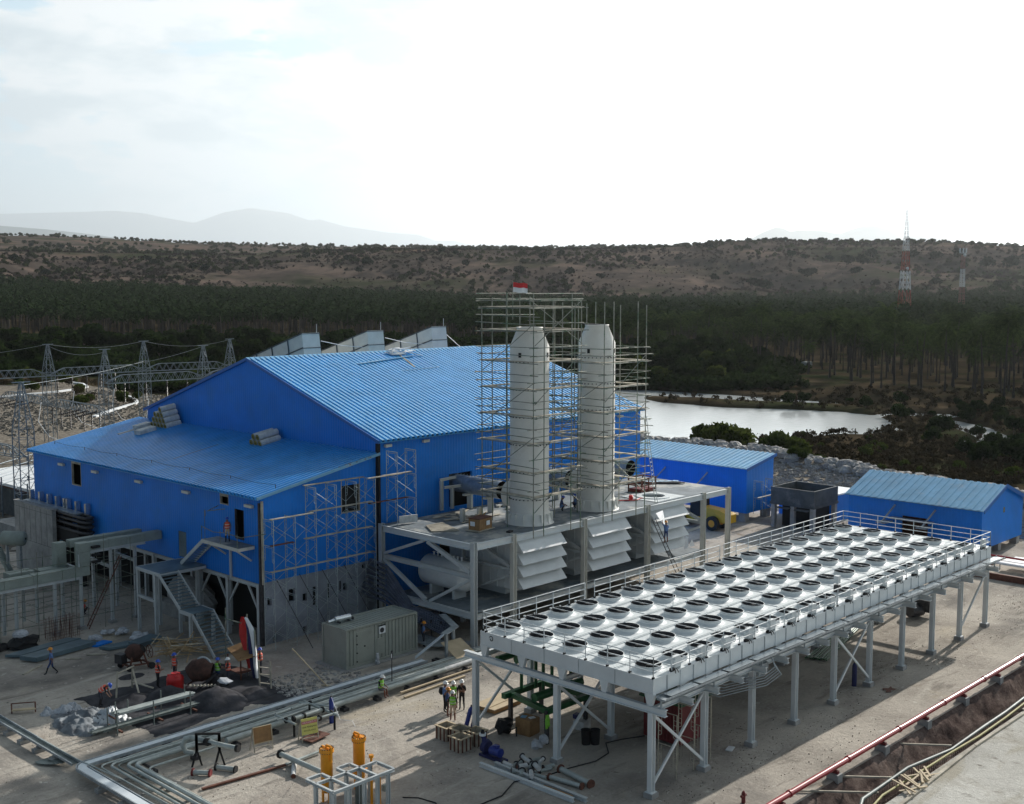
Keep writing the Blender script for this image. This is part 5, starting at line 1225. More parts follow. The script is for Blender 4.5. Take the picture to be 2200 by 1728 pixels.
mb = MB(); mb.bar((42.55,38.4,.1), (42.58,36.5,.1), .12, .12); mb.build('orange_beam', M['crate'], None, 'orange-brown bar lying between the two pale steel channels', 'steel bar')
mb = MB(); pts = [(38.0,39.3,.04),(40.4,39.2,.05),(42.0,39.9,.05),(43.2,39.3,.04),(45.1,39.05,.04),(46.9,38.6,.04),(48.2,38.8,.04),(49.2,39.8,.04),(50.2,39.5,.04),(51.5,38.9,.04)]
mb.tube(pts, .035, 5); mb.build('power_cable', M['rubber'], None, 'black cable snaking across the ground past the second front column', 'cable')
mb = MB(); mb.tube([(36.9,42.6,.04),(37.4,42.0,.04),(37.6,41.0,.04),(37.2,40.2,.04),(36.5,39.6,.04)], .035, 5); mb.build('power_cable', M['rubber'], None, 'short black cable curling away from the pale steel frame', 'cable')
mb = MB(); mb.cbox((53.2,34.4,.05), (.6,.35,.06), .3); mb.build('white_scrap', M['white'], None, 'small white scrap on the ground under the cooler edge', 'scrap')
# --- red pipe, trench contents, road edge
rpx = thing('red_fire_pipe', (66, 28.45, .4), 'glossy red pipe running along the edge of the trench', 'pipe')
mb = MB(); mb.tube([(20, 28.42, .62), (125, 28.42, .62)], .15, 18, caps=True); mb.build('pipe', M['redpipe'], rpx)
for x in np.arange(22.3, 124, 5.22): 
    mb = MB(); mb.box(x-.25, x+.25, 28.1, 28.75, -.4, .3); mb.build('block', M['concrete'], rpx)
    mb = MB(); mb.box(x-.08, x+.08, 28.2, 28.66, .3, .47); mb.build('saddle', M['darkred'], rpx)
for x in np.arange(26, 124, 5.8): mb = MB(); mb.tube([(x-.06, 28.42, .62), (x+.06, 28.42, .62)], .19, 18); mb.build('coupling', M['redpipe'], rpx)
mb = MB()
for x in np.arange(24, 124, .28):
    for y in (25.75, 26.1, 26.45, 26.8): mb.tube([(x, y, -1.45), (x+.02, y, -.55)], .012, 3)
for y in (25.75, 26.1, 26.45, 26.8):
    for z in (-1.1, -.75): mb.tube([(24, y, z), (124, y, z)], .012, 3)
mb.build('rebar_mesh', M['rebar'], None, 'dark reinforcement mesh standing in the bottom of the trench', 'rebar', kind='stuff')
ht = thing('hose', (60, 25.7, 0), 'grey hose lying along the road edge of the trench', 'hose')
mb = MB(); pts = [(46,24.6),(50.0,25.3),(51.9,26.0),(54.2,26.2),(57.1,26.15),(61.4,25.7),(65.6,25.65),(68.9,25.72),(72,25.8),(78,25.6),(85,25.8),(95,25.6)]
mb.tube([(x, y, .12+.1*sin(x)) for x, y in pts], .09, 8); mb.build('tube', M['pipe_dark'], ht)
mb = MB(); pts = [(47.0,24.9),(50,25.1),(53.2,25.6),(57.5,25.5),(60.5,25.45),(64,25.3),(68,25.35),(72,25.5),(80,25.3)]
M['paleyellow'] = mat('paleyellow', (.42,.38,.16), .7, 0, .15, 3)
mb.tube([(x, y, .12) for x, y in pts], .06, 6); mb.build('yellow_hose', M['paleyellow'], None, 'pale yellow hose lying beside the grey hose at the road edge', 'hose')
for i, (a, b) in enumerate((((50.6,29.2,.1),(53.6,26.0,.0)), ((53.9,28.6,.0),(55.9,26.2,.0)), ((60.6,28.2,-.1),(61.9,25.9,.05)))):
    mb = MB(); mb.bar(a, b, .1, .08); mb.build('timber_prop', M['plank'], None, ['nearest timber laid across the trench', 'second timber laid across the trench', 'farthest timber laid across the trench'][i], 'timber')
mb = MB()
for k in range(14): x = 55.6+rp2.uniform(-1.2,1.8); y = 25.05+rp2.uniform(-.3,.4); a = rp2.uniform(-.5,1.2); mb.cbox((x, y, .15+.02*k*.5), (rp2.uniform(.6,1.8),.1,.05), a)
mb.build('offcut_pile', M['ply'], None, 'heap of pale timber offcuts at the road edge below the hose bend', 'timber')
mb = MB()
for k in range(16): x = 71.5+k*.5; y = 25.15+rp2.uniform(-.5,.25); mb.cbox((x, y, .12+.01*k), (rp2.uniform(1.5,3.2),.16,.05), rp2.uniform(-.12,.2))
mb.build('plank_row', M['plank'], None, 'long weathered planks along the road edge at the right frame border', 'planks')
mb = MB(); mb.bar((44.5,24.1,.12), (62.5,24.9,.12), .18, .1); mb.bar((62.6,24.9,.12), (72.5,24.85,.12), .16, .1); mb.build('edge_board', M['plank'], None, 'long thin formwork board on the concrete road edge', 'board')
hy = thing('hydrant', (48,30.2,0), 'small dark red hydrant by the road at the bottom', 'hydrant')
mb = MB(); mb.tube([(47.95,30.2,0),(47.95,30.2,.5),(47.95,30.2,.62)], [.1,.1,.04], 10); mb.build('body', M['darkred'], hy)
mb = MB(); mb.tube([(47.75,30.2,.38),(48.15,30.2,.38)], .07, 8); mb.build('outlet', M['darkred'], hy)
mb = MB(); mb.poly([(68.1+(.45+.3*sin(k*1.7))*cos(k*.45),32.6+(.3+.15*sin(k*2.3))*sin(k*.45),.03) for k in range(14)]); mb.build('oil_stain_pit', M['rust'], None, 'small dark muddy patch on the sunny track beside the cooler', 'mud patch')
# low wall and stored panels at the far right
mb = MB(); mb.box(100.5, 100.8, 31.5, 41.5, 0, .55); mb.box(100.8, 108, 41.2, 41.5, 0, .55); mb.build('low_kerb_wall', M['rust'], None, 'low rough kerb wall beside the blue shed at the right edge', 'kerb')
for k in range(3): mb = MB(); mb.box(103.5+k*1.3, 104.5+k*1.3, 34, 40.2-k*.3, .7+.0*k, .82); mb.build('roof_panel_stack', M['white'], None, ['nearest', 'middle', 'farthest'][k]+' stack of pale panels stored right of the blue shed', 'panels')
rl = thing('thin_red_pipe', (108, 36, 1.5), 'thin dark red pipe on posts in front of the blue shed', 'pipe')
mb = MB(); mb.tube([(104.5, 46, 1.2), (104.5, 30, 1.2)], .09, 10); mb.build('pipe', M['redpipe'], rl)
for y in (44.5, 40, 36, 32): mb = MB(); mb.bar((104.5,y,0),(104.5,y,1.15), .08); mb.build('post', M['galv'], rl)
# ---------------------------------------------------------------- left yard: stairs, cable ducts, walls
st = thing('steel_staircase', (44, 73, 0), 'grey steel staircase climbing in two flights from the ground to the landing by the annex', 'staircase')
def post(root, x, y, z0, z1, w=.2, m='steel', nm='post'): mb = MB(); mb.ibeam((x,y,z0),(x,y,z1), w, w, .025, up=(1,0,0)); mb.build(nm, M[m], root)
for x, y, z1 in ((42.6,78.2,4.6),(42.5,75.6,4.6),(42.6,71.2,2.5),(44.3,78.2,4.6),(44.3,75.4,4.6),(44.3,71.1,2.5),(46.1,76.0,4.6)): post(st, x, y, 0, z1)
mb = MB(); mb.bar((42.6,78.2,2.6),(42.5,75.6,2.6), .2, .2); mb.build('tie_beam', M['steel'], st)
mb = MB(); mb.box(42.5,46.3,75.1,78.3,4.66,4.70); mb.build('landing', M['panel'], st)
mb = MB(); mb.bar((42.5,78.3,4.6),(42.5,75.1,4.6), .1, .22); mb.bar((42.5,78.3,4.6),(46.3,78.3,4.6), .1, .22); mb.bar((42.5,75.1,4.55),(46.3,75.1,4.55), .1, .2); mb.build('landing_edge', M['steel'], st)
def flight(root, x0, x1, ya, za, yb, zb, n):
    for x in (x0, x1): mb = MB(); mb.bar((x, ya, za), (x, yb, zb), .06, .26); mb.build('stringer', M['steel'], root)
    mb = MB()
    for k in range(n): f_ = (k+.5)/n; y = ya+(yb-ya)*f_; z = za+(zb-za)*f_; mb.cbox(((x0+x1)/2, y, z), (abs(x1-x0)-.08, abs(yb-ya)/n*.75, .045))
    mb.build('tread', M['panel'], root)
flight(st, 42.5, 44.0, 75.1, 4.62, 72.4, 2.62, 11)
mb = MB(); mb.box(42.5,44.2,70.9,72.4,2.56,2.6); mb.build('mid_landing', M['panel'], st)
mb = MB(); mb.bar((42.48,72.45,2.5),(42.48,70.9,2.5), .08, .24); mb.bar((44.2,72.45,2.5),(44.2,70.9,2.5), .08, .24); mb.build('landing_edge', M['steel'], st)
flight(st, 42.55, 44.2, 70.9, 2.5, 68.2, .1, 12)
up = thing('upper_landing', (45.8, 71.5, 7), 'upper steel landing with short stair bracketed to the annex door', 'landing')
mb = MB(); mb.box(45.1,46.44,69.0,73.6,6.98,7.03); mb.build('deck', M['deck'], up)
mb = MB(); mb.bar((45.1,73.6,6.9),(45.1,69.0,6.9), .08, .24); mb.bar((45.1,73.6,6.9),(46.4,73.6,6.9), .08, .22); mb.bar((45.1,69.0,6.9),(46.4,69.0,6.9), .08, .22); mb.build('edge_channel', M['cream_steel'], up)
flight(up, 45.15, 46.3, 73.5, 6.95, 76.6, 4.75, 12)
for y in (72.6, 69.4): mb = MB(); mb.bar((46.4,y,5.9),(45.2,y,6.8), .1, .12); mb.build('bracket', M['cream_steel'], up)
mb = MB(); mb.bar((46.35,71.9,4.3),(46.35,71.9,6.8), .14); mb.build('post', M['steel'], up)
mb = MB(); pts = [(45.1,73.6,7.95),(45.12,72.1,7.75),(45.1,70.6,7.9),(45.1,68.6,7.85),(46.0,67.0,8.2)]; mb.tube(pts, .03, 5)
for y in (73.6,71.2,69.1): mb.tube([(45.1,y,6.9),(45.1,y,8.0)], .025, 5)
mb.build('rope_rail', M['scaf'], up)
mb = MB(); mb.tube([(46.4,73.4,9.3),(45.0,72.6,9.2),(45.4,71.0,9.5)], .03, 5); mb.tube([(45.0,73.0,7.1),(45.0,73.0,9.25)], .02, 5); mb.tube([(45.0,72.9,9.2),(45.0,72.9,8.8)], .03, 5); mb.build('hoist_frame', M['scaf'], up)
# cable duct on trestle
cd = thing('cable_duct', (40, 82.5, 0), 'stepped pale green-grey cable duct on a steel trestle leading to the annex wall', 'cable duct')
M['ductgreen'] = mat('ductgreen', (.27,.31,.28), .7, 0, .1, 1.5, .03, 8, .4, stain=((.18,.21,.19), .8, .55, .8))
def ductbox(x0, x1, y0, y1, z0, z1, nm='duct_section', n=1):
    mb = MB(); mb.box(x0,x1,y0,y1,z0,z1); mb.build(nm, M['ductgreen'], cd)
for k in range(4): x0 = 40.6+k*1.45; ductbox(x0, x0+1.43, 81.35, 82.0, 5.72-.01*k, 6.3+.03*(k%2)); ductbox(x0-.6, x0+.85, 83.3, 83.95, 5.72-.012*k, 6.25)
ductbox(39.7, 40.58, 81.3, 82.05, 5.7, 6.34); ductbox(39.7, 40.55, 81.3, 82.05, 4.9, 5.68); ductbox(39.72, 40.5, 81.32, 82.02, 4.62, 4.88); ductbox(38.9, 39.68, 83.3, 83.98, 4.2, 6.2)
for k in range(7): x0 = 40.5-(k+1)*2.1; ductbox(x0, x0+2.07, 81.3, 82.1, 3.93+.01*k, 4.58+.03*(k%2))
for k, (x0, y0) in enumerate(((37.6,83.1),(35.4,83.2),(33.0,83.0),(30.5,84.2),(28.0,85.0),(33.6,85.3))): ductbox(x0, x0+1.9-.2*k*.5, y0, y0+1.1, 3.93, 4.42+.1*(k%2))
mb = MB()
for (x, y, z) in ((39.4,81.2,6.0),(39.4,81.2,5.4),(39.4,81.2,4.9)): mb.box(40.6, 41.2, 81.0, 81.3, z-.1, z+.06)
mb.build('black_clamp', M['black'], cd)
for x, y, z1 in ((39.8,81.42,5.55),(42.17,81.4,5.6),(44.14,81.44,5.6),(42.88,85.6,5.5),(44.33,84.7,5.5),(37.78,81.34,3.75),(35.25,82.0,3.75),(34.87,83.2,3.75),(37.98,84.7,3.75),(40.0,84.8,3.8),(37.4,85.7,3.75),(32.4,81.6,3.75),(30,81.6,3.75),(35.6,85.7,3.75),(33.2,84.9,3.75),(31.2,84.9,3.75)): post(cd, x, y, .2, z1, .2, 'steel', 'trestle_leg')
for (a, b) in (((39.8,81.4,5.62),(45.0,81.4,5.62)), ((39.8,81.4,3.82),(24,81.4,3.82)), ((42.2,81.4,4.2),(42.5,85.6,4.2)), ((44.1,81.5,4.4),(44.3,84.7,4.4)), ((39.8,81.4,4.4),(39.9,84.8,4.4)), ((38,84.8,3.82),(24,84.8,3.82)), ((40,84.8,5.6),(45.2,84.8,5.6))):
    mb = MB(); mb.ibeam(a, b, .16, .2, .025); mb.build('trestle_beam', M['steel'], cd)
for x, y in ((39.8,81.42),(42.17,81.4),(44.14,81.44),(37.78,81.34),(35.25,82.0)): mb = MB(); mb.box(x-.25,x+.25,y-.25,y+.25,-.1,.22); mb.build('footing', M['concrete'], cd)
tl = thing('tube_scaffold', (38, 83, 0), 'thin dark tube scaffold criss-crossing the shaded space under the cable duct', 'scaffold')
rl2 = random.Random(5)
for x in (33.5,36.2,39.0,41.2,43.3):
    for y in (80.6, 83.2, 85.9):
        mb = MB(); mb.tube([(x,y,0),(x+.05,y,rl2.uniform(4.2,7.2) if y < 82 else 5.2)], .026, 4); mb.build('standard', M['scaf'], tl)
for z in (1.2,2.4,3.6,4.8):
    for y in (80.6,83.2,85.9): mb = MB(); mb.tube([(32.6,y,z+rl2.uniform(-.1,.1)),(44.5 if z < 5 else 41,y,z+rl2.uniform(-.2,.2))], .022, 4); mb.build('ledger', M['scaf'], tl)
    for x in (33.5,36.2,39,41.2,43.3): mb = MB(); mb.tube([(x,80.1,z+.05),(x,86.4,z+.05)], .022, 4); mb.build('transom', M['scaf'], tl)
lt = thing('bamboo_ladder', (40.9, 81.2, 0), 'dark ladder leaning steeply against the cable duct trestle', 'ladder')
mb = MB(); A = Vector((40.1,81.0,0)); B = Vector((42.9,81.15,4.95)); o = Vector((.1,.55,0))
mb.tube([A,B], .04, 6); mb.tube([A+o,B+o*.8], .04, 6)
for k in range(13): p = A+(B-A)*(k+.5)/13; mb.tube([p, p+o*.9], .025, 5)
mb.build('ladder_frame', M['rust'], lt)
fw_ = thing('fire_wall', (44.9, 99.5, 0), 'tall plain grey concrete fire wall standing before the left end of the annex', 'concrete wall')
mb = MB(); mb.box(44.75,45.1,96.3,103.6,-.05,6.1); mb.build('slab', M['concrete'], fw_)
mb = MB()
for k in range(1,7): mb.box(44.735,44.75,96.3+k*1.05,96.32+k*1.05,2.9,6.0)
for z in (2.9, 5.7): mb.box(44.735,44.75,96.3,103.6,z,z+.02)
mb.build('formwork_seam', M['dark_concrete'], fw_)
mb = MB(); mb.box(44.7,45.15,96.25,103.65,6.1,6.2); mb.build('coping', M['concrete'], fw_)
oc = thing('transformer_radiator', (46.0, 97.5, 0), 'dark transformer pipe bank with a row of upright silver fins beside the fire wall', 'transformer')
mb = MB()
for z in (5.95,5.6,5.2,4.7):
    pts = [(45.35,103.5,z),(45.35,92.6,z),(45.45,91.8,z),(45.8,91.45,z),(46.1,91.8,z),(46.15,92.6,z),(46.15,103.5,z)]; mb.tube(pts, .13, 8)
mb.build('pipe_loop', M['dark_metal'], oc)
mb = MB(); mb.box(45.3,46.2,92.8,103.4,3.6,4.6)
for y in (93,95.5,98,100.5,103): mb.box(45.4,46.1,y-.1,y+.1,0,6.0)
mb.build('tank', M['black'], oc)
mb = MB(); mb.box(45.4,46.15,93.5,103.3,6.02,6.14); mb.build('top_plate', M['galv'], oc)
for y in (103.2,101.42,99.8,98.22,96.77,96.22,94.61,92.92): mb = MB(); mb.box(46.0,46.35,y-.16,y+.14,6.05,6.97); mb.build('fin', M['silver'], oc)
mb = MB()
for k in range(9): mb.blob((45.4+.05*k,92.6+k*.45,3.6+.2*sin(k)), .12, 6)
mb.build('bushing', M['white'], oc)
ct = thing('conservator_tank', (41.8, 97, 3.6), 'grey-green cylindrical oil tank on legs left of the fire wall', 'tank')
mb = MB(); a, b = Vector((41.2,97.7,4.15)), Vector((42.2,96.2,4.15)); d = (b-a).normalized(); mb.tube([a-d*.15,a,b,b+d*.15], [.35,.6,.6,.35], 20); mb.tube([b+d*.14,b+d*.2], [.3,.3], 14, 0); mb.build('shell', M['ductgreen'], ct)
mb = MB(); mb.tube([b+d*.2,b+d*.22], .1, 10); mb.build('port', M['black'], ct)
for p in (a+d*.3, b-d*.3): mb = MB(); mb.box(p.x-.1,p.x+.1,p.y-.1,p.y+.1,.0,3.7); mb.build('leg', M['galv'], ct)
mb = MB()
for k in range(6): mb.bar((41+.5*k*.6,95.5+.7*k,.6),(40.4+.5*k*.6,96.7+.7*k,2.9), .12, .2)
mb.build('timber_rack', M['ductgreen'], None, 'slanting greenish boards stacked beneath the oil tank', 'boards')
wb2 = thing('low_service_building', (60, 128, 0), 'low building with flat white roof behind the lattice tower at the left edge', 'building')
mb = MB(); mb.box(55,75,118,139,0,3.0); mb.build('wall', M['dark_concrete'], wb2)
mb = MB(); mb.box(54.5,75.5,117.5,139.5,3.3,3.6); mb.build('roof', M['white'], wb2); mb = MB(); mb.box(54.8,75.2,117.8,139.2,3.0,3.3); mb.build('eave', M['rust'], wb2)
mb = MB(); mb.box(75.2,75.5,117.3,139.5,3.6,4.4); mb.build('parapet', M['dark_concrete'], wb2)
mb = MB(); mb.box(48.5,54,104.5,112,0,.8); mb.box(50,54.5,112,121,0,1.2); mb.build('service_plinth', M['concrete'], None, 'low concrete plinth behind the fire wall at the left edge', 'plinth')
# --- flat things on the left ground
def panel(pts, z, lab, m='panel', n=4, cat='panels', nm='panel_stack'):
    mb = MB()
    for k in range(n):
        mb.add([(p[0], p[1], z+k*.06) for p in pts]+[(p[0], p[1], z+k*.06+.05) for p in pts], [(3,2,1,0),(4,5,6,7),(0,1,5,4),(1,2,6,5),(2,3,7,6),(3,0,4,7)])
    mb.build(nm, M[m], None, lab, cat)
panel([(32.9,78.6),(33.6,77.8),(38.3,78.6),(37.6,79.4)], .08, 'rear one of the two long grey-blue panel stacks behind the walking man', n=3)
panel([(33.3,77.2),(33.9,76.0),(38.4,76.6),(37.9,77.9)], .1, 'front one of the two long grey-blue panel stacks behind the walking man', n=5)
panel([(38.2,75.8),(38.5,75.0),(40.4,74.6),(40.3,75.7)], .06, 'grey-blue panels with cross battens, left of the dark panel by the stair post', n=3)
panel([(39.9,74.9),(40.2,73.9),(42.3,74.2),(42.0,75.6)], .1, 'dark panel stack lying beside the foot of the tall stair post', n=5)
panel([(37.9,76.9),(38.3,76.3),(39.6,76.6),(39.3,77.3)], .05, 'small bright blue sheet stack between the sacks and grey panels', 'blue_wall', 2, 'sheets')
for k, (x, y, r_) in enumerate(((38.9,78.0,.45),(40.3,78.4,.5),(40.9,77.9,.5),(41.5,76.3,.7),(41.0,75.9,.5))):
    mb = MB(); rr_ = random.Random(k)
    for q in range(5): mb.blob((x+rr_.uniform(-.3,.4), y+rr_.uniform(-.4,.4), .2+.1*rr_.random()), r_*rr_.uniform(.4,.65), 8, rnd=rr_, sq=(1,1,.7))
    mb.build('plastic_bundle', M['sack'], None, ['leftmost crumpled white plastic bundle on the ground by the duct columns','second crumpled white plastic bundle from the left, before the ladder','pale plastic bundle touching the second one on its right','largest crumpled white plastic bundle at the foot of the stair post','low crumpled white plastic bundle in front of the stair post'][k], 'plastic bundle')
mb = MB(); mb.blob((34.8,80.4,.9), .55, 12, sq=(1,1,.55), jit=.05); mb.build('white_cover', M['sack'], None, 'round white sack perched on a dark heap at the far left', 'sack')
mb = MB(); mb.blob((34.9,80.3,.3), .8, 10, sq=(1.4,1.2,.6)); mb.blob((33.2,80.8,.2), .6, 8, sq=(1.4,1.2,.5)); mb.build('dark_heap', M['black'], None, 'dark heap of cloth under the round white sack', 'heap')
mb = MB(); mb.cbox((31.9,80.6,.3), (1.2,.8,.5), .5); mb.build('blue_tarp_bundle', M['navy'], None, 'dark blue bundle at the left frame border', 'bundle')
mb = MB()
for k in range(60): x = 36.6+R.random()*2.4; y = 79.6+R.random()*1.6; mb.tube([(x,y,.0),(x+R.uniform(-.1,.1),y+R.uniform(-.1,.1),1.2+R.random()*.5)], .012, 3)
for k in range(9): mb.tube([(36.5,79.6+k*.2,.2+.14*k),(39.1,79.7+k*.2,.2+.14*k)], .012, 3)
mb.build('rebar_cage', M['rust'], None, 'rusty reinforcement cage standing among the duct columns', 'rebar')
for k, (a, b) in enumerate((((33.9,75.3,.05),(32.2,74.3,.05)), ((37.0,75.2,.06),(38.0,74.4,.06)), ((35.6,75.4,.06),(36.4,74.7,.06)))):
    mb = MB(); mb.bar(a, b, .16, .07); mb.build('timber_bearer', M['plank'], None, ['long thin timber by the walking man','short timber at the right end of the panel stacks','short timber below the front panel stack'][k], 'timber')
# cement mixer
cm = thing('cement_mixer', (37.8,70.4,0), 'rust brown cement mixer on a wheeled frame in the open yard', 'cement mixer')
mb = MB(); mb.tube([(37.5,70.7,1.0),(37.7,70.55,1.05),(37.95,70.3,1.1),(38.2,70.1,1.25),(38.3,70.0,1.35)], [.3,.52,.58,.4,.3], 18, caps=False); mb.build('drum', M['rust_dark'], cm)
mb = MB(); mb.tube([(38.28,70.02,1.32),(38.3,70.0,1.33)], .27, 16); mb.build('drum_mouth', M['black'], cm)
mb = MB()
for s_ in (-.45,.45): mb.bar((37.2,70.5+s_,.35),(38.7,70.1+s_,.35), .1); mb.bar((37.35,70.5+s_,.1),(37.6,70.5+s_,1.1), .1); mb.bar((38.5,70.1+s_,.1),(38.2,70.2+s_,1.1), .1)
mb.bar((37.3,70.05,.35),(37.3,70.95,.35), .1); mb.bar((38.6,69.65,.35),(38.6,70.6,.35), .1); mb.build('frame', M['rust'], cm)
mb = MB(); mb.cbox((37.15,70.8,.75), (.5,.6,.6), .3); mb.build('engine', M['dark_metal'], cm)
for x, y in ((37.3,69.9),(37.3,71.1),(38.65,69.5)): mb = MB(); mb.tube([(x,y-.06,.22),(x,y+.06,.22)], .22, 14); mb.build('wheel', M['rubber'], cm)
mb = MB()
for k in range(6): a = k*pi/3; mb.tube([(38.75,69.95,1.05),(38.75+.0*cos(a),69.95+.4*cos(a),1.05+.4*sin(a))], .025, 4)
ring = [(38.75,69.95+.42*cos(a),1.05+.42*sin(a)) for a in [k*pi/8 for k in range(17)]]; mb.tube(ring, .03, 5); mb.build('hand_wheel', M['rust'], cm)
rt_ = thing('red_water_tank', (37.4,64.5,0), 'round red plastic water tank beside the dark sand heaps', 'tank')
mb = MB(); mb.lathe((37.4,64.5,0), [(.50,0),(.54,.05),(.52,.35),(.54,.4),(.52,.7),(.54,.78),(.50,.92),(.34,1.05),(.22,1.1),(.22,1.16),(.24,1.17)], 26); mb.disc((37.4,64.5,1.165), .24, 20); mb.build('shell', M['red'], rt_)
mb = MB(); 
for a in (.4,2.4,4.4): mb.cbox((37.4+.38*cos(a),64.5+.38*sin(a),1.04), (.16,.1,.06), a)
mb.build('lug', M['red'], rt_)
rb = thing('rusty_drum_mixer', (38.7,63.9,0), 'large dark red-brown tilted mixing drum right of the red tank', 'mixer')
mb = MB(); mb.tube([(38.35,64.25,.9),(38.6,64.0,1.15),(38.9,63.7,1.2),(39.3,63.3,1.1)], [.55,.72,.75,.45], 20, caps=False); mb.build('drum', M['rust_dark'], rb)
mb = MB(); mb.tube([(38.5,64.1,1.1),(38.53,64.07,1.1)], .62, 20); mb.build('drum_mouth', M['darkred'], rb)
mb = MB(); ringp = [(38.9+.0+.78*cos(a)*.5,63.7-.78*cos(a)*.5+.0,1.2+.78*sin(a)) for a in [pi*.1+k*pi/12 for k in range(11)]]; mb.tube(ringp, .07, 6); mb.build('ring_gear', M['galv'], rb)
mb = MB(); mb.bar((38.2,63.4,.1),(39.4,63.0,1.0), .14); mb.bar((38.4,64.7,.1),(39.2,64.0,.9), .14); mb.cbox((39.5,63.3,.5), (.7,.8,.7), .4); mb.build('frame', M['dark_metal'], rb)
# heaps
for k, (x, y, rx_, ry_, h_, lab) in enumerate(((38.0,60.9,1.9,2.0,1.05,'largest dark sand heap, behind the long pipe run'),(36.3,63.6,1.5,1.4,.95,'dark sand heap in front of the red tank'),(34.6,64.6,1.6,1.3,.5,'low dark sand heap beside the bending worker'),(40.6,60.6,1.6,1.3,.4,'low dark soil spread right of the largest sand heap'),(36.9,69.0,.9,.6,.14,'thin dark sand patch near the cement mixer'))):
    n = 26; V = []; F = []
    g_ = np.linspace(-1,1,n)
    for i in range(n):
        for j in range(n):
            r_ = sqrt(g_[i]**2+g_[j]**2); hh = max(0, 1-r_)**.8*h_*(.75+.5*float(fbm(np.array([g_[i]*2.5+k*9.]), np.array([g_[j]*2.5]), 3)[0]))
            V.append((x+g_[i]*rx_, y+g_[j]*ry_, hh-.06*(r_ >= 1)))
    V = np.array(V); i, j = np.meshgrid(np.arange(n-1), np.arange(n-1), indexing='ij'); b = (i*n+j).ravel()
    o = np_mesh('sand_heap', V, np.stack([b,b+n,b+n+1,b+1], -1), [M['dirt']], None, True); tag(o, lab, 'sand heap')
n = 96; V = []
for i in range(n):
    for j in range(n):
        u, v = i/(n-1), j/(n-1); x = 32.3+u*10.5; y = 58.2+v*9.4
        e_ = min(u, 1-u, v, 1-v)*4+float(fbm(np.array([x*.5]), np.array([y*.5]), 8)[0])*1.4-.75
        V.append((x, y, min(.04, max(-.08, e_*.35))))
V = np.array(V); i, j = np.meshgrid(np.arange(n-1), np.arange(n-1), indexing='ij'); b = (i*n+j).ravel()
np_mesh('dark_soil', V, np.stack([b,b+n,b+n+1,b+1], -1), [M['dirt']], None, True, 'structure')
mb = MB(); mb.blob((38.9,61.3,1.05), .42, 8, sq=(.9,1.5,.3)); mb.build('cement_bag', M['sack'], None, 'pale empty cement bag draped on the largest sand heap', 'bag')
mb = MB()
for k in range(8): mb.blob((37.2+.18*k,62.4-.1*k,.9-.02*k), .09, 6)
mb.build('stone_row', M['plank'], None, 'thin pale sticks along the crest of the largest sand heap', 'sticks')
# tarps
def cloth_heap(name, pts, rx_, ry_, h_, seed, m, lab, cat):
    n = 46; V = []; x, y = pts
    for i in range(n):
        for j in range(n):
            u = -1+2*i/(n-1); v = -1+2*j/(n-1); r_ = sqrt(u*u+v*v)
            nz = float(fbm(np.array([u*2.2+seed]), np.array([v*2.2]), seed, 4)[0]); rid = 1-abs(float(fbm(np.array([u*2.9+2.5*nz]), np.array([v*2.9+seed]), seed+3, 4)[0])-.5)*4
            hh = h_*max(0, 1-r_*1.02+(nz-.5)*.9)**.75*(.45+rid*.6)
            V.append((x+u*rx_, y+v*ry_, hh if hh > .01 else -.09))
    V = np.array(V); i, j = np.meshgrid(np.arange(n-1), np.arange(n-1), indexing='ij'); b = (i*n+j).ravel()
    o = np_mesh(name, V, np.stack([b,b+n,b+n+1,b+1], -1), [m], None, True); return tag(o, lab, cat)
cloth_heap('crumpled_tarp', (31.0,63.6), 1.7, 2.4, .75, 4, M['tarp'], 'big crumpled grey and black tarpaulin in front of the bending worker', 'tarpaulin')
cloth_heap('silver_foil_sheet', (32.1,62.6), 1.1, 1.1, 1.05, 9, M['foil'], 'crumpled silver foil sheet on the right end of the tarpaulin', 'foil sheet')
cloth_heap('white_plastic_sheet', (31.2,65.8), .9, .8, .7, 6, M['sack'], 'white plastic sheet behind the grey tarpaulin', 'plastic sheet')
cloth_heap('white_plastic_sheet', (30.1,66.3), .45, .4, .5, 7, M['sack'], 'small white plastic sheet left of the tarpaulin', 'plastic sheet')
# pipe bundles in post rack
pb = thing('pipe_rack', (33.4,60.6,0), 'long bundle of thin grey pipes held between upright stakes on the yard', 'pipe rack')
for k in range(12):
    mb = MB(); y = 60.35+.09*(k%6)+rl2.uniform(-.03,.03); z = .28+.09*(k//6); o = rl2.uniform(-.3,.4); mb.tube([(30.2+o,y+.3-.0*k,z),(37.2+o,y+.25,z+.02)], .04, 6); mb.build('pipe', M['pipe_dark'], pb)
for k in range(14):
    mb = MB(); y = 61.05+.08*(k%7); z = .85+.08*(k//7); o = rl2.uniform(-.1,.2); mb.tube([(31.7+o,y,z),(36.5+o,y-.1,z)], .045, 6); mb.build('pipe', M['pipe_pale'], pb)
for x, y in ((31.3,60.3),(33.5,60.2),(35.8,60.1),(31.9,61.6),(32.6,61.5),(34.7,61.5),(36.2,61.4),(31.1,61.0)): mb = MB(); mb.tube([(x,y,0),(x,y,1.45)], .04, 5); mb.build('stake', M['pipe_dark'], pb)
mb = MB()
for x in (31.5,34,36.2): mb.bar((x,60.1,.18),(x,61.8,.18), .1, .1); mb.bar((x,60.9,.75),(x,61.8,.75), .08, .08)
mb.build('bearer', M['rust'], pb)
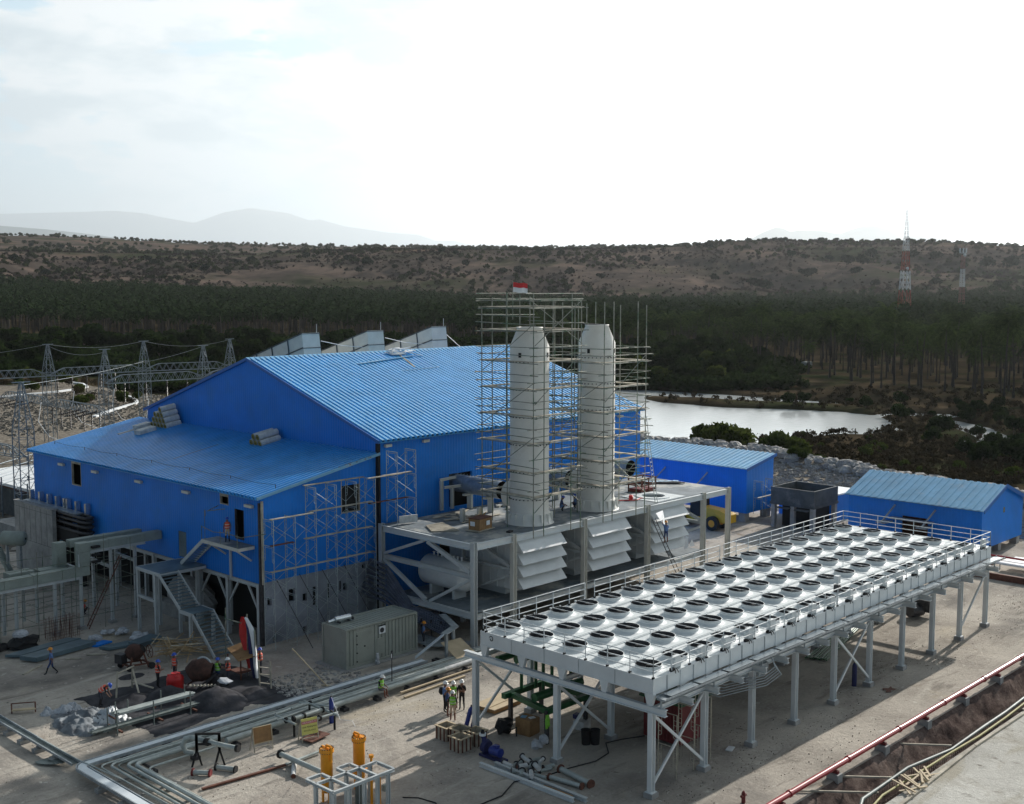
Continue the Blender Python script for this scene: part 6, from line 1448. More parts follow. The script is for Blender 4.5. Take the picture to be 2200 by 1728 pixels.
# trestle bench
bn = thing('wooden_trestle', (29.2,67.6,0), 'small wooden trestle bench standing alone at the lower left', 'trestle')
mb = MB(); mb.bar((28.7,67.9,.22),(29.8,67.2,.22), .3, .06); mb.build('board', M['ply'], bn)
for x, y in ((28.7,67.95),(29.8,67.25)): mb = MB(); mb.bar((x,y,0),(x,y,.62), .06); mb.build('leg', M['rust'], bn)
mb = MB(); mb.bar((28.7,67.95,.6),(29.8,67.25,.6), .05); mb.build('rail', M['rust'], bn)
sh = thing('timber_sawhorse', (34.8,66.5,0), 'rough timber goalpost frame beside the bending worker', 'timber frame')
for (a, b) in (((34.2,65.9,0),(34.6,66.4,1.5)), ((35.8,66.9,0),(35.7,66.6,1.5)), ((34.5,66.35,1.35),(35.8,66.6,1.5)), ((35.7,66.6,1.35),(35.2,64.9,.15)), ((35.7,66.8,.5),(36.3,65.2,.3))): mb = MB(); mb.bar(a, b, .1, .07); mb.build('timber', M['plank'], sh)
# pole heap under the stair
ph = thing('pole_heap', (41.2,70.6,0), 'tangled heap of bamboo and timber poles at the foot of the stair post', 'pole heap')
for k in range(46):
    x = 40.4+rl2.uniform(-.6,1.9); y = 70.6+rl2.uniform(-1.3,1.4); a = rl2.uniform(2.0,3.5) if k % 3 else rl2.uniform(.5,1.3); L_ = rl2.uniform(1.6,3.6); z = .05+.028*k*rl2.uniform(.3,1); d = Vector((cos(a), sin(a), rl2.uniform(-.1,.25)))*(L_/2)
    c = Vector((x,y,z+.25)); mb = MB(); mb.tube([c-d, c+d], .035, 5); mb.build('pole', M['wood'] if k % 4 else M['plank'], ph)
wl = thing('wooden_ladder', (41.3,60.6,0), 'short wooden ladder frame standing upright right of the draped flag', 'ladder')
for x, y in ((41.15,60.9),(41.5,60.2)): mb = MB(); mb.bar((x,y,0),(x-.05,y,1.9), .08); mb.build('stile', M['plank'], wl)
for z in (.45,1.0,1.45): mb = MB(); mb.bar((41.12,60.9,z),(41.48,60.2,z), .08,.06); mb.build('rung', M['plank'], wl)
# draped red, white and navy banner
bnr = thing('draped_banner', (42.1,63.3,0), 'large red, white and navy banner hanging in folds before the dark bay', 'banner')
def strip(cols, m, nm):
    mb = MB(); vs = []; n = len(cols); k = 7
    for i, (y0, y1, z) in enumerate(cols):
        for q in range(k): f_ = q/(k-1); vs.append((42.0+.12*sin(f_*7+i*.8)+.1*i/n, y0+(y1-y0)*f_, z))
    mb.add(vs, [(i*k+q, i*k+q+1, (i+1)*k+q+1, (i+1)*k+q) for i in range(n-1) for q in range(k-1)], 0, True); mb.build(nm, M[m], bnr)
strip([(64.1,63.5,3.85),(64.5,63.55,3.3),(64.6,63.6,2.6),(64.2,63.3,1.9),(63.7,63.2,1.2),(63.4,63.1,.6)], 'red', 'red_cloth')
strip([(63.55,63.4,3.6),(63.6,63.1,3.1),(63.6,62.85,2.4),(63.4,62.75,1.6),(63.2,62.7,.8),(62.9,62.6,.1)], 'navy', 'navy_cloth')
strip([(63.7,63.5,3.9),(63.4,62.9,3.3),(63.1,62.75,2.6),(62.85,62.6,1.7),(62.8,62.55,.9),(62.6,62.45,.15)], 'white', 'white_cloth')
for (a, b) in (((42.1,63.6,0),(42.1,63.6,4.1)), ((42.1,62.6,0),(42.1,62.8,3.2)), ((42.1,66.2,0),(42.2,66.2,4.0)), ((42.1,66.2,3.3),(42.1,63.6,3.4))): mb = MB(); mb.tube([a, b], .04, 6); mb.build('pole', M['scaf'], bnr)
mb = MB(); mb.add([(41.4,64.9,1.75),(41.0,63.0,1.4),(42.3,62.6,1.6),(42.4,64.6,2.0)]+[(41.4,64.9,1.71),(41.0,63.0,1.36),(42.3,62.6,1.56),(42.4,64.6,1.96)], [(0,1,2,3),(7,6,5,4),(0,4,5,1),(1,5,6,2),(2,6,7,3),(3,7,4,0)]); mb.build('board_roof', M['crate'], None, 'brown plywood sheet propped as a small roof before the draped banner', 'plywood')
mb = MB()
for x, y in ((41.2,64.5),(41.3,63.2),(42.2,62.9)): mb.bar((x,y,0),(x,y,1.5), .07)
mb.cbox((41.6,63.7,.5), (.9,1.1,.06)); mb.build('work_bench', M['rust'], None, 'dark workbench beneath the propped brown plywood sheet', 'workbench')
mb = MB(); mb.bar((43.2,60.3,2.3),(44.2,57.9,.05), .06); mb.bar((44.0,58.4,.2),(44.8,57.2,.05), .06); mb.build('leaning_pole', M['ply'], None, 'long pale pole slanting down right of the draped banner', 'pole')
# white chute tray stack near the container
tb = thing('cable_tray_bundle', (54, 62, 0), 'stepped bundle of dark blue-grey cable trays running down behind the container', 'cable trays')
for k in range(8):
    y = 66.8-k*.12; z = 4.3-k*.33; x = 56.1-.12*k
    mb = MB(); mb.bar((x,68.2,z+.3),(x,66.3-k*.1,z), .28, .08); mb.bar((x,66.3-k*.1,z),(x-.0,63.6-k*.1,1.6-.08*k+.3), .28, .08); mb.bar((x,63.6-k*.1,1.9-.08*k),(x,59.2,1.5-.1*k), .28, .08); mb.build('tray', M['tray_dark'], tb)
for k in range(6): mb = MB(); mb.bar((55.9-.35*k*.6,59.2+.8*k,0),(55.9-.35*k*.6,59.2+.8*k,1.5), .08); mb.build('support', M['dark_metal'], tb)
for k in range(6): mb = MB(); mb.bar((53.8+.28*k,59.2,.35),(55.3+.28*k,57.6,.3), .2, .06); mb.bar((53.8+.28*k,61.5,.4),(53.8+.28*k,59.2,.35), .2,.06); mb.build('tray', M['galv'], tb)
mb = MB(); mb.bar((51.2,57.7,.45),(52.6,56.4,2.0), .55, .05); mb.build('chute', M['tray_white'], None, 'shiny white tray ramping up from the pipe run behind the container', 'cable tray')
mb = MB(); mb.bar((52.6,56.4,2.0),(54.1,56.9,2.1), .5, .05); mb.bar((54.1,56.9,2.1),(55.8,60.0,2.0), .5, .05); mb.build('upper_tray', M['galv'], None, 'grey tray continuing from the shiny ramp towards the platform', 'cable tray')
for x, y in ((53.0,56.6),(54.6,57.6)): mb = MB(); mb.bar((x,y,0),(x,y,1.95), .16, up=(1,0,0)); mb.build('tray_post', M['galv'], None, 'short grey post under the ramping tray', 'post', 'posts under the ramping tray')
mb = MB(); mb.add([(53.4,57.6,1.0),(53.0,55.4,.3),(54.6,55.0,.3),(55.1,57.4,1.0)]+[(53.4,57.6,.95),(53.0,55.4,.25),(54.6,55.0,.25),(55.1,57.4,.95)], [(0,1,2,3),(7,6,5,4),(0,4,5,1),(1,5,6,2),(2,6,7,3),(3,7,4,0)]); mb.build('plywood_ramp', M['ply'], None, 'brown plywood sheet sloping over the pipe run at the cooler corner', 'plywood')
# generator container
gc = thing('generator_container', (50.1, 61.1, 0), 'grey-green corrugated generator container standing below the annex side wall', 'container')
x0, x1, y0, y1, h = 47.15, 53.2, 59.85, 62.3, 2.68
mb = MB()
for (a, b) in (((x0,y0),(x1,y0)), ((x1,y1),(x0,y1))):
    d = 1 if a[1] == y0 else -1; L_ = x1-x0; prof = []; xx = .0; ins = .05
    nb = 20; pitch = L_/nb
    for k in range(nb):
        s_ = k*pitch; plain = (d == 1 and 2 <= k <= 6)
        prof += [(s_, 0), (s_+pitch*.55, 0)] + ([] if plain else [(s_+pitch*.66, ins), (s_+pitch*.9, ins)])
    prof.append((L_, 0)); vs = []
    for s_, q in prof: vs += [(a[0]+(b[0]-a[0])*s_/L_, a[1]+d*q, .22), (a[0]+(b[0]-a[0])*s_/L_, a[1]+d*q, h-.12)]
    mb.add(vs, [(2*i, 2*i+2, 2*i+3, 2*i+1) for i in range(len(prof)-1)])
mb.box(x0,x0+.04,y0+.05,y1-.05,.2,h-.1); mb.box(x1-.04,x1,y0+.05,y1-.05,.2,h-.1); mb.build('shell', M['container'], gc)
mb = MB()
for x in (x0, x1):
    for y in (y0, y1): mb.cbox((x,y,h/2+.04), (.14,.14,h))
for y in (y0, y1): mb.cbox(((x0+x1)/2,y,h), (x1-x0-.14,.12,.12)); mb.cbox(((x0+x1)/2,y,.14), (x1-x0-.14,.12,.16))
for x in (x0, x1): mb.cbox((x,(y0+y1)/2,h), (.12,y1-y0-.14,.12)); mb.cbox((x,(y0+y1)/2,.14), (.12,y1-y0-.14,.16))
mb.build('corner_frame', M['container'], gc)
mb = MB(); ribbed(mb, (x0+.06,y0+.06,h-.03), (1,0,0), x1-x0-.12, (0,y1-y0-.12,0), .3, .03); mb.build('roof', M['container'], gc)
mb = MB(); mb.box(x0+.85,x0+1.75,y0-.02,y0+.01,.35,h-.3); mb.build('door', M['container'], gc)
mb = MB()
for z in (.42,1.0,1.58,2.16): mb.tube([(x0+.86,y0-.06,z),(x0+.86,y0+.0,z)], .045, 8)
mb.tube([(x0+1.5,y0-.06,1.35),(x0+1.5,y0,1.35)], .055, 8); mb.build('hinge_cap', M['black'], gc)
mb = MB(); mb.box(x0+2.55,x0+3.15,y0-.02,y0+.02,.5,1.6); mb.build('panel_door', M['container'], gc)
mb = MB(); mb.box(x0+2.72,x0+3.32,y0-.02,y0+.02,1.88,2.46); mb.build('recess', M['black'], gc)
acu = MB(); acu.box(x0+2.72,x0+3.24,y0-.1,y0-.02,1.9,2.38); acu.build('air_conditioner', M['white'], gc)
mb = MB(); mb.tube([(x0+2.93,y0-.12,2.14),(x0+2.93,y0-.1,2.14)], .17, 18); mb.build('fan_grille', M['dark_metal'], gc)
mb = MB(); mb.tube([(x0+.5,y0+1.85,h+.28),(x0+1.7,y0+1.75,h+.28)], .2, 16); mb.build('silencer', M['silver'], gc)
mb = MB(); mb.tube([(x0+.0,y0+1.9,h+.2),(x0+.5,y0+1.85,h+.26)], .11, 12); mb.build('tailpipe', M['silver'], gc)
mb = MB(); 
for xx in (.7,1.5): mb.box(x0+xx-.05,x0+xx+.05,y0+1.5,y0+2.05,h+.05,h+.14)
mb.tube([(x0+1.7,y0+1.75,h+.28),(x0+1.95,y0+1.7,h+.1)], .1, 8); mb.build('silencer_mount', M['dark_metal'], gc)
mb = MB(); mb.cbox(((x0+x1)/2,(y0+y1)/2,.02), (x1-x0+.9,y1-y0+.8,.12)); mb.build('concrete_pad', M['concrete'], None, 'low concrete pad under the generator container', 'pad')
mb = MB(); mb.blob((49.45,59.5,.45), .16, 8, sq=(.8,.8,1.9)); mb.blob((49.45,59.5,.15), .19, 8); mb.build('white_bundle', M['sack'], None, 'white wrapped bundle against the long side of the container', 'bundle')
fl_ = thing('flood_light', (46.86,55.0,0), 'white floodlight on a thin post before the container', 'floodlight')
mb = MB(); mb.tube([(46.86,55,0),(46.86,55,2.0)], .03, 6); mb.build('post', M['dark_metal'], fl_)
mb = MB(); mb.cbox((46.86,55.0,2.22), (.12,.46,.36), -.75); mb.build('housing', M['black'], fl_); mb = MB(); mb.cbox((46.81,54.95,2.22), (.06,.36,.27), -.75); mb.build('lens', M['white'], fl_)
# rubble near the container
rbr = random.Random(21); mb = MB()
for k in range(330):
    x = rbr.uniform(41.5,47.5); y = rbr.uniform(56.9,62.0) if k % 3 else rbr.uniform(58.2,60.5); mb.blob((x,y,.03), rbr.uniform(.04,.16), 5, rnd=rbr, sq=(1,1,.7))
mb.build('rubble', M['rock'], kind='stuff')
# --- main pipe run
pr = thing('main_pipe_run', (27.3,57,0), 'long run of pale pipes and trays bending round a corner at the lower left', 'pipe run')
def lpipe(xc, yc, r_, z, m, nm='pipe', xe=56.0, ye=10.0, rad=.45):
    n = 6; pts = [(xe, yc, z)]
    for k in range(n+1): a = pi/2+(pi/2)*k/n; pts.append((xc+rad+rad*cos(a), yc-rad+rad*sin(a), z))
    pts.append((xc, ye, z)); mb = MB(); mb.tube(pts, r_, 10); mb.build(nm, M[m], pr)
# white cable tray (flat) along the outside
mb = MB()
def flatL(xc, yc, w, z, h, xe, ye, rad, m=0):
    n = 8; P1 = []; P2 = []
    P1.append((xe, yc+w/2)); P2.append((xe, yc-w/2))
    for k in range(n+1):
        a = pi/2+(pi/2)*k/n; P1.append((xc+rad+(rad+w/2)*cos(a), yc-rad+(rad+w/2)*sin(a))); P2.append((xc+rad+(rad-w/2)*cos(a), yc-rad+(rad-w/2)*sin(a)))
    P1.append((xc-w/2, ye)); P2.append((xc+w/2, ye)); vs = []
    for p, q in zip(P1, P2): vs += [(p[0],p[1],z),(q[0],q[1],z),(q[0],q[1],z+h),(p[0],p[1],z+h)]
    fs = []
    for i in range(len(P1)-1):
        for j in range(4): fs.append((i*4+j, i*4+(j+1)%4, (i+1)*4+(j+1)%4, (i+1)*4+j))
    mb.add(vs, fs, m)
flatL(27.3, 56.85, .42, .40, .07, 51.2, 10, .55); mb.build('covered_tray', M['tray_white'], pr)
mb = MB(); flatL(27.02, 57.13, .06, .34, .16, 51.3, 10, .8); flatL(27.58, 56.57, .06, .34, .16, 51.3, 10, .3); mb.build('tray_side', M['galv'], pr)
lpipe(28.1, 56.25, .05, .36, 'pipe_pale'); lpipe(28.5, 55.95, .07, .38, 'pipe_pale'); lpipe(28.75, 55.72, .045, .36, 'pipe_dark'); lpipe(29.1, 55.35, .09, .40, 'pipe_pale'); lpipe(29.4, 55.0, .11, .42, 'pipe_pale'); lpipe(29.7, 54.3, .06, .30, 'pipe_pale', xe=35.5)
mb = MB(); mb.tube([(34.5,54.35,.4),(50.8,54.45,.45)], .17, 12); mb.build('large_pipe', M['pipe_pale'], pr)
mb = MB(); mb.tube([(50.8,54.45,.45),(55.0,54.5,.45)], .16, 12); mb.build('large_pipe', M['insul'], pr)
for x in np.arange(30, 55, 2.5): mb = MB(); mb.box(x-.05,x+.05,54.1,57.1,.18,.28); mb.box(x-.2,x+.2,54.0,54.4,0,.18); mb.box(x-.2,x+.2,56.9,57.3,0,.18); mb.build('sleeper', M['dark_metal'], pr)
for y in np.arange(54, 20, -2.3): mb = MB(); mb.box(26.9,29.9,y-.05,y+.05,.2,.28); mb.box(26.8,27.3,y-.18,y+.18,0,.2); mb.box(29.4,29.9,y-.18,y+.18,0,.2); mb.build('sleeper', M['concrete'], pr)
ot = thing('open_cable_tray', (27.4,62,0), 'narrow open cable tray on small concrete blocks at the left edge', 'cable tray')
mb = MB(); mb.box(27.15,27.2,57.3,74,.35,.48); mb.box(27.6,27.65,57.3,74,.35,.48); mb.build('side_rail', M['galv'], ot)
mb = MB(); mb.box(27.2,27.6,57.4,74,.35,.37); mb.build('tray_bed', M['pipe_dark'], ot)
mb = MB(); mb.tube([(27.5,62,.52),(27.6,57.5,.5),(28.0,53.5,.45),(28.3,40,.45)], .035, 6); mb.build('cable', M['pipe_pale'], ot)
for y in (59.3,61.2,63.0,64.8,66.6,68.5): mb = MB(); mb.box(26.9,27.5,y-.2,y+.2,0,.22); mb.box(27.1,27.7,y-.08,y+.08,.22,.35); mb.build('block', M['concrete'], ot)
mb = MB(); 
for k in range(7): mb.cbox((26.9+.05*k,59.6-.12*k,.08+.02*k), (1.1,.5,.02), .3*k)
mb.build('tray_offcuts', M['pipe_dark'], None, 'dark tray offcuts on the ground left of the pipe corner', 'offcuts')
# pipe skid on the run
psk = thing('pipe_manifold', (39,53.5,0), 'small manifold of pale flanged pipes resting across the pipe run', 'pipe manifold')
for (a, b, r_) in (((37.9,54.6,.85),(37.9,52.7,.8),.07),((37.9,54.6,.9),(40.5,54.9,.9),.07),((40.3,55.2,.9),(40.3,52.0,.85),.08),((39.0,54.6,.95),(40.3,54.6,.95),.07),((38.2,53.3,.9),(40.2,53.3,.9),.11),((38.9,52.5,.85),(40.6,52.4,.85),.07),((39.9,55.1,.95),(41.0,53.0,.9),.06),((37.5,53.9,.85),(39.4,54.0,.9),.05)): mb = MB(); mb.tube([a, b], r_, 10); mb.build('pipe', M['pipe_pale'], psk)
for (x, y, z) in ((37.9,53.6,.82),(38.9,53.3,.9),(38.2,53.3,.9),(40.2,53.3,.9),(40.3,52.6,.86),(39.4,52.5,.85),(40.3,54.6,.92)): mb = MB(); mb.tube([(x-.05,y,z),(x+.05,y,z)], .17, 12); mb.build('flange', M['black'], psk)
for x, y in ((38.0,53.0),(40.2,52.2),(40.4,54.8)): mb = MB(); mb.bar((x,y,0),(x,y,.8), .09); mb.build('stand', M['black'], psk)
mb = MB(); mb.cbox((38.6,51.9,.14), (1.5,.9,.05), .2); mb.build('drip_tray', M['rust'], psk)
t = thing('gas_cylinder', (40.7,53.3,0), 'tall blue gas cylinder standing at the end of the pipe manifold', 'gas cylinder')
mb = MB(); mb.tube([(40.75,53.2,0),(40.75,53.2,1.35),(40.75,53.2,1.5)], [.13,.13,.06], 12); mb.build('body', M['cylblue'], t); mb = MB(); mb.tube([(40.75,53.2,1.5),(40.75,53.2,1.6)], .04, 8); mb.build('valve', M['dark_metal'], t)
mb = MB(); mb.tube([(40.75,53.2,1.55),(39.9,51.3,.9),(38.6,48.6,1.9),(37.2,46.6,2.5)], .012, 4); mb.build('white_string', M['white'], None, 'thin white cord sagging from the blue cylinder to the orange vessel', 'cord')
ps = thing('black_pipe_stand', (32.3,52.9,0), 'black trestle stand carrying a pale pipe with a black end flange', 'pipe stand')
for x, y in ((32.04,53.3),(32.9,52.5)): 
    for s_ in (-.15,.15): mb = MB(); mb.bar((x+s_*1.6,y-s_*.6,0),(x,y,.9), .09); mb.bar((x,y,.8),(x,y,1.75), .11); mb.build('leg', M['black'], ps)
mb = MB(); mb.bar((32.0,53.35,1.75),(32.95,52.45,1.75), .11, .11); mb.bar((32.0,53.35,1.2),(32.95,52.45,1.2), .1,.1); mb.build('crossbar', M['black'], ps)
mb = MB(); mb.tube([(32.3,54.2,1.25),(32.9,52.0,1.22),(33.2,51.3,1.2)], .13, 12); mb.tube([(32.3,54.2,1.25),(32.1,54.5,1.15),(32.0,54.6,.8),(32.1,54.5,.45),(32.4,54.2,.35)], .14, 12); mb.build('bent_pipe', M['pipe_pale'], ps)
mb = MB(); mb.tube([(33.18,51.35,1.2),(33.24,51.2,1.2)], .2, 14); mb.tube([(32.5,53.2,1.24),(32.56,53.0,1.24)], .2, 14); mb.build('flange', M['black'], ps)
for k, (a, b, lab, m_) in enumerate((((31.3,52.5,.15),(31.85,51.75,.15),'short pipe with a red-rimmed end lying by the black stand','darkred'),((32.5,52.2,.15),(33.0,51.2,.15),'short pipe with black flanges lying right of the black stand','black'))):
    t = thing('short_pipe', a, lab, 'pipe'); A, B = Vector(a), Vector(b); d = (B-A).normalized(); mb = MB(); mb.tube([A, B], .13, 14); mb.build('pipe', M['pipe_pale'], t)
    for p in (A, B): mb = MB(); mb.tube([p-d*.04, p+d*.05], .2, 16); mb.build('flange', M[m_], t)
for (a, b, r_, lab, nm) in (((35.45,50.7,.4),(35.5,47.2,.4),.14,'long pale pipe with a black flange behind the left orange vessel','long_pipe'),((35.75,49.9,.12),(34.6,48.4,.12),.13,'short white pipe with a rusty end on the ground','short_pipe')):
    t = thing(nm, a, lab, 'pipe'); mb = MB(); mb.tube([a, b], r_, 14); mb.build('pipe', M['pipe_pale'] if nm == 'long_pipe' else M['insul'], t)
    A, B = Vector(a), Vector(b); d = (B-A).normalized(); mb = MB(); mb.tube([A-d*.05, A+d*.05] if nm == 'long_pipe' else [B, B+d*.02], r_*1.7 if nm == 'long_pipe' else r_, 16); mb.build('flange', M['black'] if nm == 'long_pipe' else M['rust'], t)
for x, y in ((35.45,50.0),(35.5,48.0)): pass
for (a, b, lab, m_) in (((30.6,50.5,.08),(35.3,49.9,.1),'long rusty plank lying below the two sign boards','rust'),((35.2,49.9,.12),(37.6,50.0,.15),'grey beam running from the rusty plank behind the vessel','pipe_pale'),((46.6,53.9,.12),(52.9,54.0,.12),'upper one of two pale timber battens beside the standing group','ply'),((46.3,53.2,.08),(51.6,53.4,.08),'lower one of two pale timber battens beside the standing group','ply'),((28.6,57.9,.04),(30.0,55.9,.04),'thin stick on the ground at the pipe corner','plank')):
    mb = MB(); mb.bar(a, b, .16, .09); mb.build('timber', M[m_], None, lab, 'timber')
mb = MB(); mb.tube([(27.3,51.6,.06),(27.9,50.6,.06)], .06, 8); mb.build('black_tube', M['pipe_dark'], None, 'short dark tube on the ground in the lower left corner', 'tube')
# signs
def font_text(s_, size, loc, rot, m, parent, nm='lettering'):
    c = bpy.data.curves.new(nm, 'FONT'); c.body = s_; c.size = size; c.align_x = 'CENTER'; c.align_y = 'CENTER'; c.extrude = .002
    o = bpy.data.objects.new(nm, c); COL.objects.link(o); dg = bpy.context.evaluated_depsgraph_get(); me = bpy.data.meshes.new_from_object(o.evaluated_get(dg)); bpy.data.objects.remove(o)
    me.materials.clear(); me.materials.append(m); o = bpy.data.objects.new(nm, me); COL.objects.link(o); o.parent = parent; o.matrix_basis = Matrix.LocRotScale(Vector(loc)-origin(parent), rot, None); return o
def sign(name, p0, p1, lab, front, back, txt):
    p0 = Vector((*p0,0)); p1 = Vector((*p1,0)); u = (p1-p0).normalized(); nrm = Vector((-u.y,u.x,0)); 
    if nrm.dot(Vector((-.7,-.7,0))) < 0: nrm = -nrm
    t = thing(name, p0, lab, 'sign'); w = (p1-p0).length
    for q in (p0, p1):
        mb = MB(); mb.bar(q+nrm*.28*0, q-nrm*.22+Vector((0,0,1.25)), .05, .05); mb.build('leg', M['plank'], t)
        mb = MB(); mb.bar(q-nrm*.62, q-nrm*.24+Vector((0,0,1.25)), .05, .05); mb.build('leg', M['plank'], t)
    mb = MB(); mb.bar(p0-nrm*.05+Vector((0,0,.25)), p1-nrm*.05+Vector((0,0,.25)), .04,.04); mb.build('crossbar', M['plank'], t)
    a = p0-nrm*.075+Vector((0,0,.45)); b = p1-nrm*.075+Vector((0,0,.45)); upv = (-nrm*.165+Vector((0,0,.85))); th = nrm*.02+Vector((0,0,.004))
    if front:
        mb = MB(); vs = [a, b, b+upv, a+upv]; mb.add([v+nrm*.03 for v in vs]+[v for v in vs], [(0,1,2,3),(7,6,5,4),(0,4,5,1),(1,5,6,2),(2,6,7,3),(3,7,4,0)]); mb.build('board', M['signyellow'], t)
        mb = MB(); vs = [a+upv*.66+u*.03, b+upv*.66-u*.03, b+upv*.84-u*.03, a+upv*.84+u*.03]; mb.add([v+nrm*.034 for v in vs]+[v+nrm*.031 for v in vs], [(0,1,2,3),(7,6,5,4),(0,4,5,1),(1,5,6,2),(2,6,7,3),(3,7,4,0)]); mb.build('red_band', M['signred'], t)
        z_ = nrm; y_ = upv.normalized(); x_ = y_.cross(z_).normalized(); z_ = x_.cross(y_); rot = Matrix((x_, y_, z_)).transposed().to_quaternion()
        c = (a+b)/2
        font_text('HATI-HATI !!!', .135, c+upv*.75+nrm*.037, rot, M['white'], t)
        font_text('ADA PEKERJAAN', .115, c+upv*.47+nrm*.034, rot, M['black'], t); font_text('PENGELASAN', .115, c+upv*.24+nrm*.034, rot, M['black'], t)
    else:
        mb = MB(); vs = [v-nrm*.0 for v in (a, b, b+upv, a+upv)]; mb.add([v+nrm*.0 for v in vs]+[v-nrm*.03 for v in vs], [(0,1,2,3),(7,6,5,4),(0,4,5,1),(1,5,6,2),(2,6,7,3),(3,7,4,0)]); mb.build('board', M['crate'], t)
        mb = MB()
        for p, q in ((a, b), (a+upv, b+upv), (a, a+upv), (b, b+upv)): mb.bar(p+nrm*.02, q+nrm*.02, .05, .03)
        mb.build('frame', M['ply'], t)
sign('warning_sign', (37.69,51.81), (38.61,51.58-.0), 'yellow warning board with a red band and black lettering on a wooden easel', 1, 0, None)
sign('sign_easel', (35.15,52.64), (36.2,52.45), 'wooden easel board seen from its plain brown back, left of the yellow warning board', 0, 1, None)
# orange vessels and frame
for (x, y, lab, sgn) in ((34.1,44.95,'left orange filter vessel with a bolted lid in the steel frame',1),(36.1,44.95,'right orange filter vessel, standing farther from the camera, with a bolted lid',-1)):
    t = thing('orange_vessel', (x,y,0), lab, 'vessel', 'orange vessels'); zt = 2.65; r_ = .29
    mb = MB(); mb.lathe((x,y,0), [(.02,.45),(.2,.5),(r_,.65),(r_,zt-.28),(.31,zt-.18),(.33,zt-.12)], 26)
    for z in (.9,): mb.tube([(x-.5,y,z),(x+.5,y,z)], .1, 10)
    for k in range(3): a = k*2.1+.4; mb.bar((x+.2*cos(a),y+.2*sin(a),.7),(x+.2*cos(a),y+.2*sin(a),0), .09)
    mb.build('shell', M['orange'], t)
    mb = MB(); mb.tube([(x,y,zt-.12),(x,y,zt-.04)], .36, 28, smooth=False); mb.build('lower_flange', M['orange'], t)
    mb = MB(); mb.tube([(x,y,zt-.03),(x,y,zt+.05)], .36, 28, smooth=False); mb.build('lid', M['orange'], t)
    mb = MB()
    for k in range(18): a = 2*pi*k/18; mb.tube([(x+.325*cos(a),y+.325*sin(a),zt-.16),(x+.325*cos(a),y+.325*sin(a),zt+.09)], .026, 6)
    mb.build('bolt', M['dark_metal'], t)
    mb = MB(); mb.box(x-.04,x+.04,y-.35,y+.35,zt+.08,zt+.11); mb.cbox((x,y,zt+.12), (.08,.08,.18)); q = sgn*-.36
    mb.box(x-.05,x+.05,y+q-.05,y+q+.05,zt-.5,zt+.18); mb.bar((x,y,zt+.2),(x,y+q,zt+.2), .06,.1); mb.build('lid_davit', M['orange'], t)
fr2 = thing('pale_skid_frame', (34.2,43.0,0), 'pale grey open steel frame around the orange vessels at the bottom edge', 'steel frame')
z = 1.85
cs = [(32.2,44.3),(32.4,43.6),(32.27,42.2),(36.05,42.05),(36.0,43.4),(34.2,44.2),(34.9,44.25),(34.95,43.55),(34.25,43.55),(33.1,43.5),(34.1,42.1),(34.9,42.1),(33.2,42.15)]
X1f, X2f, X3f, X4f, X5f = 32.35, 33.25, 34.15, 34.95, 36.0; Yf0, Yf1, Yf2 = 42.15, 43.5, 44.25
def fb(a, b): mb = MB(); mb.ibeam((*a,z), (*b,z), .12, .14, .02); mb.build('top_beam', M['steel'], fr2)
fb((X1f,Yf0),(X5f,Yf0)); fb((X1f,Yf1),(X5f,Yf1)); fb((X1f,Yf0+.07),(X1f,Yf2)); fb((X2f,Yf0+.07),(X2f,Yf2)); fb((X3f,Yf0+.07),(X3f,Yf2)); fb((X4f,Yf0+.07),(X4f,Yf2)); fb((X5f,Yf0+.07),(X5f,Yf1-.07)); fb((X1f+.07,Yf2),(X2f-.07,Yf2)); fb((X3f+.07,Yf2),(X4f-.07,Yf2))
for x in (X1f,X2f,X3f,X4f,X5f-.4):
    for y in (Yf0+.0, Yf1): mb = MB(); mb.ibeam((x,y,0),(x,y,z-.08), .16,.16,.02, up=(1,0,0)); mb.build('post', M['steel'], fr2)
mb = MB(); mb.tube([(35.0,43.6,0),(35.0,43.6,1.15)], .2, 14); mb.build('dark_pipe', M['pipe_dark'], fr2)
mb = MB(); mb.cbox((35.7,42.5,.95), (.25,.2,.3)); mb.build('junction_box', M['container'], fr2)
mb = MB(); mb.tube([(36.1,44.0,0),(36.1,44.0,1.9)], .06, 8); mb.tube([(36.1,44.0,1.9),(36.1,44.0,2.05)], .12, 8); mb.build('valve_riser', M['orange'], fr2)
for (x, y) in ((35.2,42.9),(35.7,42.9)): mb = MB(); mb.tube([(x,y,0),(x,y,1.5)], .07, 8); mb.build('orange_riser', M['orange'], fr2)
# wheel loader under the platform
wl_ = thing('yellow_wheel_loader', (102.5,68.5,0), 'yellow loader with a black cab parked behind the platform columns', 'loader')
mb = MB(); mb.prism([(66.2,.9),(66.2,1.75),(67.4,2.15),(69.4,2.3),(69.4,.9)], 0, 101.3, 102.7); mb.box(101.5,102.5,69.4,72.2,.7,1.2); mb.build('body', M['yellow'], wl_)
mb = MB(); mb.box(101.4,102.6,69.4,71.0,1.2,3.1); mb.build('cab', M['black'], wl_); mb = MB(); mb.box(101.3,102.7,69.3,71.1,3.1,3.2); mb.build('cab_roof', M['dark_metal'], wl_)
for (x, y, r_) in ((101.1,68.0,.75),(102.9,68.0,.75),(101.1,71.9,.6),(102.9,71.9,.6)):
    s_ = -1 if x < 102 else 1; w_ = thing('wheel', (0,0,0), None, None); w_.parent = wl_
    mb = MB(); mb.tube([(x-.22,y,r_),(x+.22,y,r_)], r_, 22); o = mb.build('tyre', M['rubber'], wl_); o.parent = w_
    mb = MB(); mb.tube([(x-.24,y,r_),(x+.24,y,r_)], r_*.5, 16); o = mb.build('rim', M['orange'], wl_); o.parent = w_
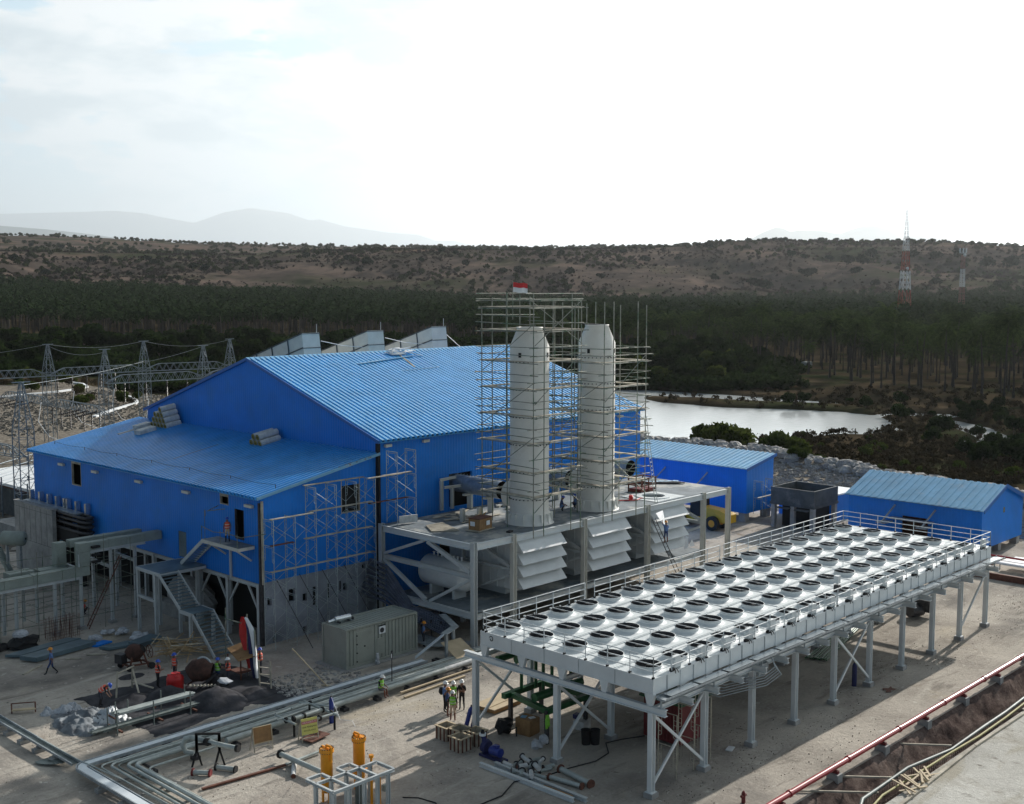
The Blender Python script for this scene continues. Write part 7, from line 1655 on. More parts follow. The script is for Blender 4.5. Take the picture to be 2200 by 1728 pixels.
mb = MB(); mb.bar((101.6,72.0,1.2),(101.6,74.6,.6), .2); mb.bar((102.4,72.0,1.2),(102.4,74.6,.6), .2); mb.cbox((102,75,.5), (2.2,.9,.9)); mb.build('bucket_arm', M['dark_metal'], wl_)
mb = MB(); mb.cbox((101.6,66.6,1.85), (.3,.4,.2)); mb.build('rear_light', M['red'], wl_)
# ground work in front of the platform
mb = MB()
for k in range(240):
    x = R.uniform(58,100); y = R.uniform(47.5,56.6); mb.cbox((x,y,.06+R.random()*.1), (R.uniform(.3,2.2),R.uniform(.08,.6),R.uniform(.04,.2)), R.uniform(-1.5,1.5), R.choice((0,0,1,2)))
mb.build('construction_debris', [M['plank'], M['dark_metal'], M['rust']], kind='stuff')
for k, (x, y, w_, d_) in enumerate(((88,51.5,6,3.5),(95,56,5,3),(78,53,7,1.6),(66,54,8,1.4))): mb = MB(); mb.box(x,x+w_,y,y+d_,0,.28); mb.build('concrete_slab', M['road'], None, ['pale concrete slab right of the cooler rail, nearest the platform end','pale concrete slab behind the last platform column','narrow pale slab between the platform and the cooler','narrow slab before the left intake'][k], 'slab')
mb = MB()
for k in range(10): mb.tube([(70+.5*k,50.4+.2*(k%3),.2+.12*(k%2)),(71.6+.5*k,51.6,.25)], .16, 7)
mb.build('log_stack', M['crate'], None, 'heap of reddish-brown blocks between the intakes and the cooler rail', 'blocks')

rs3 = np.random.RandomState(31)
def pebbles(name, n, x0, x1, y0, y1, s0, s1, m):
    V0 = []; mb = MB(); mb.blob((0,0,0), 1.0, 5, rnd=random.Random(3), sq=(1,.85,.55)); V = np.array(mb.v); F = np.array([f if len(f) == 4 else (f[0], f[1], f[2], f[2]) for f in mb.f])
    F4 = np.array([f for f in mb.f if len(f) == 4]); X = rs3.uniform(x0, x1, n); Y = rs3.uniform(y0, y1, n); d = fbm(X*.25, Y*.25, 91, 4); k = d+rs3.uniform(-.12,.12,n) > .5; X, Y = X[k], Y[k]; n = len(X); S = s0+(s1-s0)*rs3.uniform(0,1,n)**3; A = rs3.uniform(0,6.28,n)
    c, s_ = np.cos(A), np.sin(A); P_ = np.stack([(V[None,:,0]*c[:,None]-V[None,:,1]*s_[:,None])*S[:,None]+X[:,None], (V[None,:,0]*s_[:,None]+V[None,:,1]*c[:,None])*S[:,None]+Y[:,None], V[None,:,2]*S[:,None]+.015+0*X[:,None]], -1).reshape(-1,3)
    np_mesh(name, P_, (F4[None]+(np.arange(n)*len(V))[:,None,None]).reshape(-1,4), [m], None, False, 'stuff')
pebbles('site_pebbles', 9000, 24, 66, 29, 84, .012, .05, M['pebble'])
pebbles('track_gravel', 4500, 44, 110, 32.0, 36, .015, .05, M['pebble'])
# ---------------------------------------------------------------- switchyard
M['lattice'] = mat('lattice', (.20,.24,.27), .5, .35, .2, 2.5)
def lattice_tower(x, y, lab, zt=15.7, w=.75):
    t = thing('lattice_tower', (x,y,0), lab, 'lattice tower', 'switchyard lattice towers')
    def hw(z): return w if z < 11 else w-(w-.12)*(z-11)/(zt-11)
    lv = [0,1.6,3.2,4.8,6.2,7.6,9,10.2,11.2,12.4,13.6,14.8,zt]; c = [(-1,-1),(1,-1),(1,1),(-1,1)]
    for sx, sy in c:
        mb = MB(); 
        for a, b in ((0,11),(11,zt)): mb.bar((x+sx*hw(a),y+sy*hw(a),a),(x+sx*hw(b),y+sy*hw(b),b), .085, .085)
        mb.build('corner_leg', M['lattice'], t)
    mb = MB()
    for k, (a, b) in enumerate(zip(lv[:-1], lv[1:])):
        for i in range(4):
            p, q = c[i], c[(i+1)%4]
            if k % 2: p, q = q, p
            mb.bar((x+p[0]*hw(a),y+p[1]*hw(a),a),(x+q[0]*hw(b),y+q[1]*hw(b),b), .042, .042)
            p, q = c[i], c[(i+1)%4]; mb.bar((x+p[0]*hw(b),y+p[1]*hw(b),b),(x+q[0]*hw(b),y+q[1]*hw(b),b), .042, .042)
    mb.build('lacing', M['lattice'], t)
    mb = MB(); mb.bar((x-.9,y,zt),(x+.9,y,zt), .1); mb.bar((x,y-.6,zt-.05),(x,y+.6,zt-.05), .08); mb.build('cap_arm', M['lattice'], t); return t
TW = [(50.3,113.8,'nearest lattice tower, tall beside the fire wall at the left edge'),(86.3,185,'lattice tower second from the left edge, behind the nearest one'),(85.2,164.2,'lattice tower directly above the left end of the annex roof'),(102.6,184.1,'lattice tower rising just left of the insulation rolls'),(101.2,163.3,'lattice tower partly hidden by the left gable slope'),(117.2,180.5,'farthest right lattice tower, beside the first exhaust housing'),(48.8,132,'lattice tower cut by the left border')]
for x, y, l_ in TW: lattice_tower(x, y, l_)
def gantry(a, b, z, lab, h=1.1):
    t = thing('gantry_beam', ((a[0]+b[0])/2,(a[1]+b[1])/2,0), lab, 'gantry beam', 'lattice gantry beams'); A = Vector((*a,z)); B = Vector((*b,z)); d = (B-A).normalized(); s_ = Vector((-d.y,d.x,0))*.45; L_ = (B-A).length; n = max(4, int(L_/1.2))
    mb = MB(); tp = lambda f: min(1, min(f,1-f)*7)*h
    for sg in (-1,1):
        mb.bar(A+s_*sg*.8, B+s_*sg*.8, .09); pr_ = None
        for k in range(n+1):
            f_ = k/n; p = A+(B-A)*f_+s_*sg*.5+Vector((0,0,.1+tp(f_)))
            if pr_ is not None: mb.bar(pr_, p, .09)
            q = A+(B-A)*min(1,(k+.5)/n)+s_*sg*.8; mb.bar(p, q, .05)
            if k: mb.bar(p, A+(B-A)*((k-.5)/n)+s_*sg*.8, .05)
            pr_ = p
    mb.build('truss', M['lattice'], t)
gantry((86.3,185),(102.6,184.1),10.6,'upper gantry beam behind the tower above the annex roof'); gantry((102.6,184.1),(117.2,180.5),10.6,'upper gantry beam running to the farthest right tower'); gantry((70,186),(86.3,185),10.6,'upper gantry beam leaving the picture at the left')
gantry((85.2,164.2),(101.2,163.3),10.6,'nearer upper gantry beam ending at the gable slope'); gantry((101.2,163.3),(114,162),10.6,'short gantry beam just left of the gable slope')
gantry((85.2,164.2),(86.3,185),5.9,'lower gantry beam linking the two middle towers'); gantry((86.3,185),(87.2,205),5.9,'lower gantry beam running off behind the left tower'); gantry((50.3,113.8),(48.8,132),8.3,'nearest gantry beam at the left border',.9)
def insul(a, b, r_=.14, grp=None, lab=None):
    t = thing('insulator', a, lab or 'black ribbed insulator hanging in the switchyard', 'insulator', grp or 'switchyard insulators')
    A, B = Vector(a), Vector(b); n = 12; pts = []; rs_ = []
    for k in range(n*2+1): pts.append(A+(B-A)*k/(n*2)); rs_.append(r_ if k % 2 else r_*.5)
    mb = MB(); mb.tube(pts, rs_, 8, smooth=False); mb.build('string', M['insulator'], t)
for x in (87.5,90,92.5,95,97.5,100): insul((x,184.6,10.5),(x,184.6,7.7))
for x in (88,91.5,95,98.5): insul((x,163.8,10.5),(x,163.8,7.7))
for y in (166.5,169,171.5,176,179,182): insul((85.3,y,6.0),(85.3,y,3.0))
for y in (166.5,169,171.5,188,191,194): insul((84.9,y,6.3),(81.6,y+.4,5.7), .16)
for k in range(7): insul((57+k*2.1,128+k*1.2,1.0),(57+k*2.1,128+k*1.2,4.2), .17, 'standing post insulators', 'dark post insulator standing upright left of the annex')
for k in range(7): 
    x = 57+k*2.1; y = 128+k*1.2; mb = MB(); mb.bar((x,y,0),(x,y,1.0), .2); mb.build('insulator_post', M['lattice'], None, 'grey steel stool under a standing insulator', 'post', 'insulator stools')
def wire(a, b, sag, r_=.035, m='white'):
    A, B = Vector(a), Vector(b); return [A+(B-A)*k/12-Vector((0,0,sag*4*(k/12)*(1-k/12))) for k in range(13)]
for k, (a, b, s_) in enumerate((((60,200,13.5),(86.3,185,15.7),1),((86.3,185,15.5),(85.2,164.2,15.3),.9),((86.3,185,15.7),(102.6,184.1,15.7),.8),((102.6,184.1,15.7),(117.2,180.5,15.6),1.0),((50.3,113.8,15.4),(102.6,184.1,12.3),.3),((85.2,164.2,13),(101.2,163.3,15.6),.5))):
    mb = MB(); mb.tube(wire(a, b, s_), .022, 4); mb.build('overhead_wire', M['galv'], None, 'thin overhead wire strung between the switchyard towers', 'wire', 'switchyard wires')
for k, (x, y) in enumerate(((90,184),(97,184),(92,164),(96,164),(100,164),(78,170),(76,190),(60,122),(66,124))):
    mb = MB(); mb.tube([(x,y,8 if y > 150 else 6.5),(x-.8,y-.6,5.2),(x+.3,y-1.6,3.0),(x+2.6,y-2.2,1.9)], .05, 5); mb.build('jumper_cable', M['white'], None, 'pale looping jumper cable in the switchyard', 'cable', 'switchyard jumper cables')
for k in range(5):
    mb = MB(); y = 120+k*3.2; mb.tube([(52,y,4.4),(84,y+26,4.4)], .05, 5)
    for q in range(4): x_ = 54+q*9; mb.bar((x_,y+(x_-52)*.81,0),(x_,y+(x_-52)*.81,4.35), .12)
    mb.build('busbar', M['lattice'], None, 'thin grey busbar on slim posts running across the switchyard', 'busbar', 'switchyard busbars')
# kerbs, gravel yard surface
def kerb(pts, lab): 
    mb = MB()
    for a, b in zip(pts[:-1], pts[1:]): mb.bar((*a,.12),(*b,.12), .8, .5)
    mb.build('white_kerb', M['white'], None, lab, 'kerb')
kerb([(104,264),(119.7,268.4),(128,270.1),(134.7,274),(138.9,277.2),(142.7,287.2),(143,295.3)], 'upper curved white kerb edging the terrace at the left')
kerb([(108,213),(115.8,221.2),(121.8,226.8),(127.5,232.1),(132.7,243.3),(134,252)], 'lower curved white kerb edging the terrace above the annex roof')
# ---------------------------------------------------------------- communication masts
def mast(px, ytop, ybase, D, lab, bands, w0, w1, ant):
    az = atan((px-1100)/2565); A = HD-az; r_ = D/cos(az); x, y = r_*cos(A), r_*sin(A); zt = CAMZ+(614.5-ytop)/2565*D; zb = CAMZ+(614.5-ybase)/2565*D-8
    t = thing('radio_mast', (x,y,zb), lab, 'mast'); c = [(-1,-1),(1,-1),(1,1),(-1,1)]
    for (z0p, z1p, mt) in bands:
        z0 = CAMZ+(614.5-z0p)/2565*D; z1 = CAMZ+(614.5-z1p)/2565*D
        hw = lambda z: w0+(w1-w0)*(z-zb)/(zt-zb); n = max(1, int((z1-z0)/(hw(z0)*2.2))); mb = MB()
        for k in range(n):
            a, b = z0+(z1-z0)*k/n, z0+(z1-z0)*(k+1)/n
            for i in range(4):
                p, q = c[i], c[(i+1)%4]; mb.bar((x+p[0]*hw(a),y+p[1]*hw(a),a),(x+p[0]*hw(b),y+p[1]*hw(b),b), min(.34,.16*hw(a))); mb.bar((x+p[0]*hw(a),y+p[1]*hw(a),a),(x+q[0]*hw(b),y+q[1]*hw(b),b), min(.18,.1*hw(a))); mb.bar((x+q[0]*hw(a),y+q[1]*hw(a),a),(x+p[0]*hw(b),y+p[1]*hw(b),b), min(.18,.1*hw(a)))
        mb.build('section', mt, t)
    return t, x, y, zt
M['mastred'] = mat('mastred', (.30,.065,.04), .6, 0, .1, 1); M['mastwhite'] = mat('mastwhite', (.6,.62,.64), .6, 0, .08, 1)
r_, w_ = M['mastred'], M['mastwhite']
t, x, y, zt = mast(1944, 452, 670, 640, 'tall red and white lattice mast rising above the hill skyline at the right', [(690,661,w_),(661,623,r_),(623,582,w_),(582,540,r_),(540,516,w_),(516,478,w_),(478,452,w_)], 3.0, .35, 0)
mb = MB(); zf = lambda p: CAMZ+(614.5-p)/2565*640
for p_ in (577,): mb.tube([(x-1.2,y-1.6,zf(p_)),(x-1.5,y-2.0,zf(p_))], .8, 12)
mb.build('dish', M['white'], t)
r_ = mat('mastdull', (.20,.075,.06), .7, 0, .1, 1)
t, x, y, zt = mast(2067, 545, 640, 760, 'shorter red and white antenna mast with three white panels at the right', [(660,617,r_),(617,578,w_),(578,548,r_)], 1.5, .8, 0)
mb = MB(); zf2 = lambda p: CAMZ+(614.5-p)/2565*760
u = Vector((sin(HD),-cos(HD),0))
for s_ in (-2.1,0,1.9): p = Vector((x,y,0))+u*s_; mb.bar((p.x,p.y,zf2(544)),(p.x,p.y,zf2(534)), .7, .5)
p = Vector((x,y,0)); mb.bar((p.x-2*u.x,p.y-2*u.y,zf2(544.5)),(p.x+2*u.x,p.y+2*u.y,zf2(544.5)), .25); mb.build('panel_antenna', M['white'], t)
mb = MB(); mb.blob((x-1.2,y-1.6,zf2(549)), 1.0, 8, jit=0); mb.build('dish', M['white'], t)
az = atan(600/2565); mb = MB(); p = pix(1733, 787, -2.5); mb.box(p[0]-1.6,p[0]+1.6,p[1]-1.2,p[1]+1.2,-2.6,-1.0); mb.build('hut', M['galv'], None, 'tiny pale hut among the palm trunks beyond the pond', 'hut')
# ---------------------------------------------------------------- people
def rotz(v, a): return Vector((v[0]*cos(a)-v[1]*sin(a), v[0]*sin(a)+v[1]*cos(a), v[2]))
def person(loc, face, label, top='cloth_blue', legs='cloth_navy', shoe='cloth_black', helmet='helmet_white', vest=None, pose='stand', arms='down', pack=False, scale=1.0, sleeve=None):
    t = thing('person', loc, label, 'person'); lean = 0; S = scale
    sleeve = sleeve or top
    J = {'pel': (0,0,.93), 'spn': (.0,0,1.14), 'cst': (.01,0,1.36), 'nck': (.01,0,1.47), 'hb': (.02,0,1.54), 'ht': (.03,0,1.66)}
    L_ = {}
    for s_, n in ((1,'l'),(-1,'r')):
        L_[n] = dict(hip=(0,s_*.09,.88), kne=(.02,s_*.11,.49), ank=(-.02,s_*.12,.09), toe=(.13,s_*.14,.035), sho=(.0,s_*.18,1.40), elb=(-.03,s_*.25,1.14), wri=(.05,s_*.24,.90), hnd=(.08,s_*.235,.82))
    if pose == 'walk':
        L_['l'].update(kne=(.20,.10,.50), ank=(.33,.10,.10), toe=(.48,.11,.08), elb=(-.14,.25,1.15), wri=(-.10,.27,.92), hnd=(-.08,.27,.84)); L_['r'].update(kne=(-.05,-.10,.48), ank=(-.36,-.10,.14), toe=(-.24,-.11,.03), elb=(.08,-.25,1.16), wri=(.24,-.22,.98), hnd=(.30,-.21,.92))
    if pose == 'bend':
        for k, d in (('spn',(.14,0,1.07)),('cst',(.34,0,1.2)),('nck',(.44,0,1.24)),('hb',(.50,0,1.25)),('ht',(.60,0,1.30))): J[k] = d
        for s_, n in ((1,'l'),(-1,'r')): L_[n].update(sho=(.36,s_*.18,1.2), elb=(.44,s_*.22,.94), wri=(.56,s_*.16,.74), hnd=(.61,s_*.14,.68), kne=(.09,s_*.12,.5))
    if pose in ('sit', 'crouch'):
        dz = .42 if pose == 'sit' else .58
        for k in J: J[k] = (J[k][0]+(.1 if k not in ('pel',) else 0)+(.08 if k in ('hb','ht') else 0), 0, J[k][2]-dz)
        for s_, n in ((1,'l'),(-1,'r')): L_[n].update(hip=(0,s_*.09,.90-dz), kne=(.42,s_*.14,.93-dz-.02) if pose == 'sit' else (.34,s_*.15,.52), ank=(.44,s_*.13,.09) if pose == 'sit' else (.08,s_*.14,.09), toe=(.58,s_*.14,.035) if pose == 'sit' else (.22,s_*.15,.035), sho=(.1,s_*.18,1.40-dz), elb=(.16,s_*.25,1.16-dz), wri=(.38,s_*.16,1.06-dz), hnd=(.45,s_*.13,1.03-dz))
    if arms == 'front':
        for s_, n in ((1,'l'),(-1,'r')): L_[n].update(elb=(.04,s_*.24,1.15), wri=(.26,s_*.10,1.12), hnd=(.33,s_*.06,1.13))
    if arms == 'cross':
        for s_, n in ((1,'l'),(-1,'r')): L_[n].update(elb=(.06,s_*.24,1.17), wri=(.22,s_*-.02,1.20), hnd=(.22,s_*-.10,1.21))
    if arms == 'up':
        L_['l'].update(elb=(.18,.22,1.5), wri=(.38,.16,1.66), hnd=(.45,.14,1.72)); L_['r'].update(elb=(.06,-.24,1.17), wri=(.28,-.14,1.2), hnd=(.35,-.12,1.22))
    vs = []; rad = []; ed = []; reg = []
    def V_(p, r_, par, rg):
        vs.append(rotz(Vector(p)*S, face)); rad.append(r_*S); reg.append(rg)
        if par is not None: ed.append((par, len(vs)-1))
        return len(vs)-1
    pel = V_(J['pel'], .135, None, 1); spn = V_(J['spn'], .125, pel, 0); cst = V_(J['cst'], .145, spn, 0); nck = V_(J['nck'], .06, cst, 3); hb = V_(J['hb'], .075, nck, 3); ht = V_(J['ht'], .085, hb, 3)
    hx = Vector(J['hb'])+Vector((.075,0,.045)); V_(hx, .028, hb, 3); V_(hx+Vector((.03,0,-.005)), .012, len(vs)-1, 3)
    for n in 'lr':
        q = L_[n]; a = V_(q['hip'], .09, pel, 1); b = V_(q['kne'], .062, a, 1); c = V_(q['ank'], .043, b, 2); V_(q['toe'], .038, c, 2)
        a = V_(q['sho'], .062, cst, 4); b = V_(q['elb'], .045, a, 4); c = V_(q['wri'], .028, b, 3); h = V_(q['hnd'], .034, c, 3)
        d = (Vector(q['hnd'])-Vector(q['wri'])).normalized(); sd_ = Vector((0,0,1)).cross(d); sd_ = sd_.normalized() if sd_.length > .2 else Vector((1,0,0))
        for k in range(4): p0 = Vector(q['hnd'])+sd_*(.021*(k-1.5))+d*.03; m1 = V_(p0, .011, h, 3); m2 = V_(p0+d*(.035+.006*(k in (1,2))), .009, m1, 3); V_(p0+d*.06+Vector((.015,0,-.015)), .008, m2, 3)
        m1 = V_(Vector(q['hnd'])+sd_*.045, .011, h, 3); V_(Vector(q['hnd'])+sd_*.06+d*.03, .009, m1, 3)
    me = bpy.data.meshes.new('body'); me.from_pydata([tuple(v) for v in vs], ed, []); o = bpy.data.objects.new('body', me); COL.objects.link(o)
    sk = o.modifiers.new('skin', 'SKIN'); sk.use_smooth_shade = True; su = o.modifiers.new('sub', 'SUBSURF'); su.levels = 1; su.render_levels = 1
    for i, sv in enumerate(me.skin_vertices[0].data): sv.radius = (rad[i], rad[i]*(1.25 if i in (1, 2, 0) else 1)); sv.use_root = (i == 0)
    dg = bpy.context.evaluated_depsgraph_get(); m2 = bpy.data.meshes.new_from_object(o.evaluated_get(dg)); bpy.data.objects.remove(o); m2.name = 'body'
    m2.materials.clear()
    for k in (top, legs, shoe, 'skin', sleeve): m2.materials.append(M[k])
    P_ = np.array([tuple(v) for v in vs]); E_ = np.array(ed); A_ = P_[E_[:,0]]; B_ = P_[E_[:,1]]; rg = np.array(reg)[E_[:,1]]; D_ = B_-A_; dd = (D_**2).sum(1)+1e-9
    mi = []
    for p in m2.polygons:
        c = np.array(p.center); tt = np.clip(((c-A_)*D_).sum(1)/dd, 0, 1); q = A_+D_*tt[:,None]; mi.append(int(rg[np.argmin(((q-c)**2).sum(1))]))
    m2.polygons.foreach_set('material_index', mi); m2.polygons.foreach_set('use_smooth', [True]*len(mi)); m2.update()
    b = bpy.data.objects.new('body', m2); COL.objects.link(b); b.parent = t
    def W_(p): return Vector(loc)+rotz(Vector(p)*S, face)
    up = (Vector(J['ht'])-Vector(J['hb'])).normalized(); hc = Vector(J['ht'])+up*.0; fwd = Vector((1,0,0)); fwd = (fwd-up*fwd.dot(up)).normalized(); lf = up.cross(fwd)
    mb = MB(); ring = []; nn = 14
    for (r_, h) in ((.165,.005),(.135,.012),(.132,.05),(.115,.10),(.07,.14),(.01,.155)):
        for k in range(nn): a = 2*pi*k/nn; e_ = 1.25 if (r_ > .16 and cos(a) > .3) else 1.05; ring.append(W_(hc+fwd*(r_*e_*cos(a))+lf*(r_*.92*sin(a))+up*h))
    mb.add(ring, [(i*nn+k, i*nn+(k+1)%nn, (i+1)*nn+(k+1)%nn, (i+1)*nn+k) for i in range(5) for k in range(nn)], 0, True); mb.build('helmet', M[helmet], t)
    mb = MB()
    for s_ in (-1,1): mb.blob(W_(Vector(J['hb'])+fwd*.083+lf*(.032*s_)+up*.075), .013*S, 6, jit=0)
    mb.build('eyes', M['black'], t)
    if vest:
        mb = MB(); ax = (Vector(J['cst'])-Vector(J['spn'])).normalized(); f2 = (Vector((1,0,0))-ax*ax.x).normalized(); base = Vector(J['spn'])
        def rings(levels, m):
            r0 = []
            for (h, rx_, ry_) in levels:
                for k in range(nn): a = 2*pi*k/nn; r0.append(W_(base+ax*h+f2*(rx_*cos(a)+.012)+Vector((0,1,0))*(ry_*sin(a))))
            mb.add(r0, [(i*nn+k, i*nn+(k+1)%nn, (i+1)*nn+(k+1)%nn, (i+1)*nn+k) for i in range(len(levels)-1) for k in range(nn)], m, True)
        rings([(-.14,.155,.185),(-.02,.155,.185),(.10,.165,.195),(.22,.165,.20),(.29,.13,.17),(.33,.09,.11)], 0)
        rings([(-.06,.159,.189),(-.02,.159,.189)], 1); rings([(.13,.170,.201),(.17,.171,.203)], 1); mb.build('vest', [M[vest], M['vest_strip']], t)
    if pack: mb = MB(); mb.blob(W_((-.22,0,1.2)), .2*S, 8, jit=.08, sq=(.8,.85,1.25)); mb.build('backpack', M['cloth_black'], t)
    return t
imL = HD+pi/2; imR = HD-pi/2; toC = HD+pi; away = HD
person((33.55,73.1,0), imL+.2, 'person in a blue shirt and orange helmet striding left across the open yard', 'cloth_blue', 'cloth_navy', 'cloth_black', 'helmet_orange', pose='walk')
person((32.8,65.2,0.05), imR, 'person in an orange vest and blue helmet bending over behind the tarpaulin', 'cloth_black', 'cloth_dark', 'cloth_black', 'helmet_blue', 'orange_vest', 'bend')
person((36.9,65.7,0.05), imR+.6, 'person in an orange vest and blue helmet standing left of the red tank', 'cloth_black', 'cloth_black', 'cloth_black', 'helmet_blue', 'orange_vest', arms='front')
person((38.4,66.2,0.05), imL+.8, 'person in an orange vest and blue helmet standing behind the red tank', 'cloth_gray', 'cloth_dark', 'cloth_black', 'helmet_blue', 'orange_vest')
person((39.7,63.35,0.05), imR+.9, 'person in a lime vest and blue helmet beside the drum mixer, left of the pair', 'cloth_black', 'cloth_navy', 'cloth_black', 'helmet_blue', 'green_vest', arms='front')
person((40.2,62.9,0.05), imL, 'person in a red-orange vest and white helmet, right of the pair by the drum mixer', 'cloth_black', 'cloth_dark', 'cloth_black', 'helmet_white', 'orange_vest', arms='front')
person((42.75,63.15,0.05), imL, 'person in an orange vest half hidden behind the draped banner', 'cloth_black', 'cloth_dark', 'cloth_black', 'helmet_blue', 'orange_vest')
person((45.75,71.3,7.03), away+.4, 'person in an orange vest and blue helmet standing at the upper annex door', 'cloth_gray', 'cloth_khaki', 'cloth_black', 'helmet_blue', 'orange_vest')
person((41.6,85.0,0), imR, 'person in a red-orange top working in the shade beneath the cable duct', 'orange_vest', 'cloth_dark', 'cloth_black', 'helmet_orange', None, 'crouch')
person((45.3,54.35,.12), imR-.4, 'person in a lime vest and white helmet sitting on the long pipe run', 'cloth_black', 'cloth_gray', 'boot', 'helmet_white', 'green_vest', 'sit')
person((54.2,60.2,0), imR, 'person in a pale blue shirt and orange helmet behind the container corner', 'cloth_blue', 'cloth_dark', 'cloth_black', 'helmet_orange', arms='front')
person((46.5,49.8,0), imR-.3, 'person in a light blue shirt with a black backpack, leftmost of the standing group', 'cloth_blue', 'cloth_black', 'cloth_black', 'helmet_white', arms='front', pack=True, scale=1.03)
person((46.1,49.15,0), imR, 'person in navy with an orange helmet in the middle of the standing group', 'cloth_navy', 'cloth_black', 'boot', 'helmet_orange', arms='front', scale=.96)
person((47.0,49.6,0), toC, 'person in a lime vest and white helmet at the back of the standing group', 'cloth_dark', 'cloth_dark', 'cloth_black', 'helmet_white', 'green_vest')
person((45.75,48.35,0), away, 'person in a lime vest, black sleeves and khaki trousers, nearest of the standing group', 'cloth_black', 'cloth_khaki', 'boot', 'helmet_white', 'green_vest')
person((47.4,49.3,0), toC-.2, 'person dressed in black with folded arms, rightmost of the standing group', 'cloth_black', 'cloth_black', 'cloth_black', 'helmet_white', None, 'stand', 'cross', scale=1.03)
person((76.35,55.75,4.5), away+.3, 'person in blue overalls and orange helmet standing high on the ladder at the right intake', 'cloth_blue', 'cloth_navy', 'boot', 'helmet_orange', arms='up')
person((69.5,61.0,PZ), imR, 'person in blue crouching on the platform between the chimneys, left of the two', 'cloth_navy', 'cloth_blue', 'cloth_black', 'helmet_blue', None, 'crouch')
person((71.0,60.6,PZ), imL, 'person in blue crouching on the platform between the chimneys, right of the two', 'cloth_blue', 'cloth_navy', 'cloth_black', 'helmet_blue', None, 'crouch')
la = thing('ladder', (76.6,55.6,0), 'dark ladder leaning on the blades of the rightmost intake', 'ladder')
A = Vector((75.6,56.6,6.4)); B = Vector((76.75,55.3,2.6)); B = A+(B-A)*1.65; o = Vector((.38,-.05,0))
for q in (Vector((0,0,0)), o): mb = MB(); mb.tube([A+q, B+q], .035, 5); mb.build('stile', M['dark_metal'], la)
for k in range(18): p = A+(B-A)*(k+.5)/18; mb = MB(); mb.tube([p, p+o], .02, 4); mb.build('rung', M['dark_metal'], la)
# ---------------------------------------------------------------- vegetation
vr = np.random.RandomState(12); rv_ = random.Random(77)
def palm_mesh(seed, H, nf, seg, Lf, wleaf, lod):
    r_ = random.Random(seed); V = []; F = []; mi = []
    def quad(a, b, c, d, m): n = len(V); V.extend([a,b,c,d]); F.append((n,n+1,n+2,n+3)); mi.append(m)
    bx, by = r_.uniform(-.9,.9), r_.uniform(-.9,.9); ns = 5 if lod == 0 else 2; nk = 6 if lod == 0 else 3
    cen = lambda f: Vector((bx*f*f, by*f*f, H*f)); rad = lambda f: .24-.11*f+(.16*(1-f*8) if f < .12 else 0)
    for i in range(ns):
        f0, f1 = i/ns, (i+1)/ns
        for k in range(nk):
            a0, a1 = 2*pi*k/nk, 2*pi*(k+1)/nk; p = [cen(f)+Vector((rad(f)*cos(a), rad(f)*sin(a), 0)) for f, a in ((f0,a0),(f0,a1),(f1,a1),(f1,a0))]; quad(*p, 1)
    top = cen(1)
    for q in range(nf):
        az = q*2.39996+r_.uniform(-.2,.2); el = 1.25-1.75*(q/nf)**.8+r_.uniform(-.15,.15); L_ = Lf*r_.uniform(.82,1.1); d = Vector((cos(az), sin(az), 0)); side = Vector((-sin(az), cos(az), 0))
        pts = [top.copy()]; e = el
        for s_ in range(seg): pts.append(pts[-1]+(d*cos(e)+Vector((0,0,1))*sin(e))*(L_/seg)); e -= (1.9/seg)*(.6+.5*s_/seg)
        wind = Vector((.5,-.45,0))
        pts = [p+wind*(.10*(i/seg)**2*L_) for i, p in enumerate(pts)]
        for s_ in range(seg):
            a, b = pts[s_], pts[s_+1]; w0 = wleaf*(.35+1.3*sin(pi*min(1,(s_+.3)/seg))**.7); t_ = (b-a)
            if lod == 0:
                for sg in (-1, 1):
                    for h_ in range(3):
                        o0 = a+t_*(h_*.333); o1 = a+t_*(h_*.333+.17); tip = o0+t_*1.0+side*(sg*w0*(.8+.4*r_.random()))+Vector((0,0,-w0*(.5+.7*r_.random()))); n = len(V); V.extend([o0, o1, tip+t_*.07, tip]); F.append((n,n+1,n+2,n+3)); mi.append(0)
            else:
                for sg in (-1, 1): quad(a, b, b+side*(sg*w0)+Vector((0,0,-w0*.5)), a+side*(sg*w0*.9)+Vector((0,0,-w0*.5)), 0)
    return np.array([tuple(v) for v in V]), np.array(F), np.array(mi)
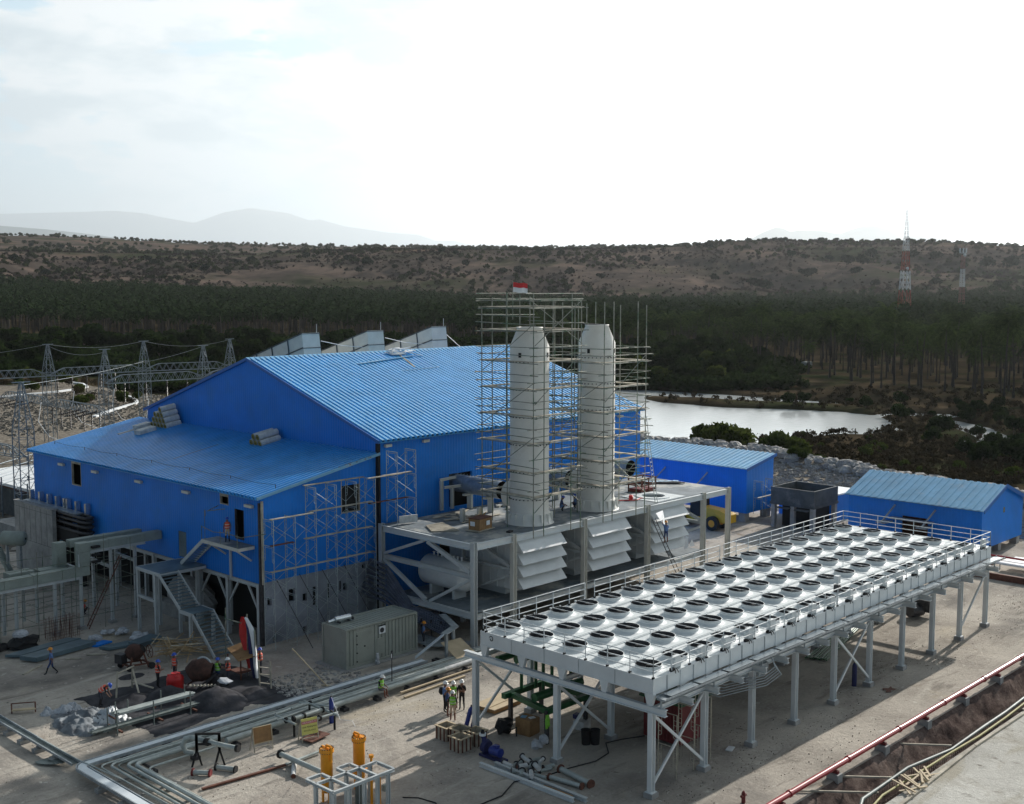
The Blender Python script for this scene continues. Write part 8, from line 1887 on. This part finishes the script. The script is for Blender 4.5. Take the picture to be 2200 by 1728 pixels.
def crown_mesh(seed, H, R0, nl, lsz, trunk=True, flat=.75, nb=9):
    r_ = np.random.RandomState(seed); V = []; F = []; mi = []
    c = []
    for k in range(nb):
        a = r_.uniform(0, 2*pi); d = R0*.62*sqrt(r_.uniform()); c.append((d*cos(a), d*sin(a), H*.5+r_.uniform(-.2,.45)*H*.5*1.0, R0*r_.uniform(.32,.6)))
    per = nl//nb
    for (x, y, z, r0) in c:
        u = r_.normal(size=(per,3)); u /= np.linalg.norm(u, axis=1)[:,None]; rr = r0*(r_.uniform(.55,1.08,size=per)**.6); P_ = np.array([x,y,z])+u*rr[:,None]*np.array([1,1,flat])
        n1 = r_.normal(size=(per,3)); n1 /= np.linalg.norm(n1,axis=1)[:,None]; n2 = np.cross(n1, r_.normal(size=(per,3))); n2 /= np.linalg.norm(n2,axis=1)[:,None]+1e-9; s_ = lsz*r_.uniform(.6,1.4,size=per)[:,None]
        b = len(V); Q_ = np.stack([P_-n1*s_-n2*s_*.6, P_+n1*s_-n2*s_*.5, P_+n1*s_*.9+n2*s_*.6, P_-n1*s_*.8+n2*s_*.7], 1).reshape(-1,3); V.extend(Q_.tolist())
        for i in range(per): F.append((b+4*i,b+4*i+1,b+4*i+2,b+4*i+3)); mi.append(0)
    if trunk:
        mb = MB(); mb.tube([(0,0,-.3),(.1,.05,H*.3),(0,.1,H*.6)], [.06*H*.5,.04*H*.5,.02*H*.5], 5, caps=False)
        for (x, y, z, r0) in c[:5]: mb.tube([(.1,.05,H*.28),(x*.7,y*.7,z)], [.03*H*.4,.012*H*.4], 4, caps=False)
        b = len(V); V.extend(mb.v); F.extend([tuple(b+i for i in f) for f in mb.f]); mi.extend([1]*len(mb.f))
    return np.array(V), np.array(F), np.array(mi)
def split_parts(name, V, F, mi, mats, partnames):
    root = thing(name, (0,0,0), None, None)
    for m in (0, 1):
        f = F[mi == m]
        if len(f) == 0: continue
        used, inv = np.unique(f, return_inverse=True); o = np_mesh(partnames[m], V[used], inv.reshape(f.shape), [mats[m]]); o.parent = root
    return root
def hland(x, y): return float(land_h(np.array([float(x)]), np.array([float(y)]))[0])
def scr(x, y, z):
    f = x*cos(HD)*cos(PITCH)+y*sin(HD)*cos(PITCH)-(z-CAMZ)*sin(PITCH)
    return 1100+2553*(x*sin(HD)-y*cos(HD))/f, f
def place(proto, used, x, y, z, s_, rz, lab, cat, grp):
    o = proto if not used[0] else copy_tree(proto); used[0] = True
    o.location = (x, y, z); o.scale = (s_, s_, s_*rv_.uniform(.92,1.08)); o.rotation_euler = (0, 0, rz); tag(o, lab, cat, grp); return o
# --- coconut grove
start = [(-200,722),(0,722),(200,726),(420,735),(560,728),(700,735),(900,740),(1050,760),(1250,775),(1400,775),(1500,768),(1600,790),(1700,797),(1800,815),(1900,835),(2040,845),(2200,868),(2500,880)]
protos = []
for k in range(6):
    V, F, mi = palm_mesh(100+k, 11.8+k*.9, 26, 7, 4.6, .55, 0); protos.append([split_parts('coconut_palm', V, F, mi, [M['palm_leaf'], M['palm_bark']], ['crown', 'trunk']), [False]])
cand = []
az = -32.0
rngp = random.Random(4)
for ia in range(0, 2600):
    a = radians(rngp.uniform(-26.5, 26.5)); px = 1100+2565*tan(a); ys = float(np.interp(px, *zip(*start))); D0 = 28*2565/(ys-614.5)
    cand.append((a, px, D0))
palms = []; 
cells = {}
def ok(x, y, dmin):
    i, j = int(x//8), int(y//8)
    for di in (-1,0,1):
        for dj in (-1,0,1):
            for q in cells.get((i+di, j+dj), ()):
                if (q[0]-x)**2+(q[1]-y)**2 < dmin*dmin: return False
    cells.setdefault((i,j), []).append((x,y)); return True
for it_ in range(60000):
    a = radians(rngp.uniform(-27.5, 27.5)); px = 1100+2565*tan(a); ys = float(np.interp(px, *zip(*start))); D0 = 28*2565/(ys-614.5)
    u = rngp.random(); D = sqrt(D0*D0+u*(1240**2-D0*D0)); r_ = D/cos(a); x, y = r_*cos(HD-a), r_*sin(HD-a)
    dens = 6.2 if D < 700 else 6.0
    if not ok(x, y, dens): continue
    palms.append((D, x, y, px))
palms.sort(); 
near = [p for p in palms if 0 < p[3] < 2200][:300]; nset = set((p[1], p[2]) for p in near); far = [p for p in palms if (p[1], p[2]) not in nset and p[0] > near[0][0]*.9]
hx = np.array([p[1] for p in palms]); hy = np.array([p[2] for p in palms]); hzv = land_h(hx, hy); hmap = {(p[1], p[2]): h for p, h in zip(palms, hzv)}
for (D, x, y, px) in near:
    pr_, us_ = protos[rngp.randrange(6)]
    lab = 'coconut palm with a bare trunk at the right edge of the grove' if px > 1500 else ('coconut palm in the dense front of the grove behind the hall' if px < 1000 else 'coconut palm in the front of the grove behind the chimneys')
    place(pr_, us_, x, y, hmap[(x,y)]-.2, rngp.uniform(.74,1.18), rngp.uniform(0,6.28), lab, 'palm tree', 'palms '+('at the right of the grove' if px > 1500 else 'behind the hall' if px < 1000 else 'behind the chimneys'))
def scatter(name, lods, pts, mats, kind='stuff', label=None, cat=None):
    """one mesh from many transformed copies; pts = (x,y,z,scale,rot,variant)"""
    VV = []; FF = []; MM = []; b = 0; pts = np.array(pts)
    for v, (V, F, mi) in enumerate(lods):
        P_ = pts[pts[:,5].astype(int) == v]
        if not len(P_): continue
        c, s_ = np.cos(P_[:,4]), np.sin(P_[:,4]); sc_ = P_[:,3]
        X = (V[None,:,0]*c[:,None]-V[None,:,1]*s_[:,None])*sc_[:,None]+P_[:,0:1]; Y = (V[None,:,0]*s_[:,None]+V[None,:,1]*c[:,None])*sc_[:,None]+P_[:,1:2]; Z = V[None,:,2]*sc_[:,None]+P_[:,2:3]
        VV.append(np.stack([X,Y,Z],-1).reshape(-1,3)); n = len(P_); FF.append((F[None]+(np.arange(n)*len(V))[:,None,None]+b).reshape(-1,4)); MM.append(np.tile(mi, n)); b += n*len(V)
    o = np_mesh(name, np.concatenate(VV), np.concatenate(FF), mats, np.concatenate(MM), False, kind); return o
lods = [palm_mesh(200+k, 12.5+k*.9, 17, 3, 4.5, .42, 1) for k in range(4)]
scatter('palm_forest', lods, [(x, y, hmap[(x,y)]-.2, rngp.uniform(.76,1.15), rngp.uniform(0,6.28), rngp.randrange(4)) for (D,x,y,px) in far], [M['palm_far'], M['palm_bark']])
# --- broadleaf trees
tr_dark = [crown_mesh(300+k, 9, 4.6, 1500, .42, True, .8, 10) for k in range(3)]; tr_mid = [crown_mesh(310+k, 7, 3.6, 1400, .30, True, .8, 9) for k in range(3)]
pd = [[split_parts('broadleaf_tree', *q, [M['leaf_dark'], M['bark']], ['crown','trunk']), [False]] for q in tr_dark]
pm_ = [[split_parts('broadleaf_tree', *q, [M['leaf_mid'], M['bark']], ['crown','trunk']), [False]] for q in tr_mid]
pdry = [[split_parts('dry_shrub', *crown_mesh(330+k, 5, 2.6, 900, .13, True, .9, 8), [M['leaf_dry'], M['bark']], ['crown','trunk']), [False]] for k in range(2)]
def tree_at(px, py, z0, protos_, s_, lab, grp, cat='tree'):
    x, y = pix(px, py, z0); pr_, us_ = protos_[rv_.randrange(len(protos_))]; z = hland(x, y)
    if z < -4.9: return
    place(pr_, us_, x, y, max(z, -5)-.3, s_, rv_.uniform(0,6.28), lab, cat, grp)
# belt of dark trees in front of the grove, left to right (they mask the palm trunks)
for k in range(64):
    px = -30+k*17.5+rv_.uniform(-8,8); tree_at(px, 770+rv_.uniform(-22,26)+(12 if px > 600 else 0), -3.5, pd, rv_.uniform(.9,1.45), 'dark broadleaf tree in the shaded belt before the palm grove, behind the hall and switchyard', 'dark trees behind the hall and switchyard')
for k in range(18):
    px = -30+k*30+rv_.uniform(-8,8); tree_at(px, 815+rv_.uniform(-12,14), -3.5, pd if k % 3 else pm_, rv_.uniform(.45,.8), 'low tree growing just beyond the switchyard terrace', 'low trees beyond the switchyard')
for k in range(96):
    px = 1230+k*4.3+rv_.uniform(-8,8); tree_at(px, 826+rv_.uniform(-52,3)-(px > 1560)*8, -4, pd if k % 4 else pm_, rv_.uniform(.75,1.25)*(1 if px < 1600 else .6), 'dark tree on the far bank of the pond, right of the chimneys', 'dark trees on the far pond bank')
for (px, py, s_) in ((1425,812,.9),(1405,790,.85),(1465,800,.8)): tree_at(px, py, -4, pm_, s_*1.2, 'brighter green tree on the far pond bank right of the chimneys', 'green trees on the far pond bank')
for (px, py, s_, lab) in ((1432,955,1.05,'small pale feathery tree at the pond edge left of the lean-to roof'),(1545,965,1.05,'largest airy tree at the near pond edge above the lean-to roof'),(1590,968,1.05,'round green tree right of the airy pond tree'),(1680,975,.95,'bright olive bush before the rock bank, right of the lean-to roof'),(1706,978,.85,'second olive bush touching the first before the rock bank'),(1520,962,1.0,'leafy tree left of the largest pond-edge tree')):
    tree_at(px, py, -2.5, pm_, s_, lab, None)
for k in range(50):
    px = rv_.uniform(1560,2240); py = rv_.uniform(935,1010)+(px-1700)*.045; tree_at(px, py, -4, pm_ if k % 3 else pdry, rv_.uniform(.22,.42), 'low green or dry bush in the river bed right of the pond', 'bushes in the river bed', 'bush')
for k in range(46):
    px = rv_.uniform(1640,2240); tree_at(px, 868+rv_.uniform(-8,24)+(px-1640)*.03, -4, pdry if k % 3 == 0 else pd, rv_.uniform(.22,.48), 'dark scrubby bush along the bank below the palm trunks', 'bushes below the palms', 'bush')
for k in range(26):
    px = rv_.uniform(1690,2210); tree_at(px, 992+(px-1690)*.06+rv_.uniform(-12,14), -.3, pm_, rv_.uniform(.22,.42), 'green bush growing among the boulders along the rock bank', 'bushes on the rock bank', 'bush')
for k in range(26):
    px = rv_.uniform(1990,2240); tree_at(px, rv_.uniform(905,1000), -4, pd, rv_.uniform(.35,.6), 'dark bush beside the bright stream at the right border', 'bushes beside the stream', 'bush')
for k in range(14):
    px = rv_.uniform(165,330); tree_at(px, rv_.uniform(845,872), -.0, pm_ if k % 2 else pdry, rv_.uniform(.3,.55), 'green and dry shrub on the terrace between the two white kerbs', 'shrubs on the terrace', 'bush')
for k in range(30):
    px = rv_.uniform(-20,215); tree_at(px, rv_.uniform(800,842), -.0, pdry if k % 3 else pm_, rv_.uniform(.4,.7), 'dry brown shrub on the upper terrace at the left', 'shrubs on the upper terrace', 'bush')
for k in range(9): tree_at(rv_.uniform(1730,2000), rv_.uniform(912,938), -4.5, pdry, rv_.uniform(.2,.4), 'dry reed clump standing at the tip of the pond', 'reeds at the pond tip', 'reeds')
# --- hills: scattered trees as individuals, scrub as one mass
hill_t = [[split_parts('hill_tree', *crown_mesh(400+k, 11, 6.2, 420, .9, True, .75, 8), [M['hill_tree'], M['bark']], ['crown','trunk']), [False]] for k in range(3)]
hp = [(70,512,1),(135,532,1.1),(200,565,1.2),(225,562,1.3),(318,560,1.2),(330,566,.9),(280,590,.9),(415,575,1.2),(440,580,1.3),(490,590,.9),(505,566,1.0),(660,553,1.1),(748,558,1.2),(790,568,1.5),(770,590,1.0),(950,540,1.1),(980,545,.9),(1115,590,1.3),(1080,585,1.1),(1000,570,1),(1165,555,1.1),(1225,590,1.3),(1205,548,1.0),(1385,565,1.4),(1340,545,1.1),(1455,556,.9),(1520,533,1.4),(1500,531,1.0),(1535,600,1.3),(1560,590,.8),(1620,622,1.8),(1645,620,1.6),(1700,550,1.1),(1725,555,1.0),(1740,605,1.7),(1725,596,1.3),(1780,560,1.1),(1820,575,1.8),(1850,570,1.9),(1840,590,1.5),(1870,555,1.6),(1960,555,1.7),(2010,560,1.8),(2060,555,1.6),(2120,575,2.0),(2170,575,2.0),(2200,560,1.6),(2010,610,1.3),(1880,612,1.1),(2150,625,1.6),(1905,640,.9),(600,540,.9),(540,560,1.0),(850,575,.9),(905,560,.8),(1290,600,1.1),(30,560,1.1),(100,590,1.0)]
AZ_ = np.arange(-26, 26.2, .15); RR_ = np.arange(1150, 2400, 12.0)
def hit(px, py):
    """where the sight line of a photo pixel meets the hillside"""
    a = atan((px-1100)/2565); rr_ = RR_/cos(a); x = rr_*cos(HD-a); y = rr_*sin(HD-a); h = land_h(x, y); yy = 614.5-(h-CAMZ)/RR_*2565; k = np.argmax(yy < py)
    if yy.min() > py: k = int(np.argmin(yy))
    return x[k], y[k], h[k]
for (px, py, s_) in hp:
    x, y, h = hit(px, py+5); pr_, us_ = hill_t[rv_.randrange(3)]; place(pr_, us_, x, y, h-.8, s_*.88, rv_.uniform(0,6.28), 'round dark tree standing out on the brown hillside '+('at the left' if px < 700 else 'in the middle' if px < 1500 else 'at the right'), 'tree', 'dark hill trees '+('left' if px < 700 else 'middle' if px < 1500 else 'right'))
for px in np.concatenate([np.arange(1552, 2215, 11.0), rv_.sample(range(760,1500), 30)]):
    a = atan((px-1100)/2565); D = 1960; rr_ = D/cos(a); x, y = rr_*cos(HD-a), rr_*sin(HD-a); pr_, us_ = hill_t[rv_.randrange(3)]
    place(pr_, us_, x, y, hland(x, y)-1.5, rv_.uniform(.45,.95) if px > 1550 else rv_.uniform(.3,.6), rv_.uniform(0,6.28), 'dark tree in the row along the hill crest '+('at the right' if px > 1550 else 'in the middle'), 'tree', 'crest trees '+('right' if px > 1550 else 'middle'))
scl = [crown_mesh(500+k, 3.4, 2.6, 70, .62, False, .7, 5) for k in range(3)]
def hillpts(n, lo, hi, smin, smax, seed, bias):
    r_ = np.random.RandomState(seed); A_ = np.radians(r_.uniform(-26,26,n)); D = r_.uniform(lo, hi, n); rr_ = D/np.cos(A_); x = rr_*np.cos(HD-A_); y = rr_*np.sin(HD-A_); m = fbm(x*.008, y*.008, seed, 4) > bias; x, y = x[m], y[m]; h = land_h(x, y)
    return np.stack([x, y, h-.4, r_.uniform(smin, smax, len(x)), r_.uniform(0, 6.28, len(x)), r_.randint(0, 3, len(x))], 1)
scatter('hill_scrub', scl, np.concatenate([hillpts(11000, 1190, 2150, .35, 1.3, 3, .50), hillpts(6000, 1190, 2150, .25, .6, 13, .35)]), [M['scrub'], M['bark']])
scatter('hill_green_scrub', scl, np.concatenate([hillpts(3600, 1190, 2100, .9, 2.1, 8, .52), hillpts(3500, 2100, 3600, 1.2, 3.0, 9, .45)]), [M['scrub_green'], M['bark']])
gr = []
r_ = np.random.RandomState(5)
for k in range(3400):
    px = r_.uniform(1250, 2300); py = r_.uniform(842, 1045); x, y = pix(px, py, -4)
    gr.append((x, y))
gx = np.array([g[0] for g in gr]); gy = np.array([g[1] for g in gr]); gh = land_h(gx, gy); ok_ = (gh > -4.95) & (gh < -1.2)
tl_ = [crown_mesh(520+k, 1.1, .9, 40, .16, False, .8, 4) for k in range(3)]
scatter('riverbed_scrub', tl_, np.stack([gx[ok_], gy[ok_], gh[ok_]-.1, r_.uniform(.5,1.6,ok_.sum()), r_.uniform(0,6.28,ok_.sum()), r_.randint(0,3,ok_.sum())], 1), [M['leaf_dry'], M['bark']])
r_ = np.random.RandomState(15); P_ = []
for k in range(5200): px = r_.uniform(-140, 1260); py = r_.uniform(728, 812 if px < 250 else 840); P_.append(pix(px, py, -3.5))
for k in range(2900):
    px = r_.uniform(1230, 1760); py = r_.uniform(786, 836)
    if r_.uniform() > (px-1480)/260: P_.append(pix(px, py, -3.8))
P_ = np.array(P_); gh = land_h(P_[:,0], P_[:,1]); m = (gh < -1.0) & (gh > -4.95)
scatter('undergrowth', [crown_mesh(540+k, 2.6, 2.3, 90, .42, False, .8, 5) for k in range(3)], np.stack([P_[m,0], P_[m,1], gh[m]-.2, r_.uniform(.5,1.5,m.sum()), r_.uniform(0,6.28,m.sum()), r_.randint(0,3,m.sum())], 1), [M['leaf_dark'], M['bark']])
# --- rock bank
rk = []
for k in range(4):
    mb = MB(); mb.blob((0,0,0), 1.0, 9, jit=.22, rnd=random.Random(60+k), sq=(1,.8,.62)); o = mb.build('boulder', M['rock']); rk.append([o, [False]])
for k in range(210):
    Y = rv_.uniform(34, 118); xe = float(np.interp(Y, [-100,0,30,51,95,120,160], [126,128,132,139,153,150,140])); x = xe-rv_.uniform(.0,3.6); pr_, us_ = rk[rv_.randrange(4)]
    o = place(pr_, us_, x, Y, hland(x, Y)+.1, rv_.uniform(.55,1.35), rv_.uniform(0,6.28), 'large pale boulder in the ridge along the top of the rock bank', 'boulder', 'boulders on the rock bank ridge'); 
lod = []
for k in range(4):
    mb = MB(); mb.blob((0,0,0), 1.0, 6, jit=.25, rnd=random.Random(70+k), sq=(1,.85,.6)); V = np.array(mb.v); F = np.array([f if len(f) == 4 else (*f, f[2]) for f in mb.f]); F = np.array([f for f in mb.f if len(f) == 4]); lod.append((V, F, np.zeros(len(F), int)))
r_ = np.random.RandomState(9); n = 5200; Yr = r_.uniform(28, 125, n); xe = np.interp(Yr, [-100,0,30,51,95,120,160], [126,128,132,139,153,150,140]); xr = xe-3-(r_.uniform(0,1,n)**1.1)*(xe-3-119); zr = land_h(xr, Yr)
scatter('rubble_field', lod, np.stack([xr, Yr, zr+.05, r_.uniform(.16,.62,n), r_.uniform(0,6.28,n), r_.randint(0,4,n)], 1), [M['rock']])
# far gravel on the terrace
n = 2600; xr = r_.uniform(84,140,n); Yr = r_.uniform(196,268,n); zr = land_h(xr, Yr); m = zr > -.5
scatter('terrace_stones', lod, np.stack([xr[m], Yr[m], zr[m]+.02, r_.uniform(.2,.6,m.sum()), r_.uniform(0,6.28,m.sum()), r_.randint(0,4,m.sum())], 1), [M['stone']])
